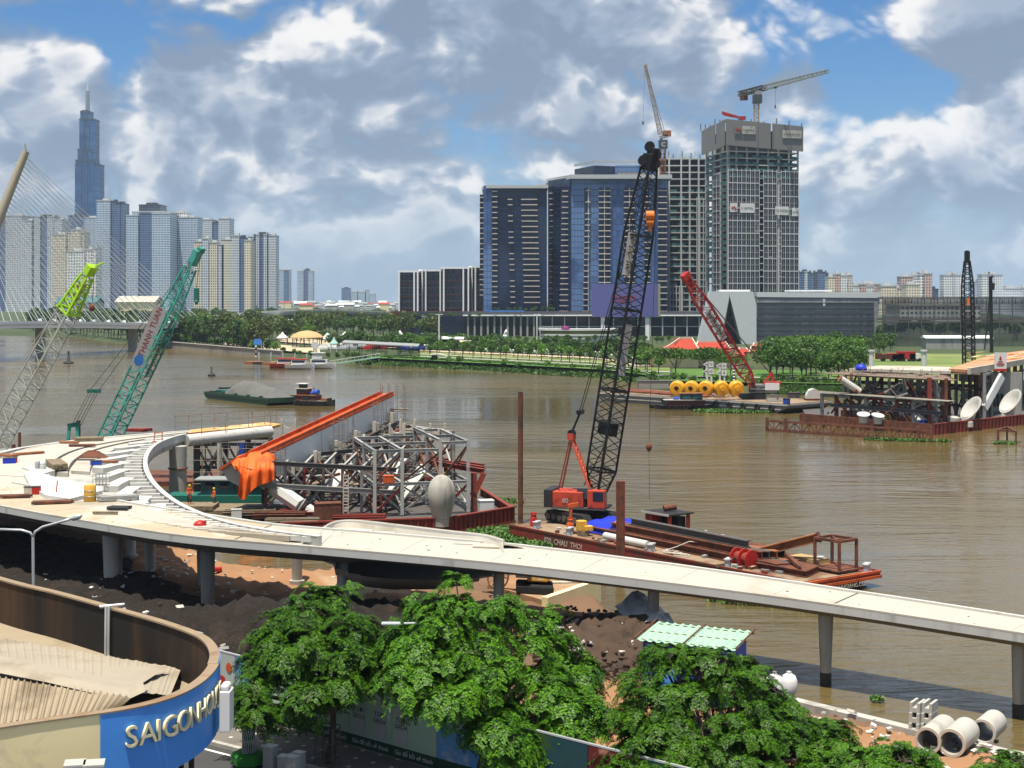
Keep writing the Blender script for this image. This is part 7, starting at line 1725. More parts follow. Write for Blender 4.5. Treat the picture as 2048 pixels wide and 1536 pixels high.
for i in range(4):
    for j in range(2):
        p=V(ge.x-.8+i*.85,ge.y-1.8+j*2.4,0);bar(t4b,'standard',p+V(0,0,4.4),p+V(0,0,10.9-.4*j),.075,.075,'scaffold','cyl',up=(0,1,0))
for z in (5.2,6.3,7.6,8.8,9.9):
    for j in range(2): bar(t4b,'ledger',V(ge.x-1.4,ge.y-1.8+j*2.4,z),V(ge.x+2.4,ge.y-1.8+j*2.4,z),.065,.065,'scaffold','cyl')
for z in (6.0,8.0,4.7): bar(t4b,'landing',V(ge.x-1.3,ge.y-1.2,z),V(ge.x+2.2,ge.y-1.0,z),1.1,.1,'timber')
for k,u in enumerate((.02,.05,.46,.50,.54,.78,.82)):
    p=GL.lerp(GH,u)+rt_*1.2
    for d in (0,.9): bar(t4b,'standard',p+V(d,0,-2.6),p+V(d,0,1.9),.06,.06,'scaffold','cyl',up=(0,1,0))
    for z in (-1.6,-.6,.4,1.4): bar(t4b,'ledger',p+V(-.4,0,z),p+V(1.3,0,z),.05,.05,'scaffold','cyl')
# saddles on top of the right-hand frames
def saddle(label,p,w=1.5):
    t_=thing('saddle_cradle',p,label,'cradle','pale saddle cradles on the falsework');pr=[]
    for i in range(9): a=math.pi*i/8;pr.append(V(-math.cos(a)*w*.36,0,.62-math.sin(a)*.5))
    bb=MB();bb.extrude([p+V(-w/2,0,0),p+V(w/2,0,0),p+V(w/2,0,.75)]+[p+q_ for q_ in reversed(pr)]+[p+V(-w/2,0,.75)],(0,.25,0));bb.build('saddle_plate','ridge_pale',t_)
    for d in (-1,1): bar(t_,'cheek',p+V(d*w/2,.1,-.7),p+V(d*w/2,.1,1.1),.2,.4,'ridge_pale',up=(0,1,0))
for lab,px,py,Y in (('saddle cradle nearest the inclined girder end',794,868,154),('second saddle cradle from the girder',815,860,158),('saddle cradle on the far right frame',875,868,156),('low saddle cradle left of the far right one',862,880,148),('lonely saddle cradle left of the inclined girder',577,858,166)): saddle(lab,at(px,py,Y))
t5=thing('steel_trestle',at(850,950,160),'higher steel frame at the back right of the falsework','scaffold')
FC=[at(782,885,156),at(860,882,160),at(815,878,166),at(905,880,158)]
for k,p in enumerate(FC): bar(t5,'column',V(p.x,p.y,.4),V(p.x,p.y,6.2),.45,.45,'steel_dark' if k%2 else 'steel','H',up=(0,1,0));bar(t5,'column',V(p.x-2.5,p.y+2,.4),V(p.x-2.5,p.y+2,6.0),.4,.4,'rust','H',up=(0,1,0))
for i in range(4):
    for j in range(i+1,4):
        p,q_=FC[i],FC[j];bar(t5,'beam',V(p.x,p.y,6.0),V(q_.x,q_.y,6.0),.34,.4,'steel_light' if (i+j)%2 else 'rust_red','H');
        if (i+j)%2: bar(t5,'brace',V(p.x,p.y,5.8),V(q_.x,q_.y,2.2),.22,.24,'steel_light','H');bar(t5,'brace',V(p.x,p.y,.8),V(q_.x,q_.y,4.4),.22,.24,'rust','H')
# left frame under the tube girder
t6=thing('tube_support',at(420,980,158),'tall dark steel trestle under the white tube girder','scaffold')
for i in range(4):
    for j in range(2):
        p=at(394+i*45+j*12,940,156+j*7);bar(t6,'column',V(p.x,p.y,-.5),V(p.x,p.y,5.1),.55,.55,['steel_dark','concrete_pier','blue_paint','steel_dark'][(i+j)%4] if i==2 else ['steel_dark','concrete_pier'][(i+j)%2],'cyl' if i%2 else 'H',up=(0,1,0))
        if i<3:
            q_=at(439+i*45+j*12,940,156+j*7)
            for z in (5.0,2.6): bar(t6,'beam',V(p.x,p.y,z),V(q_.x,q_.y,z),.3,.35,'steel_dark','H')
            bar(t6,'brace',V(p.x,p.y,.2),V(q_.x,q_.y,4.8),.18,.2,'steel_dark');bar(t6,'brace',V(p.x,p.y,4.8),V(q_.x,q_.y,.2),.18,.2,'concrete_grey' if i==1 else 'steel_dark')
for k in range(10): x=-33.5+k*.9;bar(t6,'scaffold_tube',V(x,153.5,.2),V(x,153.5,5.6),.06,.06,'scaffold','cyl',up=(0,1,0))
for z in (1.2,2.4,3.6,4.8): bar(t6,'scaffold_tube',V(-33.8,153.4,z),V(-25.2,153.4,z),.06,.06,'scaffold','cyl')
# red pontoon with ribbed side wall
RC,RL_,RF=gp(905,1066),gp(640,1082),gp(1028,1044)
t7=thing('red_pontoon',RC,'dark red ribbed pontoon wall under the falsework','pontoon')
bb=MB();bb.prism([p.to_2d() for p in (gp(560,1078),RC,RF,gp(960,1000),gp(600,985))],-.2,.5);bb.build('floor_plate','steel_dark',t7)
def wall_ribs(a,c,n,z0,z1,mat):
    nr=V((c-a).y,-(c-a).x,0).normalized();nr=-nr if nr.y>0 else nr
    bar(t7,'side_wall',a+V(0,0,(z0+z1)/2),c+V(0,0,(z0+z1)/2),.15,z1-z0,mat);bar(t7,'cap_rail',a+V(0,0,z1+.06)+nr*.12,c+V(0,0,z1+.06)+nr*.12,.36,.12,mat);bar(t7,'cap_rail',a+V(0,0,z0+.3)+nr*.12,c+V(0,0,z0+.3)+nr*.12,.3,.12,mat)
    for k in range(n): p=a.lerp(c,(k+.5)/n)+nr*.14;bar(t7,'wall_rib',p+V(0,0,z0),p+V(0,0,z1),.14,.2,mat,up=(0,1,0))
wall_ribs(RC,RF,14,-.2,1.35,'rust_red');wall_ribs(gp(560,1078),RC,22,-.2,1.3,'rust_red');wall_ribs(gp(962,1000),RF,6,-.1,1.2,'rust_red')
for (a,c) in ((at(948,1035,138),at(948,955,138)),(at(890,1000,146),at(890,945,146))): bar(t7,'red_post',V(a.x,a.y,.4),V(c.x,c.y,4.1),.55,.55,'rust_red',up=(0,1,0))
for k in range(3): bar(t7,'red_beam',V(at(860,940,146+k*2).x,146+k*2,4.2),V(at(968,940,138+k*2).x,138+k*2,4.25),.4,.45,'rust_red','H')
bar(t7,'red_knee',at(950,985,137.8),at(968,946,137.8),.35,.5,'rust_red')
# urn-shaped concrete pier head
c=gp(883,1052,.6);t8=thing('urn_pier_head',c,'grey concrete urn-shaped pier head standing before the frame','pier head');S_=c.y/K
prof=[(17,0),(17.5,14),(20,24),(24,38),(27,52),(28,64),(26.5,78),(22,89),(15,97),(9,101),(.5,103)]
bb=MB();bb.lathe(c,[(r_*S_,z*S_) for r_,z in prof],28);bb.build('urn','concrete_pier',t8,smooth=60);bb=MB();bb.lathe(c+V(0,0,14*S_),[(17.4*S_,0),(18.2*S_,.06),(17.8*S_,.14)],28);bb.build('cast_joint','concrete_grey',t8)
# loose white steel pieces among the frame
def plate(label,a,c,w,th,mat='white_steel',name='steel_plate'):
    t_=thing(name,Vector(a),label,'steel plate');m_=frame(c-a);bb=MB();bb.box((a+c)/2,(w,(c-a).length,th),M=m_);bb.build('plate',mat,t_,bevel=.08);bb=MB();bb.cyl(c-(c-a).normalized()*.45+m_ @ V(0,0,th/2),c-(c-a).normalized()*.45+m_ @ V(0,0,th/2+.04),.14,n=10);bb.build('lifting_eye','black_steel',t_)
plate('long white plate leaning with a lifting hole',at(795,1000,140),at(852,930,144),1.3,.25);plate('shorter white plate behind the leaning one',at(765,985,142),at(805,918,146),1.1,.3);plate('small white plate left of the ladder',at(664,975,141),at(690,932,145),1.0,.25);plate('flat white plate low between the columns',at(760,990,138),at(800,960,141),1.2,.2)
prop_box('white_cube','rounded white block on the red pontoon corner','block',972,1027,(1.3,1.2,1.2),'plaster_white',.5,'plaster_white');prop_box('white_crate','white crate at the foot of the arch leg','crate',473,1042,(.9,.7,1.0),'plaster_white',.5,'concrete');prop_box('red_tank','red steel container half hidden behind the ladder','container',655,1040,(2.2,1.4,1.5),'rust',.5,'rust',.3);prop_box('red_steel_pile','pile of red steel frames before the planter','steel',620,1062,(4.5,1.6,.5),'red_paint',.5,'rust_red',.2);prop_box('orange_crate','orange crate on the upper red beams','crate',777,966,(.9,.7,.6),'orange_paint',4.3,'orange_paint')
t9=thing('site_ladder',at(695,1050,133.5),'upright steel ladder in front of the falsework','ladder');la,lb=at(691,1050,133.5),at(692,948,133.5)
for d in (-.22,.22): bar(t9,'rail',la+V(d,0,0),lb+V(d,0,0),.08,.08,'ridge_pale',up=(0,1,0))
for k in range(16): p=la.lerp(lb,k/16);bar(t9,'rung',p+V(-.22,0,.1),p+V(.22,0,.1),.06,.06,'ridge_pale','cyl')
for k,(px,py,m_) in enumerate(((560,1035,'rust'),(585,1048,'timber'),(610,1030,'rust_red'),(540,1020,'steel'),(720,1040,'rust_red'),(500,1030,'timber'))):
    p=gp(px,py,.6);t_=thing('beam_stack',p,['rusty beams lying under the arch leg','grey timber stack before the arch leg','dark red beams beside the container','steel sections below the tarpaulin','dark red beams at the ladder foot','timber stack below the fork rim'][k],'beams')
    for i in range(5): bar(t_,'beam',p+V(-2.4,-.4+i*.4,.15+.12*(i%2)),p+V(2.2,i*.35,.15+.12*(i%2)),.3,.3,m_,'H')
t_=thing('green_work_boat',gp(450,1010),'teal work boat moored behind the trestle','boat');c=gp(455,1012);bb=MB();hull_box(bb,c+V(-6,0,0),V(1,0,0),V(0,1,0),10,3.0,-.3,1.0,1.5);bb.build('hull','crane_green_dark',t_);bb=MB();bb.box(c+V(.3,1.7,1.7),(6.0,2.4,1.4));bb.build('cabin','net_green',t_)
for k in range(4): bb=MB();bb.box(c+V(-1.8+k*1.4,.47,1.9),(.9,.08,.6));bb.build('window','glass_dark',t_)
bb=MB();bb.box(c+V(.3,1.7,2.48),(7.2,3.0,.12));bb.build('roof','roof_grey',t_)

# ================================================================== rusty steel piles in the water
for lab,px,ytop,yb,w_,m_ in (('tall slim rusty pile beside the red pontoon',1041,785,1046,10,'rust'),('thick rusty pile in front of the red barge',1241,962,1150,17,'rust'),('short rusty pile behind the fork deck near the green gantry',157,842,950,8,'rust'),('short dark pile at the left edge behind the deck',39,866,960,6,'rust'),('stubby dark pile beside the left crane',27,890,960,8,'rust')):
    b0=gp(px,yb);s_=b0.y/K;zt=CAM_H-(ytop-HOR)*s_;t_=thing('steel_pile',b0,lab,'pile','rusty steel piles in the river');bb=MB()
    if px==1241: bb.box(V(b0.x,b0.y,zt/2-.5),(w_*s_,w_*s_*.7,zt+1));bb.build('pile',m_,t_);bb=MB();bb.box(V(b0.x-w_*s_*.42,b0.y-w_*s_*.36,zt/2-.5),(.06,.06,zt+1));bb.box(V(b0.x+w_*s_*.42,b0.y-w_*s_*.36,zt/2-.5),(.06,.06,zt+1));bb.build('edge_flange','rust_red',t_)
    else: bb.cyl(b0+V(0,0,-1),V(b0.x,b0.y,zt),w_*s_/2,n=14);bb.build('pile',m_,t_,smooth=40);bb=MB();bb.cyl(V(b0.x,b0.y,zt),V(b0.x,b0.y,zt+.05),w_*s_/2*.9,n=14);bb.build('open_top','black_steel',t_)
# ================================================================== red crane barge
random.seed(41)
N0=V(19.2,100.6,0);nd=V(-.604,.797,0).normalized();nn=V(.797,.604,0).normalized();BL,BW=32.2,7.75
def bp(u,w,z=0.0): return N0+nd*u+nn*(w*.86 if 0<w<8.6 and abs(w-BW)>.1 else w)+V(0,0,z)      # u metres from the bow end, w metres from the near side
t=thing('crane_barge',bp(17,4,0),'long red steel barge loaded with rusty beams and the black-boomed crane','barge')
bb=MB();prof=[(-.6,1.0),(BL,1.0),(BL,.5),(BL-1.5,-.5),(2.8,-.5),(.4,.3),(-.6,.75)]
bb.extrude([bp(u,0,z) for u,z in prof],nn*BW);bb.build('hull','barge_red',t)
bb=MB();bb.prism([bp(u,w).to_2d() for u,w in ((.1,.18),(BL-.1,.18),(BL-.1,BW-.18),(.1,BW-.18))],.95,1.03);bb.build('deck_plate','barge_deck',t)
for w in (.04,BW-.04): bar(t,'gunwale',bp(-.6,w,1.06),bp(BL,w,1.06),.16,.14,'barge_red')
bar(t,'gunwale',bp(-.6,0,1.06),bp(-.6,BW,1.06),.18,.16,'orange_paint');bar(t,'bow_fender',bp(-.68,0,.72),bp(-.68,BW,.72),.14,.2,'orange_paint')
text(t,'lettering','020  CHAU  THOI',bp(25.0,-.03,.42),.62,'ridge_pale',xdir=-nd,ext=.006)
text(t,'lettering','THANHGIANG.COM',bp(-.75,5.0,.42)-nd*.02,.42,'ridge_pale',xdir=nn,ext=.006)
def bollards(label,u,w):
    p=bp(u,w,1.03);t_=thing('bollard_pair',p,label,'bollard','grey mooring bollards on the red barge')
    for d in (-.28,.28): bb=MB();bb.lathe(p+nn*d*.9+nd*d*.5,[(.2,0),(.2,.5),(.26,.52),(.26,.6),(.1,.62)],14);bb.build('bollard','grey_paint',t_,smooth=40)
    bar(t_,'base_plate',p-nn*.6-nd*.3+V(0,0,.015),p+nn*.6+nd*.3+V(0,0,.015),.5,.03,'steel')
for lab,u,w in (('mooring bollards by the yellow engine block',25.2,1.0),('mooring bollards beside the long white cylinder',15.3,.8),('mooring bollards at the walkway edge',7.2,.8),('mooring bollards beyond the steel beams',15.0,7.7),('mooring bollards by the timber bundles',3.6,7.3),('small bollards on the bow corner',-.1,8.0),('mooring bollard near the slim pile',29.5,1.0),('small bollards beyond the red shed',18.6,8.1),('small bollards behind the red gas bottle',25.0,8.2)): bollards(lab,u,w)
# H-beams stacked along the barge
t_=thing('beam_stack',bp(13,4,1.05),'stack of long rusty steel beams lying along the red barge','steel beams')
for k in range(11):
    lay=k // 5;w=2.6+(k%5)*.62+lay*.35;u0,u1=3.6+random.uniform(-.6,.8)+lay*1.5,24.6-(k%5)*.9-lay*2;bar(t_,'h_beam',bp(u0,w-.25,1.33+lay*.56),bp(u1,w+.7,1.33+lay*.56),.5,.54,['rust','rust','steel_dark','rust_orange'][k%4],'H')
t_=thing('beam_stack',bp(16,6.6,1.05),'orange-rusted long beams beside the main beam stack','steel beams')
for k in range(3): bar(t_,'h_beam',bp(5.0+k,6.5+k*.42,1.3),bp(17.6,6.3+k*.5,1.3),.4,.45,'rust_orange' if k != 1 else 'rust','H')
for k in range(5): bar(t_,'h_beam',bp(6+k*.7,5.2+k*.35,1.34),bp(21-k*.8,5.6+k*.3,1.34),.4,.48,['rust','steel_dark','rust'][k%3],'H')
t_=thing('short_beam_stack',bp(3.4,3.6,1.05),'short dark steel sections at the bow of the red barge','steel beams')
for k in range(7): bar(t_,'h_beam',bp(.9+.15*k,2.2+k*.42,1.28),bp(5.4+.1*k,2.0+k*.5,1.28),.38,.42,'rust','H')
for k in range(4): bar(t_,'angle_piece',bp(1.5+.4*k,2.2+.4*k,1.65),bp(2.8+.5*k,3.1+.3*k,1.72+.1*k),.22,.22,'rust','U')
t_=thing('tilted_beam',bp(5.0,4.6,1.6),'short thick brown beam tilted up on the stack','steel beam');bar(t_,'h_beam',bp(6.6,3.9,1.9),bp(3.0,6.3,3.2),.55,.62,'rust_orange','H');bar(t_,'end_plate',bp(2.98,6.31,3.2),bp(2.9,6.36,3.24),.7,.75,'rust')
t_=thing('timber_bundle',bp(4.2,6.8,1.05),'bundles of yellowish timber near the bow frame','timber')
for k in range(8): bar(t_,'baulk',bp(2.6+(k // 4)*.1,6.0+(k%4)*.36,1.2+(k // 4)*.3),bp(5.2+(k // 4)*.2,6.0+(k%4)*.36,1.2+(k // 4)*.3),.32,.27,'timber_light')
t_=thing('white_cylinder',bp(19,1.5,1.05),'long white cylinder lying near the barge edge','cylinder');a,c=bp(16.2,1.4,1.35),bp(21.5,1.7,1.35);bb=MB();bb.cyl(a,c,.3,n=16);bb.build('tube','white_steel',t_,smooth=40);bb=MB();bb.cyl(c,c+(c-a).normalized()*.25,.3,.12,16);bb.cyl(a,a-(c-a).normalized()*.4,.12,n=10);bb.build('end_cap','ridge_pale',t_)
t_=thing('yellow_engine',bp(24.2,1.6,1.05),'yellow engine block on a wooden drum','engine');p=bp(24.2,1.7,1.05);bb=MB();bb.cyl(p,p+V(0,0,.4),.5,n=14);bb.build('drum_base','timber',t_);bb=MB();bb.box(p+V(-.15,0,.8),(.7,.7,.8),rz=.4);bb.box(p+V(.35,-.1,.6),(.7,.6,.4),rz=.4);bb.build('block','yellow_paint',t_,bevel=.05)
for nm,lab,u,w,m_ in (('red_pump','orange-red pump stand before the blue tarpaulin',26.4,2.2,'orange_paint'),('red_canister','red canister at the left end of the barge',30.6,1.6,'red_paint')):
    p=bp(u,w,1.03);t_=thing(nm,p,lab,nm.split('_')[1]);bb=MB();bb.lathe(p,[(.3,0),(.3,.7),(.22,.8),(.22,1.0),(.26,1.0),(.1,1.05)],12);bb.build('body',m_,t_,smooth=40);bb=MB();bb.box(p+V(.1,-.25,.5),(.3,.15,.3));bb.box(p+V(0,0,1.1),(.5,.2,.12));bb.build('handle',m_,t_)
    if 'pump' in nm: bar(t_,'upright',p+V(0,0,1.0),p+V(.1,0,2.1),.22,.22,m_,up=(0,1,0));bar(t_,'head',p+V(-.2,0,2.1),p+V(.7,0,2.25),.3,.3,m_)
t_=thing('gas_bottle',bp(23.2,7.6,1.05),'red cylinder lying beyond the beam stack','gas bottle');a,c=bp(22.5,7.5,1.35),bp(23.9,7.5,1.35);bb=MB();bb.cyl(a,c,.3,n=14);bb.build('cylinder','red_paint',t_,smooth=40);bb=MB();bb.cyl(c,c+nd*.2,.12,n=8);bb.build('valve','steel',t_)
t_=thing('winch',bp(7.0,2.0,1.05),'dark red cable winch with round cheeks near the bow','winch');p=bp(6.4,1.7,1.65)
bb=MB();bb.cyl(p-nd*.7,p+nd*.7,.42,n=14);bb.build('drum','rust_red',t_)
for d in (-.7,0,.75): bb=MB();bb.cyl(p+nd*(d-.05),p+nd*(d+.05),.68,n=18);bb.build('cheek','red_paint',t_)
bar(t_,'bed',p-nd*1.1-V(0,0,.52),p+nd*1.1-V(0,0,.52),.9,.16,'rust')
# deck shed with black roof
t_=thing('deck_shed',bp(19.3,7.0,1.03),'small red engine shed with a black roof on the far side of the barge','shed');c=bp(19.3,7.1,1.03);fm=frame(nd)
for u in (-1.3,1.3):
    for w in (-1.0,1.0): bar(t_,'corner_post',c+nd*u+nn*w,c+nd*u+nn*w+V(0,0,2.0),.3,.3,'crane_red',up=(0,1,0))
bb=MB();bb.box(c+nd*1.05+V(0,0,1.0),(2.0,.6,1.9),M=fm);bb.build('wall','crane_red',t_);bb=MB();bb.box(c+nn*.5+V(0,0,.9),(.8,2.2,1.7),M=fm);bb.build('dark_interior','black_steel',t_)
bb=MB();bb.box(c+V(0,0,2.05),(2.7,3.2,.12),M=fm);bb.build('roof','hull_dark',t_);bb=MB();bb.cyl(c+V(-.3,0,2.35),c+V(.7,.2,2.45),.24,n=12);bb.build('roof_drum','rust',t_);bar(t_,'roof_rim',c-nn*1.38-nd*1.6+V(0,0,2.05),c-nn*1.38+nd*1.6+V(0,0,2.05),.06,.16,'concrete')
# open rusty frame on the bow
t_=thing('bow_frame',bp(1.3,6.6,1.03),'open rusty box frame standing on the bow deck','frame');c=bp(1.5,6.4,1.03)
for u in (-1.1,1.1):
    for w in (-.9,.9): bar(t_,'post',c+nd*u+nn*w,c+nd*u+nn*w+V(0,0,2.3),.2,.2,'rust',up=(0,1,0))
for z in (.1,2.25):
    for s_ in (-1,1): bar(t_,'rail',c+nd*-1.1+nn*.9*s_+V(0,0,z),c+nd*1.1+nn*.9*s_+V(0,0,z),.18,.18,'rust');bar(t_,'rail',c+nd*1.1*s_-nn*.9+V(0,0,z),c+nd*1.1*s_+nn*.9+V(0,0,z),.18,.18,'rust')
bb=MB();bb.box(c+V(0,0,.2),(2.4,2.6,.1),M=frame(nd));bb.build('floor','rust',t_);bar(t_,'cross_tie',c+nd*-1.1-nn*.9+V(0,0,2.2),c+nd*1.1+nn*.9+V(0,0,2.2),.1,.1,'rust');bar(t_,'cross_tie',c+nd*1.1-nn*.9+V(0,0,2.2),c+nd*-1.1+nn*.9+V(0,0,2.2),.1,.1,'rust')
# tangled rope, scraps
t_=thing('rope_coil',bp(13,1.3,1.04),'loose tangle of pale rope on the near side of the barge','rope');bb=MB()
for k in range(5): bb.tube([bp(12.6+math.sin(a*.5+k)*.9+k*.25,1.3+math.cos(a*.5+k*2)*.5,1.08+.03*k) for a in range(22)],.035,5)
bb.tube([bp(14.5,1.2,1.1),bp(13.6,2.0,1.5),bp(12.8,2.6,1.95),bp(12.2,3.2,1.9)],.04,5);bb.build('rope','ridge_pale',t_)
SU_=sorted(random.uniform(2.5,30) for _ in range(56))
for k in range(56):
    u,w=SU_[k],random.choice([random.uniform(.5,2.2),random.uniform(.5,2.2),random.uniform(7.3,8.2)]);p=bp(u,w,1.04);t_=thing('deck_scrap',p,'small scrap lying on the red barge deck, %s counting from the bow' % nth(k+1),'scrap','loose scraps on the red barge')
    bar(t_,'piece',p+V(0,0,.08),p+V(random.uniform(-.7,.7),random.uniform(-.5,.5),.1),random.uniform(.12,.35),random.uniform(.1,.25),random.choice(['rust','rust_red','timber','concrete_grey','litter_white','steel']))
for k,(u,w,sz,m_) in enumerate(((16.6,7.7,.7,'plaster_white'),(17.6,7.4,.6,'rust_orange'),(8.6,7.5,.8,'litter_white'))): 
    p=bp(u,w,1.04);t_=thing('sack',p,['white sack beyond the orange beams','brown sack beside the red shed','white wrapped roll near the tilted beam'][k],'sack');bb=MB();bb.lathe(p,[(sz*.6,0),(sz*.7,.2),(sz*.5,.5),(.1,.6)],9);bb.build('sack',m_,t_,smooth=True);bb=MB();bb.lathe(p+V(0,0,.58),[(.12,0),(.05,.1),(.12,.2)],7);bb.build('tied_neck',m_,t_)
# blue tarpaulin over the tracks
t_=thing('blue_tarpaulin',bp(24.6,4.2,1.1),'bright blue tarpaulin spread in front of the crane','tarpaulin');rows=[]
for i in range(15):
    u=26.2-i*.42;r_=[]
    for j in range(10): w=3.0+j*.55;e=min(1,i/2.0,(14-i)/2.0,j/1.5,(9-j)/1.5);r_.append(bp(u,w,1.15+max(0,e)**.5*(.85+.16*math.sin(i*1.3)*math.cos(j*1.1)+.12*mnoise.noise(V(i*.8,j*.8,1)))))
    rows.append(r_)
bb=MB();bb.grid(rows);ob=bb.build('sheet','blue_tarp',t_,smooth=True)
bb=MB();bb.grid([[p+V(0,0,.03) for p in r_[2:6]] for r_ in rows[7:10]]);bb.build('orange_patch','orange_tarp',t_,smooth=True);bb=MB();bb.grid([[p+V(0,0,.045) for p in r_[3:6]] for r_ in rows[6:8]]);bb.build('white_patch','plaster_white',t_,smooth=True)

# ================================================================== black-boom crawler crane
CC=V(5.95,127.7,1.05)
t=thing('crawler_crane',CC,'red crawler crane with a tall black lattice boom on the near barge','crane')
cf=V(.96,-.28,0).normalized();cs=V(.28,.96,0).normalized();cm=frame(cf)        # facing right
for d in (-1,1):
    o_=CC+nn*d*1.55-nn*.4;bb=MB();pr=[(-2.7,.55),(-2.35,1.0),(2.35,1.0),(2.7,.55),(2.35,.08),(-2.35,.08)];bb.extrude([o_+nd*x+V(0,0,z) for x,z in pr],nn*.85);tr_=bb.build('track','black_rubber',t);bb=MB()
    for k in range(7): p=o_+nd*(-2.1+.7*k)+V(0,0,.5);bb.cyl(p-nn*.06,p+nn*.91,.26,n=10)
    bb.build('road_wheels','steel_dark',tr_)
bb=MB();bb.cyl(CC+V(0,0,.95),CC+V(0,0,1.3),1.1,n=18);bb.build('slew_ring','black_steel',t);bb=MB();bb.box(CC+V(0,0,1.38),(2.9,4.6,.18),M=cm);bb.build('platform','steel_dark',t)
bb=MB();bb.box(CC-cf*.9-cs*.85+V(0,0,2.1),(1.1,2.7,1.3),M=cm);bb.box(CC-cf*.9+cs*.85+V(0,0,2.1),(1.1,2.7,1.3),M=cm);bb.build('engine_house','crane_red',t,bevel=.06)
bb=MB();bb.box(CC-cf*2.6+V(0,0,2.15),(3.0,.75,1.5),M=cm);bb.build('counterweight','hull_dark',t,bevel=.05)
for k in range(5): bar(t,'hazard_stripe',CC-cf*3.0-cs*1.4+V(0,0,1.55+.28*k),CC-cf*3.0+cs*1.4+V(0,0,1.62+.28*k),.03,.10,'concrete')
bb=MB();c=CC+cf*1.55-cs*.95+V(0,0,2.2);bb.box(c,(1.05,1.5,1.55),M=cm);cab_=bb.build('cab','crane_red',t,bevel=.08);bb=MB();bb.box(c+cf*.2-cs*.5+V(0,0,.25),(.1,.9,.75),M=cm);bb.box(c+cf*.74+V(0,0,.2),(.8,.06,.8),M=cm);bb.build('cab_window','glass_dark',cab_)
bb=MB();bb.cyl(CC+cf*.35-cs*.5+V(0,0,2.35),CC+cf*.35+cs*.5+V(0,0,2.35),.55,n=16);bb.build('winch_drum','steel_dark',t);bb=MB();bb.box(CC+cf*.5-cs*.9+V(0,0,2.6),(.5,1.3,.9),M=cm);bb.build('machinery_cover','dark_panel',t)
text(t,'lettering','80',CC-cf*1.1-cs*1.45+V(0,0,2.0),.55,'concrete',xdir=cf,ext=.01)
# A-frame gantry
ga=CC-cf*.9+V(0,0,7.3)
for s_ in (-.55,.55): bar(t,'gantry_leg',CC+cf*.9+cs*s_+V(0,0,2.7),ga+cs*s_*.7,.17,.17,'crane_orange');bar(t,'gantry_back_leg',CC-cf*1.9+cs*s_+V(0,0,2.8),ga+cs*s_*.7,.12,.12,'rust_red')
for k in range(7): u=.12+.12*k;a=(CC+cf*.9+V(0,0,2.7)).lerp(ga,u);bar(t,'gantry_rung',a-cs*.5,a+cs*.5,.1,.1,'crane_orange');
for k in range(6): a=(CC+cf*.9+V(0,0,2.7)).lerp(ga,.12+.12*k);c=(CC+cf*.9+V(0,0,2.7)).lerp(ga,.24+.12*k);bar(t,'gantry_lacing',a-cs*.5,c+cs*.5,.07,.07,'crane_orange')
bb=MB();bb.box(ga,(1.1,.5,.55),M=cm);bb.build('gantry_head','crane_red',t)
for d in (-.3,0,.3): bb=MB();bb.cyl(ga+cs*d-cs*.05+V(0,0,.3),ga+cs*d+cs*.05+V(0,0,.3),.3,n=12);bb.build('sheave','black_steel',t)
# boom
b0=CC+cf*1.25+V(0,0,1.7);b1=at(1298,335,125.5);bl=(b1-b0).length
SECT=[(0,.10,.55,1.75),(.10,.34,1.75,1.75),(.34,.58,1.75,1.75),(.58,.80,1.75,1.75),(.80,1.0,1.75,.95)]
bup=V(.75,.66,0)
for u0,u1,w0,w1 in SECT:
    bb=MB();lattice(bb,b0.lerp(b1,u0),b0.lerp(b1,u1),w0,w1,max(3,int((u1-u0)*bl/1.25)),.135,.062,up=bup);bb.build('boom_section','crane_black',t)
bm=frame(b1-b0,bup)
for u in (.10,.34,.58,.80):
    bb=MB();c=b0.lerp(b1,u)
    for s_ in (-.875,.875): bb.beam(c+bm @ V(-.9,0,s_),c+bm @ V(.9,0,s_),.16,.16);bb.beam(c+bm @ V(s_,0,-.9),c+bm @ V(s_,0,.9),.16,.16)
    bb.build('splice_frame','crane_black',t)
bb=MB();hd=(b1-b0).normalized();bb.box(b1+hd*.45,(1.1,1.4,.9),M=bm);bb.box(b1+hd*1.25+V(.15,0,0),(.9,.8,.7),M=bm);bb.build('boom_head','black_steel',t,bevel=.1)
for k,(dx,dz) in enumerate(((.55,.3),(.6,1.0),(.05,1.75),(-.5,.6))): bb=MB();c=b1+V(dx,0,dz);bb.cyl(c-V(0,.35,0),c+V(0,.35,0),.42,n=14);bb.build('head_sheave','black_steel',t)
bb=MB();bb.box(b0.lerp(b1,.225),(1.5,1.1,.9),M=bm);bb.build('boom_winch','black_steel',t)
pb=b0.lerp(b1,.745)+bm @ V(0,0,0);wx=V(-1,-.35,0).normalized()
bb=MB();bb.box(pb+wx*.62-V(0,.35,0),(.62,3.6,.05),M=frame(hd,(0,-1,.1)));bb.build('boom_banner','concrete',t)
bb=MB();bb.box(b0.lerp(b1,.46)+V(.35,.1,0),(.7,4.4,.05),M=frame(hd,(0,-1,.1)));bb.build('boom_banner','concrete_grey',t)
# pendants: thin ropes from gantry up to the boom head, with equaliser
eq=ga+V(.75,0,2.1)
for s_ in (-.35,-.12,.12,.35): bar(t,'luffing_rope',ga+cs*s_+V(0,0,.3),eq+cs*s_,.05,.05,'black_steel')
bb=MB();bb.box(eq,(1.3,.4,.35),M=cm);bb.build('equaliser','black_steel',t)
for s_ in (-.45,.45):
    bar(t,'pendant',eq+cs*s_,b1+cs*s_*.8-hd*.4,.055,.055,'crane_black');a=(eq+cs*s_).lerp(b1+cs*s_*.8,.55);bar(t,'pendant_link',a,a+hd*.5,.15,.15,'black_steel')
bar(t,'backstop',CC+cf*.2+V(0,0,3.2),b0.lerp(b1,.18),.09,.09,'black_steel')
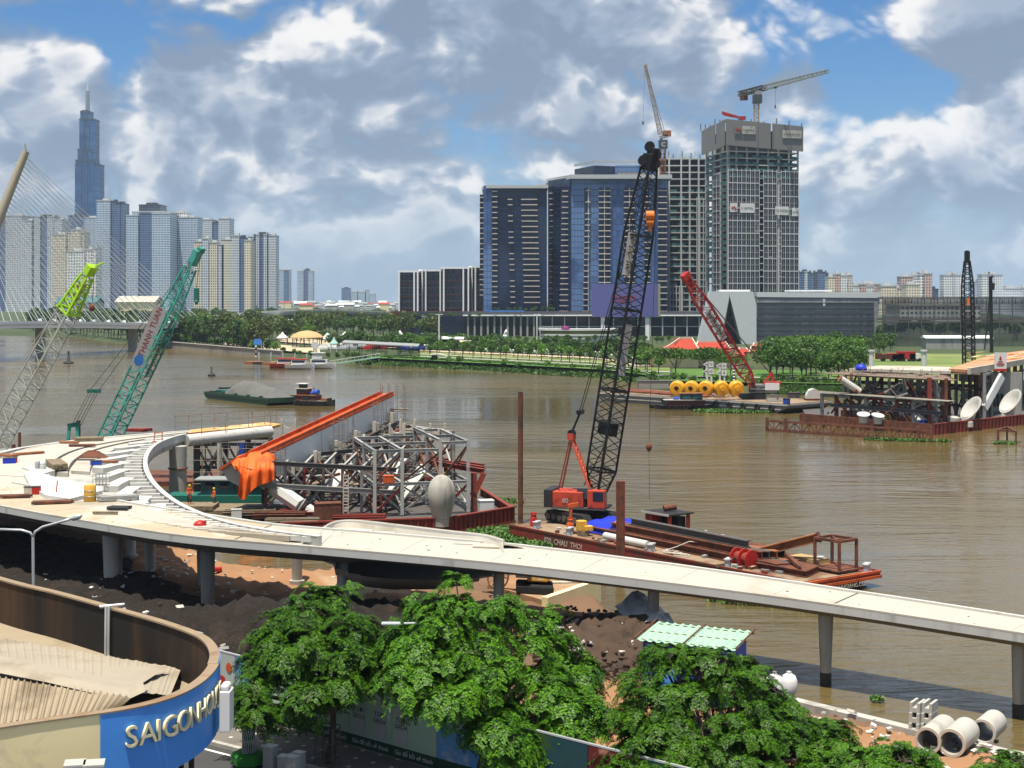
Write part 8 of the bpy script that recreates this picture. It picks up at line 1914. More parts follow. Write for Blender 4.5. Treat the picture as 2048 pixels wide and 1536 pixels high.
# hook block hanging inside the boom line and whip hook
hk=at(1300,440,124.5);bb=MB();bb.box(hk,(.55,.4,1.0));bb.cyl(hk+V(-.35,0,.35),hk+V(.35,0,.35),.42,n=12);bb.cyl(hk+V(-.3,0,-.2),hk+V(.3,0,-.2),.35,n=12);bb.cyl(hk+V(0,0,-.5),hk+V(0,0,-.95),.14,n=8);bb.build('hook_block','hook_orange',t,bevel=.04)
for d in (-.2,.2): bar(t,'hoist_rope',b1+V(.5+d,0,.6),hk+V(d,0,.6),.04,.04,'black_steel')
wp=at(1298,890,125);bar(t,'whip_rope',b1+V(.75,0,.9),wp,.035,.035,'black_steel');bb=MB();bb.lathe(wp+V(0,0,-.55),[(.04,0),(.2,.15),(.26,.4),(.2,.62),(.04,.75)],12);bb.build('headache_ball','rust',t,smooth=True);bar(t,'sling',wp+V(0,0,-.5),at(1299,1000,125),.03,.03,'black_steel')

# ================================================================== green crane with banner, behind the fork deck
Yg=166.0
t=thing('crawler_crane',V(at(210,900,Yg).x,Yg,0),'teal lattice-boom crane with a white red-lettered banner, behind the fork deck','crane')
g0,g1=at(205,905,Yg),at(388,520,Yg-6);gl=(g1-g0).length;gup=V(.85,-.5,0)
for u0,u1,w0,w1,m_ in ((0,.28,1.75,1.75,'crane_green'),(.28,.62,1.75,1.75,'crane_green'),(.62,.96,1.75,.95,'crane_green')):
    bb=MB();lattice(bb,g0.lerp(g1,u0),g0.lerp(g1,u1),w0,w1,max(4,int((u1-u0)*gl/1.3)),.15,.08,up=gup);bb.build('boom_section',m_,t)
gm_=frame(g1-g0,gup);gh_=(g1-g0).normalized()
bb=MB();bb.box(g1+gh_*.3,(.9,1.8,.8),M=gm_);bb.box(g1+gh_*1.2+V(.3,0,0),(.7,.6,.5),M=gm_);bb.build('boom_head','crane_green',t,bevel=.06)
for dx,dz in ((.35,.6),(.7,1.1)): bb=MB();bb.cyl(g1+V(dx,-.3,dz),g1+V(dx,.3,dz),.35,n=12);bb.build('head_sheave','crane_green_dark',t)
# side cladding on the shaded flank and banner on the front
fc=V(0,-1,0);sd_=(gh_.cross(fc)).normalized();
ba,bc=at(272,735,Yg-3.6),at(322,615,Yg-5.4);bd_=(bc-ba).normalized();bx2=bd_.cross(V(0,-1,0)).normalized();bx2=bx2 if bx2.x>0 else -bx2
bb=MB();bb.extrude([ba-bx2*.72,ba+bx2*.72,bc+bx2*.72,bc-bx2*.72],(0,.06,0));bn2=bb.build('banner','plaster_white',t)
text(bn2,'lettering','THANH TUAN',(ba+bc)/2+bd_*.65+V(0,-.05,0),.92,'red_paint',xdir=bd_,up=-bx2,ext=.01,width=1.0)
bb=MB();c=ba+bd_*.9+V(0,-.03,0);bb.extrude([c+bd_*(math.cos(a*.393)*.68)+bx2*(math.sin(a*.393)*.52) for a in range(16)],(0,.03,0));bb.build('round_emblem','sign_blue',bn2)
bb=MB();a_,c_=g0.lerp(g1,.40),g0.lerp(g1,.70);bb.box((a_+c_)/2+V(.75,.2,0),(.05,(c_-a_).length,1.3),M=frame(gh_,(0,1,0)));bb.build('net_cladding','crane_green_dark',t)
hk=at(393,590,Yg-7);bar(t,'hoist_rope',g1+V(.75,0,.9),hk+V(0,0,.8),.05,.05,'steel_dark');bb=MB();bb.box(hk,(.5,.4,1.5));bb.cyl(hk+V(-.15,0,-.75),hk+V(.15,0,-.75),.3,n=10);bb.build('hook_block','crane_green_dark',t,bevel=.05)
# gantry portal and pendants
pa=at(152,852,Yg+3)
for d in (-13,12): bar(t,'gantry_leg',at(145+d*.9,905,Yg+3),at(139+(d+13)*.62,852,Yg+3),.32,.32,'crane_green')
bar(t,'gantry_head',at(136,852,Yg+3),at(158,848,Yg+3),.45,.5,'crane_green_dark')
sp=at(188,782,Yg+1);bb=MB();bb.box(sp,(1.5,.4,.4));bb.build('equaliser','crane_green_dark',t)
for d in (-.5,-.2,.2,.5): bar(t,'luffing_rope',pa+V(d,0,0),sp+V(d,0,0),.045,.045,'steel_dark')
for d in (-.5,.5): bar(t,'pendant',sp+V(d,0,0),g1+V(-.3,d*.7,-.2),.05,.05,'steel_dark')
bb=MB();bb.box(V(at(185,900,Yg).x,Yg+.5,2.2),(6,3.4,2.2));bb.build('house','crane_green',t)
for d in (-1.6,1.6): bb=MB();bb.box(V(at(190,900,Yg).x,Yg+d,.75),(5.5,.9,1.1));bb.build('track','black_rubber',t)
bb=MB();hull_box(bb,V(at(60,900,Yg).x,Yg-5,0),V(1,0,0),V(0,1,0),22,11,-.4,.5,1);bb.build('work_pontoon','rust',label='rusty pontoon carrying the two cranes behind the fork deck',cat='pontoon')
# lime and pale crane at the far left
t=thing('crawler_crane',V(at(-10,900,Yg).x,Yg+6,0),'pale lattice crane with a lime green boom top at the left edge','crane')
l0,l1=at(-28,925,Yg+6),at(178,545,Yg);ll=(l1-l0).length
for u0,u1,w0,w1,m_,rc,rl in ((0,.42,1.9,1.9,'crane_pale',.12,.06),(.42,.80,1.9,1.7,'crane_pale',.12,.06),(.80,.98,1.7,1.0,'crane_lime',.2,.11)):
    bb=MB();lattice(bb,l0.lerp(l1,u0),l0.lerp(l1,u1),w0,w1,max(5,int((u1-u0)*ll/1.5)),rc,rl,up=gup);bb.build('boom_section',m_,t)
lm=frame(l1-l0,gup);lh=(l1-l0).normalized()
bb=MB();bb.box(l1+lh*.3,(1.1,1.2,.9),M=lm);bb.beam(l1+lh*.6,l1+V(1.6,0,1.1),.2,.2);bb.build('boom_head','crane_lime',t,bevel=.06)
bb=MB();c=l0.lerp(l1,.805);bb.beam(c+lm @ V(-1,0,-.9),c+lm @ V(1.2,0,-.9),.3,.3);bb.beam(c+lm @ V(-1,0,.9),c+lm @ V(1.2,0,.9),.3,.3);bb.build('boom_collar','crane_lime',t)
bb=MB();bb.box(l0.lerp(l1,.90),(.7,2.4,.5),M=lm);bb.build('jib_winch','crane_yellowish',t)
hk=at(184,612,Yg);bar(t,'hoist_rope',l1+V(.6,0,0),hk,.05,.05,'steel_dark');bb=MB();bb.lathe(hk-V(0,0,.6),[(.06,0),(.3,.15),(.34,.5),(.2,.75),(.05,.85)],10);bb.build('hook_ball','rust',t,smooth=True)
for d in (-.6,.6): bar(t,'pendant',l1+V(-.4,d,-.3),at(-60,860,Yg+10)+V(0,d,0),.05,.05,'ridge_pale')
bb=MB();bb.box(V(at(-45,900,Yg).x,Yg+6,1.6),(5,3.2,2.4));bb.build('house','crane_pale',t)

# ================================================================== workers
def person(label,foot,h,top,face=0.0,bend=0.0):
    """continuous skinned figure; the vest is a child mesh"""
    s_=h/1.72;P={'pel': (0,0,.92),'spn': (0,.02,1.12),'chs': (0,.0,1.34),'nck': (0,0,1.48),'hd0': (0,-.01,1.56),'hd1': (0,0,1.70)}
    for sd,k in ((-1,'l'),(1,'r')): P.update({'sh' + k: (.19*sd,0,1.40),'el' + k: (.25*sd,-.02+.03*sd,1.12),'wr' + k: (.24*sd,-.16,.92),'ha' + k: (.23*sd,-.21,.84),'hp' + k: (.09*sd,0,.88),'kn' + k: (.10*sd,-.03*sd,.48),'an' + k: (.11*sd,.03*sd,.08),'to' + k: (.12*sd,-.16+.03*sd,.04)})
    E_=[('pel','spn'),('spn','chs'),('chs','nck'),('nck','hd0'),('hd0','hd1')]
    for k in 'lr': E_+=[('chs','sh' + k),('sh' + k,'el' + k),('el' + k,'wr' + k),('wr' + k,'ha' + k),('pel','hp' + k),('hp' + k,'kn' + k),('kn' + k,'an' + k),('an' + k,'to' + k)]
    rad={'pel': .14,'spn': .13,'chs': .15,'nck': .055,'hd0': .09,'hd1': .085,'sh': .06,'el': .045,'wr': .035,'ha': .04,'hp': .09,'kn': .06,'an': .045,'to': .04}
    names=list(P);me=bpy.data.meshes.new('body');me.from_pydata([Vector(P[n])*s_ for n in names],[(names.index(a),names.index(b_)) for a,b_ in E_],[]);me.materials.append(MAT[top])
    root=thing('person',foot,label,'person');root.rotation_euler.z=face;ob=bpy.data.objects.new('body',me);COL.objects.link(ob);ob.parent=root
    ob.modifiers.new('skin','SKIN');
    for i,n in enumerate(names): r_=rad.get(n,rad.get(n[:2],.06))*s_;me.skin_vertices[0].data[i].radius=(r_,r_*.85)
    me.skin_vertices[0].data[0].use_root=True;ob.modifiers.new('sub','SUBSURF').levels=1;ob.modifiers['sub'].render_levels=1
    bb=MB();bb.lathe(foot+V(0,0,1.60*s_),[(.11*s_,0),(.115*s_,.06),(.09*s_,.13),(.02,.16)],12);hb=bb.build('helmet','helmet',root)
    bb=MB();bb.tube([foot+V(-.10,0,.88)*s_,foot+V(-.105,0,.5)*s_,foot+V(-.11,0,.1)*s_],[.1*s_,.075*s_,.065*s_],8);bb.tube([foot+V(.10,0,.88)*s_,foot+V(.105,0,.5)*s_,foot+V(.11,0,.1)*s_],[.1*s_,.075*s_,.065*s_],8);bb.build('trousers','trousers',root,smooth=True)
person('worker in orange standing in the shade beyond the fork rim',V(at(379,985,140).x,140,1.0),1.75,'vest_orange',.4)
person('worker in orange beside the trestle below the tarpaulin',V(at(428,1012,141).x,141,.6),1.75,'vest_orange',-1.0)
bb=MB();bb.box(V(at(379,985,140).x,140,.7),(5,3,.5));bb.box(V(at(400,985,140).x,141,.3),(12,5,.5));bb.build('work_platform','timber',label='dark timber work platform beyond the fork rim',cat='platform')
# ================================================================== corner building with curved blue sign
random.seed(51)
ZR=8.0                                                    # parapet top
rim_px=[(-260,1075),(0,1155),(120,1185),(230,1215),(330,1243),(400,1268),(428,1288),(437,1312),(428,1338),(400,1366),(350,1393),(280,1413),(200,1427),(100,1441),(0,1456),(-260,1500)]
rim=catmull([gp(*p,ZR) for p in rim_px],6)
t=thing('corner_building',V(-14,48,1.5),'round-ended low building with corrugated roof and blue sign band','building')
def off_path(path,d):
    out=[]
    for i,p in enumerate(path): e=path[min(i+1,len(path)-1)]-path[max(i-1,0)];n=V(e.y,-e.x,0).normalized();out.append(p+n*d)
    return out
inn=off_path(rim,.28)
iS=min(range(len(rim)),key=lambda i: abs(1024+rim[i].x/rim[i].y*K-200)+(1000 if rim[i].y>50 else 0))     # where the blue band starts
def wall_strip(i0,i1,z0,z1,name,mat,push=0.0,thick=None):
    o_=off_path(rim,-push);rows=[]
    for i in range(i0,i1+1): a=o_[i];rows.append([V(a.x,a.y,z0),V(a.x,a.y,z1)])
    bb=MB();bb.grid(rows);return bb.build(name,mat,t,smooth=30)
def ring(i0,i1,d0,d1,z0,z1,name,mat):
    a_,c_=off_path(rim,d0),off_path(rim,d1);rows=[]
    for i in range(i0,i1+1): rows.append([V(a_[i].x,a_[i].y,z0),V(a_[i].x,a_[i].y,z1),V(c_[i].x,c_[i].y,z1),V(c_[i].x,c_[i].y,z0),V(a_[i].x,a_[i].y,z0)])
    bb=MB();bb.grid(rows);bb.add(rows[0][:4],[(0,1,2,3)]);bb.add(rows[-1][:4],[(3,2,1,0)]);return bb.build(name,mat,t,smooth=30)
nR=len(rim)-1;iT=min(range(len(rim)),key=lambda i: -(1024+rim[i].x/rim[i].y*K))
ring(0,iT+3,.0,.24,6.0,ZR-.03,'parapet_wall','parapet_stain');ring(0,iT+4,-.03,.30,ZR-.028,ZR+.04,'parapet_coping','parapet_top')
iB=iT-6
ring(iB,iS,-.06,.02,5.85,ZR-.02,'sign_band','sign_blue');ring(iT+3,iS,.02,.22,5.85,ZR-.06,'band_backing','parapet_stain');ring(iT+4,iS,-.08,.26,ZR-.018,ZR+.03,'band_coping','parapet_top')
ring(iS,nR,-.02,.25,3.0,ZR-.02,'cream_facade','cream_wall');ring(iS,nR,-.06,.3,ZR-.018,ZR+.03,'facade_coping','parapet_top')
# roof deck and ground floor
poly=[p.to_2d() for p in off_path(rim,.2)]
def cap(name,pts,z,mat):
    me=bpy.data.meshes.new(name);bm_=bmesh.new();o0=t.location;f=bm_.faces.new([bm_.verts.new((p[0]-o0.x,p[1]-o0.y,z-o0.z)) for p in pts]);bmesh.ops.triangulate(bm_,faces=bm_.faces[:]);bmesh.ops.recalc_face_normals(bm_,faces=bm_.faces[:]);bm_.to_mesh(me);bm_.free();me.materials.append(MAT[mat]);ob=bpy.data.objects.new(name,me);COL.objects.link(ob);ob.parent=t
cap('roof_deck',poly,6.15,'roof_sheet_dark');cap('soffit',[p.to_2d() for p in off_path(rim,.05)],5.9,'concrete_grey')
gf=[p.to_2d() for p in off_path(rim,2.6)][20:-20]
bb=MB();bb.prism([(-40,40),(-13.6,46),(-13.2,49),(-15,52),(-20,58),(-40,66)],1.4,5.52);bb.build('ground_floor_wall','cream_wall',t)
p=gp(392,1478,1.64);
for k,(x,y) in enumerate(((-10.6,49.6),(-11.6,52.6))): bar(t,'shopfront_post',(x,y,1.6),(x,y,5.5),.16,.16,'hull_dark',up=(0,1,0));bar(t,'post_foot',(x-.2,y,1.68),(x+.2,y,1.68),.4,.08,'ridge_pale')
# corrugated roof sheets (two pitches meeting at a slipped ridge)
def corrugated(name,o_,du,dv,nu,amp,lift,mat,nseg=5):
    """sheet spanned by du (across the corrugations) and dv (along them)"""
    rows=[]
    for j in range(nseg+1):
        v=j/nseg;r_=[]
        for i in range(nu*4+1): u=i/(nu*4);ph=i%4;z=amp*(0,1,1,0)[ph];r_.append(o_+du*u+dv*v+V(0,0,z+lift(u,v)))
        rows.append(r_)
    bb=MB();bb.grid(rows);return bb.build(name,mat,t)
def G(px,py,z): return gp(px,py,z)
# lower pitch: near left, corrugations run up-left
a,c,d_=G(-120,1366,7.1),G(240,1412,7.1),None
lo=[(-150,1462),(-150,1352),(0,1338),(120,1354),(200,1372),(262,1392),(232,1418)]
def pitch(name,near_l,near_r,far_l,far_r,n,mat,amp=.06,wob=.05):
    for k in range(n):
        u0,u1=k/n,(k+1)/n;A,B_=near_l.lerp(near_r,u0),near_l.lerp(near_r,u1);C_,D_=far_l.lerp(far_r,u0),far_l.lerp(far_r,u1);rows=[]
        for j in range(2):
            r_=[]
            for i in range(9): uu=i/8;z=amp*(0,.3,1,1,.3,0,0,0,0)[i]+random.uniform(0,wob)*0;a_=A.lerp(B_,uu);c_=C_.lerp(D_,uu);r_.append(a_.lerp(c_,j)+V(0,0,z+.012*(k%3)))
            rows.append(r_)
        bb=MB();bb.grid(rows);bb.build('roof_sheet',mat,t)
pitch('lower',G(-190,1476,6.9),G(236,1420,6.9),G(-160,1330,7.75),G(262,1396,7.3),34,'roof_sheet_dark',.07)
pitch('upper',G(-300,1330,7.85),G(340,1392,6.95),G(-300,1225,6.7),G(362,1338,6.5),40,'roof_sheet',.022)
# slipped ridge flashing, loose sheet
rows=[]
for i,(px,py,z) in enumerate(((-180,1312,7.95),(-20,1324,7.9),(90,1345,7.7),(180,1366,7.5),(255,1378,7.35),(272,1370,7.5),(286,1364,7.6))): c=G(px,py,z);rows.append([c+V(.25,-.75,-.12),c,c+V(-.2,1.2,-.05)])
bb=MB();bb.grid(rows);bb.build('ridge_flashing','roof_sheet',t)
bb=MB();bb.grid([[G(195,1364,7.3),G(270,1376,7.0)],[G(215,1334,7.25),G(338,1332,6.95)]]);bb.build('loose_sheet','roof_sheet',t)
bar(t,'dark_gap',G(206,1372,7.2),G(270,1384,7.1),.5,.25,'black_steel')
# downpipes on the parapet
for dx in (0,.28): p=gp(212+dx*34,1288,6.2);q_=gp(216+dx*20,1216,ZR);bar(t,'downpipe',V(q_.x,q_.y-.35,6.2),V(q_.x+.02,q_.y-.35,ZR+.15),.11,.11,'galvanised','cyl',up=(0,1,0))
q_=gp(222,1216,ZR);bar(t,'downpipe_arm',V(q_.x-.35,q_.y-.35,ZR+.12),V(q_.x+.55,q_.y-.1,ZR+.16),.12,.12,'galvanised','cyl')
q_=gp(4,1160,ZR);bar(t,'rusty_post',V(q_.x,q_.y-3.2,6.2),V(q_.x,q_.y-3.2,ZR+2.6),.28,.28,'rust_orange','cyl',up=(0,1,0))
# raised letters along the band
band=off_path(rim,-.07);L_=[0.0]
for i in range(1,len(band)): L_.append(L_[-1]+(band[i]-band[i-1]).length)
def on_band(s):
    for i in range(len(band)-1):
        if L_[i]<=s<=L_[i+1]: u=(s-L_[i])/max(1e-6,L_[i+1]-L_[i]);return band[i].lerp(band[i+1],u),(band[i+1]-band[i]).normalized()
    return band[-1],(band[-1]-band[-2]).normalized()
lw={'S': .72,'A': .82,'I': .36,'G': .92,'O': .98,'N': .88,'H': .86,'U': .82,'E': .66}
s_=L_[iS]-.62
for ch in 'SAIGONHOUSE':
    w=lw[ch]*.80;pos,tan=on_band(s_-w/2);text(t,'letter',ch,V(pos.x,pos.y,7.17)+V(tan.y,-tan.x,0)*-.05,0.90,'gold_letter',xdir=-tan,ext=.05,width=1.04,label=None);s_-=w*.86
# white light box at the end and two vent boxes low on the facade
t_=thing('projecting_sign',V(-9.4,50.4,5.9),'white projecting box sign at the end of the blue band','sign');q_=gp(447,1360,ZR-.3);c=V(q_.x+.10,q_.y,0)
bb=MB();bb.box(V(c.x,c.y,6.75),(.34,.7,1.3));bb.build('box','white_paint',t_,bevel=.03);bb=MB();bb.box(V(c.x-.02,c.y,7.5),(.27,.55,.22));bb.build('cap','white_paint',t_,bevel=.08);bar(t_,'bracket',V(c.x-.5,c.y-.2,6.9),V(c.x,c.y-.2,6.9),.08,.08,'steel')
for k,px in enumerate((150,188)):
    c=at(px,1535,41.8);t_=thing('vent_box',c-V(0,0,.6),['left of two white boxes low on the cream wall','right of two white boxes low on the cream wall'][k],'box','white boxes on the cream wall');bb=MB();bb.box(c-V(0,0,.45),(.52,.55,1.1),rz=.2);bb.build('box','white_paint',t_,bevel=.03);bb=MB();bb.box(c+V(0,0,.12),(.58,.6,.06),rz=.2);bb.build('lid','concrete',t_)

# ================================================================== street furniture
t_=thing('double_lamp_post',gp(68,1185,1.5),'pale double-armed lamp post behind the parapet','street lamp');b0=at(68,1180,78);tp=at(66,1075,78)
bar(t_,'pole',V(b0.x,b0.y,1.3),tp,.16,.16,'galvanised','cyl',up=(0,1,0));bb=MB();bb.tube([tp,tp+V(-.15,0,.25),tp+V(-.6,0,.38),tp+V(-1.75,0,.42)],.07,8);bb.build('arm','galvanised',t_,smooth=True);bb=MB();bb.tube([tp,tp+V(.12,0,.3),tp+V(.5,0,.55),tp+V(1.55,-.2,.85),tp+V(2.0,-.3,1.0)],.07,8);bb.build('arm','galvanised',t_,smooth=True)
for e,d in ((tp+V(-1.9,0,.42),V(-1,0,0)),(tp+V(2.05,-.3,1.0),V(.9,-.1,.3))): bb=MB();bb.lathe(e,[(.05,0),(.14,.12),(.15,.5),(.04,.65)],8,frame(d) @ Matrix.Rotation(R(-90),3,'X'));bb.build('lamp_head','galvanised',t_,smooth=True)
t_=thing('street_lamp',gp(880,1530,1.6),'street lamp whose flat pale head pokes out between the two big trees','street lamp');hd_=at(782,1247,58);bar(t_,'pole',V(-2.4,58.2,1.6),V(-2.4,58.2,7.4),.16,.16,'galvanised','cyl',up=(0,1,0));bb=MB();bb.tube([V(-2.4,58.2,7.3),V(-3.0,58.1,7.5),hd_+V(.5,0,0)],.045,8);bb.build('arm','galvanised',t_);bb=MB();bb.box(hd_,(.75,.3,.1));bb.build('lamp_head','galvanised',t_,bevel=.04)
# hoarding with printed panels
HA,HB=V(-14.2,68.6,1.64),V(6.5,50.2,1.64);hd=(HB-HA).normalized();hn=V(hd.y,-hd.x,0);hn=-hn if hn.y>0 else hn
t_=thing('site_hoarding',HA,'long printed site hoarding behind the street trees','hoarding');HL=(HB-HA).length
M('print_mint',(.36,.52,.40),.6,.08,.5);M('print_dark_green',(.015,.055,.03),.6,.1,.5);M('print_sky',(.10,.30,.60),.6,.2,.6,(.55,.62,.66),.4,.5);M('print_teal',(.012,.05,.06),.6,.3,.8,(.04,.08,.02),.4,.9);M('print_grey',(.42,.45,.45),.6,.06,.5);M('print_red',(.12,.015,.013),.6,.2,1.0,(.45,.20,.12),.3,1.2)
npn=11
for k in range(npn):
    a=HA+hd*(HL*k/npn+.02);c=HA+hd*(HL*(k+1)/npn-.02);m_=['print_grey','print_sky','print_mint','print_mint','print_mint','print_mint','print_sky','print_teal','print_teal','print_red','print_teal'][k]
    bar(t_,'panel',a+V(0,0,1.5),c+V(0,0,1.5),.08,2.0,m_);bar(t_,'skirt_panel',a+V(0,0,.26)+hn*.02,c+V(0,0,.26)+hn*.02,.06,.46,'print_dark_green')
    bar(t_,'frame_post',a-hn*.12,a+V(0,0,2.5)-hn*.12,.08,.08,'steel',up=(0,1,0))
    if k in (1,2,3,4,5): text(t_,'lettering','Co-cu Saigon-net Xanh' if k==99 else 'Giá để bồi sở thành',(a+c)/2+V(0,0,.27)+hn*.07,.26,'plaster_white',xdir=hd,ext=.004)
bar(t_,'top_rail',HA+V(0,0,2.53),HB+V(0,0,2.53),.1,.06,'galvanised')
for k in range(3):     # bottles printed in relief on the mint panels
    p=HA+hd*(HL*(.385+.045*k))+hn*.05+V(0,0,1.35);bb=MB();bb.extrude([p+hd*x+V(0,0,z) for x,z in ((-.34,-.75),(.34,-.75),(.34,.6),(.14,.85),(.14,1.05),(-.14,1.05),(-.14,.85),(-.34,.6))],hn*.02);ob=bb.build('printed_pouch','print_grey',t_)
    text(ob,'lettering','TƯƠI\nSẠCH',p+hn*.04+V(0,0,.1),.27,'print_dark_green',xdir=hd,ext=.003)
for (u,z,sx,sz,m_) in ((.055,1.3,.55,.35,'red_paint'),(.075,1.9,.35,.45,'orange_paint'),(.118,1.2,.8,.55,'sign_blue'),(.135,1.0,.25,.6,'cream_wall')): p=HA+hd*(HL*u)+hn*.05+V(0,0,z);bb=MB();bb.extrude([p+hd*(math.cos(a*.628)*sx/2*(1+.2*(a%2)))+V(0,0,math.sin(a*.628)*sz/2) for a in range(10)],hn*.015);bb.build('printed_figure',m_,t_)
# tall plain grey sheet panels behind the trees at the left end
t_=thing('grey_sheet_fence',HA-hd*4+V(0,0,0),'plain pale grey sheet fence left of the printed hoarding','fence')
for k in range(4): a=HA-hd*(4.4-k*1.1)+V(0,.4,0);bar(t_,'sheet',a+V(0,0,1.6),a+hd*1.06+V(0,0,1.6),.06,2.9,'grey_paint')
# green wire sculpture on turf block, cabinets
c=gp(497,1526,1.64);t_=thing('wire_sculpture',c,'green wire funnel sculpture on a bright turf block','sculpture')
bb=MB();bb.lathe(c,[(.66,0),(.7,.05),(.7,.36),(.62,.44)],6);bb.build('turf_block','turf_green',t_)
bb=MB();n=18;rr=[(.26,.44),(.24,.9),(.27,1.4),(.36,1.8),(.38,2.15),(.30,2.35)]
for i in range(n):
    a0=2*math.pi*i/n;bb.tube([c+V(math.cos(a0+z*.5)*r_,math.sin(a0+z*.5)*r_,z) for r_,z in rr],.012,4);bb.tube([c+V(math.cos(a0-z*.5)*r_,math.sin(a0-z*.5)*r_,z) for r_,z in rr],.012,4)
for r_,z in rr: bb.tube([c+V(math.cos(2*math.pi*i/16)*r_,math.sin(2*math.pi*i/16)*r_,z) for i in range(17)],.016,4)
bb.build('wire_mesh','galvanised',t_);bb=MB();bb.lathe(c,[(r_*.93,z) for r_,z in rr],14);bb.build('inner_sleeve','wire_green',t_,smooth=True)
bar(t_,'slim_mast',c+V(.33,.1,.44),c+V(.36,.1,2.6),.07,.07,'galvanised','cyl',up=(0,1,0))
for k,(px,py,sz) in enumerate(((541,1536,(.46,.4,.85)),(568,1541,(.42,.36,.55)),(585,1545,(.5,.4,.62)),(598,1536,(.4,.36,.6)))):
    c=gp(px,py,1.64);t_=thing('utility_cabinet',c,['tallest grey cabinet beside the turf block','low grey cabinet right of the tall one','middle grey cabinet of the low group','hindmost grey cabinet of the low group'][k],'cabinet','grey utility cabinets');bb=MB();bb.box(c+V(0,0,sz[2]/2),sz,rz=-.5);bb.build('body','grey_paint',t_,bevel=.015);bb=MB();bb.box(c+V(0,0,sz[2]+.02),(sz[0]*1.1,sz[1]*1.1,.04),rz=-.5);bb.build('lid','galvanised',t_)
# blue cabin with pale green sheet roof
YC=74.0;c=V(8.5,69.8,1.5);cd=V(.90,-.44,0).normalized();cn=V(.44,.90,0).normalized()
t_=thing('site_cabin',c,'dark blue site cabin with pale green corrugated roof behind the right tree','cabin')
bb=MB();bb.box(c+V(0,0,1.3),(2.2,4.3,2.6),M=frame(cd));bb.build('wall','blue_paint',t_)
nsh=12
for k in range(nsh):
    a=c-cd*2.4+cd*(4.8*k/nsh);rows=[]
    for v in (0,1): p=a+cn*(-1.45+2.9*v)+V(0,0,2.72+.28*v);rows.append([p+cd*(4.8/nsh*x)+V(0,0,z) for x,z in ((0,0),(.2,.06),(.4,.06),(.6,0),(1.0,0))])
    bb=MB();bb.grid(rows);bb.build('roof_sheet','green_roof',t_)
for v in (-1.2,0,1.2): bar(t_,'purlin',c-cd*2.5+cn*v+V(0,0,2.86+v*.1),c+cd*2.5+cn*v+V(0,0,2.86+v*.1),.06,.06,'rust')
for u in (-2.45,0,2.45): bar(t_,'roof_frame',c+cd*u-cn*1.5+V(0,0,2.84),c+cd*u+cn*1.5+V(0,0,3.12),.06,.06,'rust')
bb=MB();bb.box(c-cn*1.12-cd*1.0+V(0,0,1.2),(.05,.8,1.9),M=frame(cd));bb.build('door','sign_blue',t_);bb=MB();bb.box(c-cn*1.13+cd*.8+V(0,0,1.6),(.05,.9,.7),M=frame(cd));bb.build('window','glass_dark',t_)
# white round tanks
for k,(px,py,r_) in enumerate(((1549,1375,.42),(1578,1392,.40))): c=at(px,py,70.5);c.z=1.5;t_=thing('water_tank',c,['white round tank behind the right tree, left one','smaller white tank behind the right tree, right one'][k],'tank','white round tanks');bb=MB();bb.lathe(c,[(r_*.8,0),(r_,.2),(r_,.6),(r_*.75,.85),(r_*.25,.97),(.05,.99)],20);bb.build('tank','white_paint',t_,smooth=True);bb=MB();bb.lathe(c+V(0,0,.95),[(.12,0),(.12,.08),(.04,.12)],12);bb.build('filler_cap','grey_paint',t_)
# concrete pipes
pdv=V(.54,.84,0).normalized()
for k,(px,py,r_,L) in enumerate(((1856,1481,.53,2.3),(1903,1486,.56,2.1),(1966,1464,.52,1.8))):
    zc=1.42+r_+.05;f0=gp(px,py,zc);t_=thing('concrete_pipe',f0-V(0,0,r_),['left of three pale concrete pipes on the quay','middle and nearest of three pale concrete pipes','right of three pale concrete pipes, at the quay edge'][k],'pipe','concrete pipes on the quay')
    bb=MB();bb.pipe(f0,f0+pdv*L,r_,r_*.80,32);bb.build('pipe','concrete',t_,smooth=40);bb=MB();bb.pipe(f0-pdv*.05,f0+pdv*.07,r_*1.03,r_*.82,32);bb.build('socket_rim','ridge_pale',t_,smooth=40)
    for s2 in (-1,1): bar(t_,'wedge',f0+pdv*.6+V(.84*s2*r_*.9,-.54*s2*r_*.9,-r_+.06),f0+pdv*.6+V(.84*s2*r_*.6,-.54*s2*r_*.6,-r_+.02),.2,.12,'timber')
# stacked U-blocks
c=gp(1827,1467,1.45)
for k in range(6):
    i,j=k%2,k // 2;p=c+V(.62*.80*i,-.30*i*.3,0)+V(.05*j,.1*j,.42*j);t_=thing('concrete_block',p,'grey notched concrete block by the pipes, %s tier, %s column' % (('bottom','middle','top')[j],('left','right')[i]),'block','stacked concrete blocks by the pipes')
    bb=MB();m_=frame(pdv)
    for x0,x1,z0,z1 in ((-.22,.22,0,.2),(-.22,-.1,.2,.41),(.1,.22,.2,.41)): bb.box(p+m_ @ V((x0+x1)/2,.45,(z0+z1)/2),(x1-x0,.9,z1-z0),M=m_)
    bb.build('block','concrete',t_)
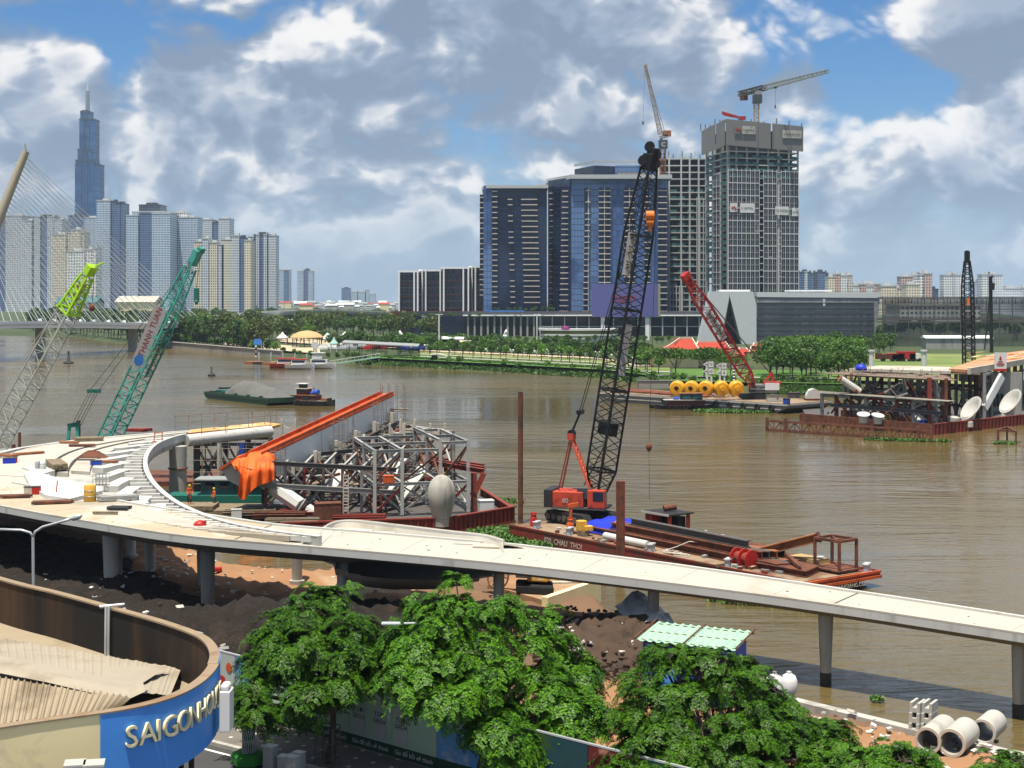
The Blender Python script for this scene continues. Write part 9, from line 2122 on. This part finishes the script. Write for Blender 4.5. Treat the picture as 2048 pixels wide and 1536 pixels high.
# sand platform with concrete wall and wrecked excavator
PF=[gp(*p,1.9) for p in ((975,1165),(1090,1196),(1196,1160),(1060,1132))]
t_=thing('sand_platform',(PF[0]+PF[2])/2-V(0,0,1.9),'low concrete-walled platform filled with orange sand at the water','platform')
bb=MB();bb.prism([p.to_2d() for p in PF],.8,1.75);bb.build('sand_fill','dirt_orange',t_)
for a,c in ((PF[1],PF[2]),(PF[2],PF[3])): bar(t_,'edge_wall',V(a.x,a.y,1.2),V(c.x,c.y,1.2),.45,1.5,'cream_wall')
for k in range(6): p=PF[1].lerp(PF[2],.1+.16*k);bar(t_,'timber_pile',V(p.x+.1,p.y-.3,-.6),V(p.x+.1,p.y-.3,.5),.25,.25,'steel_dark','cyl',up=(0,1,0))
for k in range(5): p=PF[0].lerp(PF[2],.3+.12*k);bar(t_,'board',V(p.x,p.y,1.8),V(p.x+1.4,p.y+.3,1.82),.35,.06,'ridge_pale')
c=gp(1066,1188,1.6);t_=thing('excavator',c,'old yellow and black excavator parked by the sand platform','excavator')
bb=MB();bb.box(c+V(.45,0,1.25),(1.3,1.5,.75),rz=-.3);cw=bb.build('counterweight','yellow_paint',t_,bevel=.08);text(cw,'lettering','YZ',c+V(.25,-.84,1.25)+V(0,-.06,0),.6,'plaster_white',xdir=(.95,-.3,0),ext=.01)
bb=MB();bb.box(c+V(-.5,.5,1.65),(1.5,1.4,.9),rz=-.3);bb.build('engine_cover','hull_dark',t_,bevel=.08);bb=MB();bb.box(c+V(-.55,-.45,1.8),(.9,.85,1.3),rz=-.3);cb_=bb.build('cab','steel_dark',t_,bevel=.05);bb=MB();bb.box(c+V(-.5,-.9,2.0),(.6,.05,.75),rz=-.3);bb.build('cab_window','tent_white',cb_)
for d in (-.75,.75): bb=MB();bb.box(c+V(.1,d,.4),(2.4,.45,.65),rz=-.3);bb.build('track','black_rubber',t_,bevel=.15)
bb=MB();bb.tube([c+V(-1.0,.2,1.6),c+V(-2.2,.5,3.0),c+V(-3.3,.8,1.7)],[.22,.2,.14],6);bb.build('boom_arm','rust',t_)
cw_=gp(996,1178,1.9);t_=thing('spoked_wheel_scrap',cw_,'large rusty spoked wheel leaning beside the excavator','wheel');bb=MB();m_=frame(V(-.5,-.8,.3));o_=cw_+V(0,0,.75);bb.tube([o_+m_ @ V(math.cos(a*.349)*.75,0,math.sin(a*.349)*.75) for a in range(19)],.06,6);bb.build('rim','rust',t_)
for k in range(6): a=k*1.047;bar(t_,'spoke',o_,o_+m_ @ V(math.cos(a)*.75,0,math.sin(a)*.75),.06,.06,'rust')
# grey sheets and rubbish on the mud
t_=thing('grey_tarpaulin',gp(1262,1275,1.6),'crumpled grey sheet over the mud bank at the pier foot','tarpaulin');rows=[]
o_=V(6.6,81.6,0)
for i in range(9):
    r_=[]
    for j in range(9): x,y=o_.x+i*.33-.1*j,o_.y+j*.42;r_.append(V(x,y,1.75+.9*math.exp(-((i-4)/3)**2)+.28*mnoise.noise(V(i*.7,j*.7,4))+.1*j))
    rows.append(r_)
bb=MB();bb.grid(rows);bb.build('sheet','grey_paint',t_,smooth=False)
random.seed(77);n=620;rng=np.random.default_rng(77);P=[]
while len(P)<n:
    k=rng.integers(5);x,y=[(rng.uniform(-26,-8),rng.uniform(92,108)),(rng.uniform(2,8.6),rng.uniform(76,86)),(rng.uniform(-34,-19),rng.uniform(78,100)),(rng.uniform(9,20),rng.uniform(58,70)),(rng.uniform(-19,-6),rng.uniform(70,76))][k]
    if near_sd(np.array([[x]]),np.array([[y]]))[0,0]>.8: P.append((x,y))
PX=np.array([[p[0] for p in P]]);PY=np.array([[p[1] for p in P]]);PZ=near_h(PX,PY)[0]
bb=MB()
for (x,y),z in zip(P,PZ): s2=rng.uniform(.05,.26);bb.box((x,y,z+.26),(s2*rng.uniform(.6,2),s2,s2*.5),rz=rng.uniform(0,3),M=(Matrix.Rotation(rng.uniform(0,3),3,'Z') @ Matrix.Rotation(rng.uniform(-.6,.6),3,'X')))
bb.build('site_rubble','litter_white',label='pale scattered rubble and litter over the site earth',cat='rubble',kind='stuff')
n=1500;bb=MB();P=[]
while len(P)<n:
    k=rng.integers(4);x,y=[(rng.uniform(-20,-3),rng.uniform(74,86)),(rng.uniform(3,9),rng.uniform(78,89)),(rng.uniform(-30,-20),rng.uniform(76,90)),(rng.uniform(0,8),rng.uniform(72,80))][k]
    if near_sd(np.array([[x]]),np.array([[y]]))[0,0]>.5: P.append((x,y))
PX=np.array([[p[0] for p in P]]);PY=np.array([[p[1] for p in P]]);PZ=near_h(PX,PY)[0]
for (x,y),z in zip(P,PZ): s2=rng.uniform(.06,.24);bb.box((x,y,z+.12+.25*rng.random()),(s2,s2*rng.uniform(.6,1.3),s2*.7),M=(Matrix.Rotation(rng.uniform(0,3),3,'Z') @ Matrix.Rotation(rng.uniform(-.8,.8),3,'X')))
bb.build('mud_clods','mud_brown',label='dark clods of excavated mud over the spoil heaps',cat='mud',kind='stuff')
c=gp(400,1246,1.6);t_=thing('hollow_block',c,'tan concrete block with a round hole beside the tall pier','block');bb=MB();bb.box(c+V(0,0,.3),(.75,.5,.6),rz=.4);bb.build('block','timber_light',t_);bb=MB();bb.cyl(c+V(.05,-.05,.595),c+V(.05,-.05,.62),.18,n=14);bb.build('hole','black_steel',t_)
t_=thing('blue_sheet_pile',gp(410,1142,1.6),'small heap of blue and red sheets on the orange earth','sheets');c=gp(415,1145,1.6);bb=MB();bb.box(c+V(0,0,.3),(.9,.6,.4),rz=.5);bb.build('blue_sheet','blue_tarp',t_,bevel=.1);bb=MB();bb.box(c+V(.6,.1,.2),(.7,.5,.3),rz=.2);bb.build('red_sheet','red_paint',t_,bevel=.08)

# ================================================================== street trees: drooping feathery boughs
def leaflet_bough(rng,L=1.5,npair=13,leaf=.46,pinn=5):
    """one drooping bough in local space: x outward; pinnate leaves on both sides, each of many small leaflets"""
    Q=[]
    def path(u): return np.array([L*(u-.16*u*u),0,.16*L*math.sin(u*2.2)-.62*L*u**2.3])
    for k in range(npair):
        u=.16+.84*k/(npair-1);p=path(u);tn=path(min(1,u+.03))-path(u-.03);tn /= np.linalg.norm(tn)
        for sd in (-1,1):
            ll=leaf*(1.05-.45*abs(u-.5))*rng.uniform(.8,1.2);sv=np.array([0,sd,0]);dirv_=sv*.88+tn*rng.uniform(.2,.6)+np.array([0,0,rng.uniform(-.45,.05)]);dirv_ /= np.linalg.norm(dirv_)
            nrm2=np.cross(dirv_,np.array([tn[0],0,tn[2]]));nrm2 /= np.linalg.norm(nrm2)+1e-9
            if nrm2[2]<0: nrm2=-nrm2
            cr=np.cross(nrm2,dirv_)
            for j in range(pinn):
                v=(j+.6)/pinn;c=p+dirv_*ll*v+np.array([0,0,-.12*ll*v*v])
                for s2 in (-1,1):
                    h=ll*.40*(1-.5*v)*rng.uniform(.8,1.2);w=ll*.125;ax=cr*s2*.85+dirv_*.5+nrm2*rng.uniform(-.35,.25);ax /= np.linalg.norm(ax);wv=np.cross(nrm2,ax)*w
                    Q.append([c,c+ax*h*.5+wv,c+ax*h,c+ax*h*.5-wv])
    return np.array(Q)         # n,4,3
rngL=np.random.default_rng(9)
BOUGH=[leaflet_bough(rngL,L=rngL.uniform(1.2,1.7),npair=int(rngL.integers(10,13)),pinn=5) for _ in range(6)]
def street_tree(label,base,tips,nb,seed,spread=1.0,name='street_tree',zfork=3.6):
    """tips: list of (x,y,z,r) foliage pads in world space; boughs spring from each pad and droop outwards"""
    rng=np.random.default_rng(seed);t=thing(name,base,label,'tree','big street trees');cx,cy=np.mean([p[0] for p in tips]),np.mean([p[1] for p in tips])
    bb=MB();fork=V(base.x+.2,base.y+.1,zfork);bb.tube([base+V(0,0,-.2),base.lerp(fork,.5)+V(.08,0,0),fork],[.20,.15,.13],9);bb.build('trunk','bark',t,smooth=True)
    bb=MB()
    for x,y,z,r in tips:
        e=V(x,y,z-.15);m_=fork.lerp(e,.55)+V(0,0,-.12*(e-fork).length+.45);bb.tube(catmull([fork,m_,e],4),[.10,.09,.08,.07,.06,.05,.045,.035,.025],6)
        for k in range(4): a=rng.uniform(0,6.28);bb.tube([e,e+V(math.cos(a)*r*.5,math.sin(a)*r*.5,.12),e+V(math.cos(a)*r*.9,math.sin(a)*r*.9,-.05)],[.02,.016,.01],5)
    bb.build('limbs','bark',t)
    out=[]
    for x,y,z,r in tips:
        nbp=max(7,int(nb*r*1.2))
        for k in range(nbp):
            B_=BOUGH[rng.integers(len(BOUGH))];a=2*math.pi*(k+rng.uniform(-.35,.35))/nbp
            ox,oy=x-cx,y-cy;ol=math.hypot(ox,oy)+1e-6;bx_,by_=math.cos(a)+.55*ox/max(ol,1.2),math.sin(a)+.55*oy/max(ol,1.2);a=math.atan2(by_,bx_)
            tilt=rng.uniform(-.30,.42);sc=r*rng.uniform(.55,.95)/1.15;roll=rng.uniform(-.35,.35)
            m_=np.array((Matrix.Rotation(a,3,'Z') @ Matrix.Rotation(-tilt,3,'Y') @ Matrix.Rotation(roll,3,'X')).normalized() if False else (Matrix.Rotation(a,3,'Z') @ Matrix.Rotation(-tilt,3,'Y') @ Matrix.Rotation(roll,3,'X')))*sc
            o_=np.array([x+math.cos(a)*r*.12+rng.normal(0,.12),y+math.sin(a)*r*.12+rng.normal(0,.12),z+rng.uniform(-.28,.22)])
            out.append(B_ @ m_.T+o_)
    A=np.concatenate(out,0);vs=A.reshape(-1,3)-np.array(base);me=np_mesh('crown',vs,np.arange(len(vs)).reshape(-1,4),'leaf_near');ob=bpy.data.objects.new('crown',me);COL.objects.link(ob);ob.parent=t
    return t
def pads(seed,Y,outline,n,rmin,rmax,depth):
    """foliage pads filling the given outline (px: left, right, top at several columns) with depth"""
    rng=np.random.default_rng(seed);T=[]
    xs_=[o_[0] for o_ in outline];tops=[o_[1] for o_ in outline];bots=[o_[2] for o_ in outline];tries=0
    while len(T)<n and tries<6000:
        tries+=1;px=rng.uniform(xs_[0],xs_[-1]);tp=np.interp(px,xs_,tops);bt=np.interp(px,xs_,bots);py=rng.uniform(tp,bt);yy=Y+rng.uniform(-depth,depth)
        # shell: pads low in the picture come nearer
        f=(py-tp)/max(30,bt-tp);yy=Y+depth*(.7-1.5*f)+rng.uniform(-.8,.8);p=at(px,py,yy);r=rng.uniform(rmin,rmax)
        if all((p.x-q_[0])**2+(p.y-q_[1])**2+((p.z-q_[2])*1.6)**2>(.62*r)**2 for q_ in T): T.append((p.x,p.y,p.z,r))
    return T
street_tree('left street tree with sparse drooping boughs beside the white box sign',V(-7.3,59.5,1.64),pads(1,60,[(490,1330,1400),(530,1275,1440),(590,1205,1420),(640,1180,1395),(700,1185,1395),(750,1238,1390),(785,1272,1380)],46,.75,1.25,2.3),12,101)
street_tree('tallest street tree with cascading bright boughs in the middle',V(-1.3,57.0,1.64),pads(2,57.5,[(805,1300,1370),(840,1215,1395),(880,1165,1410),(930,1148,1440),(1000,1173,1500),(1060,1206,1530),(1110,1265,1490),(1165,1335,1440)],66,.85,1.35,2.7),12,102)
street_tree('broad low street tree in front of the blue cabin',V(7.0,52.5,1.6),pads(3,53.5,[(1238,1440,1570),(1270,1365,1600),(1310,1308,1600),(1345,1278,1600),(1400,1290,1600),(1470,1322,1600),(1540,1370,1600),(1600,1412,1600),(1680,1465,1590)],112,.7,1.12,2.7),12,103)
street_tree('low street tree whose top shows below the concrete pipes',V(11.6,45.2,1.5),pads(4,46,[(1710,1515,1580),(1745,1495,1590),(1790,1488,1590),(1830,1512,1600),(1860,1530,1600)],22,.65,.9,1.5),11,104)
street_tree('small street tree top in the bottom right corner',V(14.8,44.2,1.5),pads(5,44.5,[(1950,1540,1590),(1975,1512,1600),(2000,1508,1600),(2060,1515,1600)],18,.6,.9,1.2),11,105)
# tree guards around the left trunk
t_=thing('tree_guard',V(-7.3,59.3,1.64),'dark metal guard round the left street tree trunk','tree guard')
for k in range(6): a=k*1.047;p=V(-7.3+math.cos(a)*.5,59.4+math.sin(a)*.5,1.64);bar(t_,'upright',p,p+V(0,0,1.5),.05,.05,'steel_dark',up=(0,1,0))
for z in (.3,.9,1.45): bb=MB();bb.tube([V(-7.3+math.cos(a*.393)*.5,59.4+math.sin(a*.393)*.5,1.64+z) for a in range(17)],.025,5);bb.build('hoop','steel_dark',t_)
# ================================================================== warm-season haze: even air round the whole scene
m=bpy.data.materials.new('haze_air');m.use_nodes=True;ht=NT(m.node_tree);ht.n.clear()
hv=ht.new('ShaderNodeVolumePrincipled');hv.inputs['Color'].default_value=(.62,.80,1.0,1);hv.inputs['Density'].default_value=.000068;hv.inputs['Anisotropy'].default_value=0.0
ho=ht.new('ShaderNodeOutputMaterial');ht.l.new(hv.outputs[0],ho.inputs['Volume']);MAT['haze_air']=m
bb=MB();bb.box((0,6000,238.5),(60000,13000,483));o=bb.build('haze','haze_air',label='thin blue haze over river and city',cat='haze',kind='stuff')
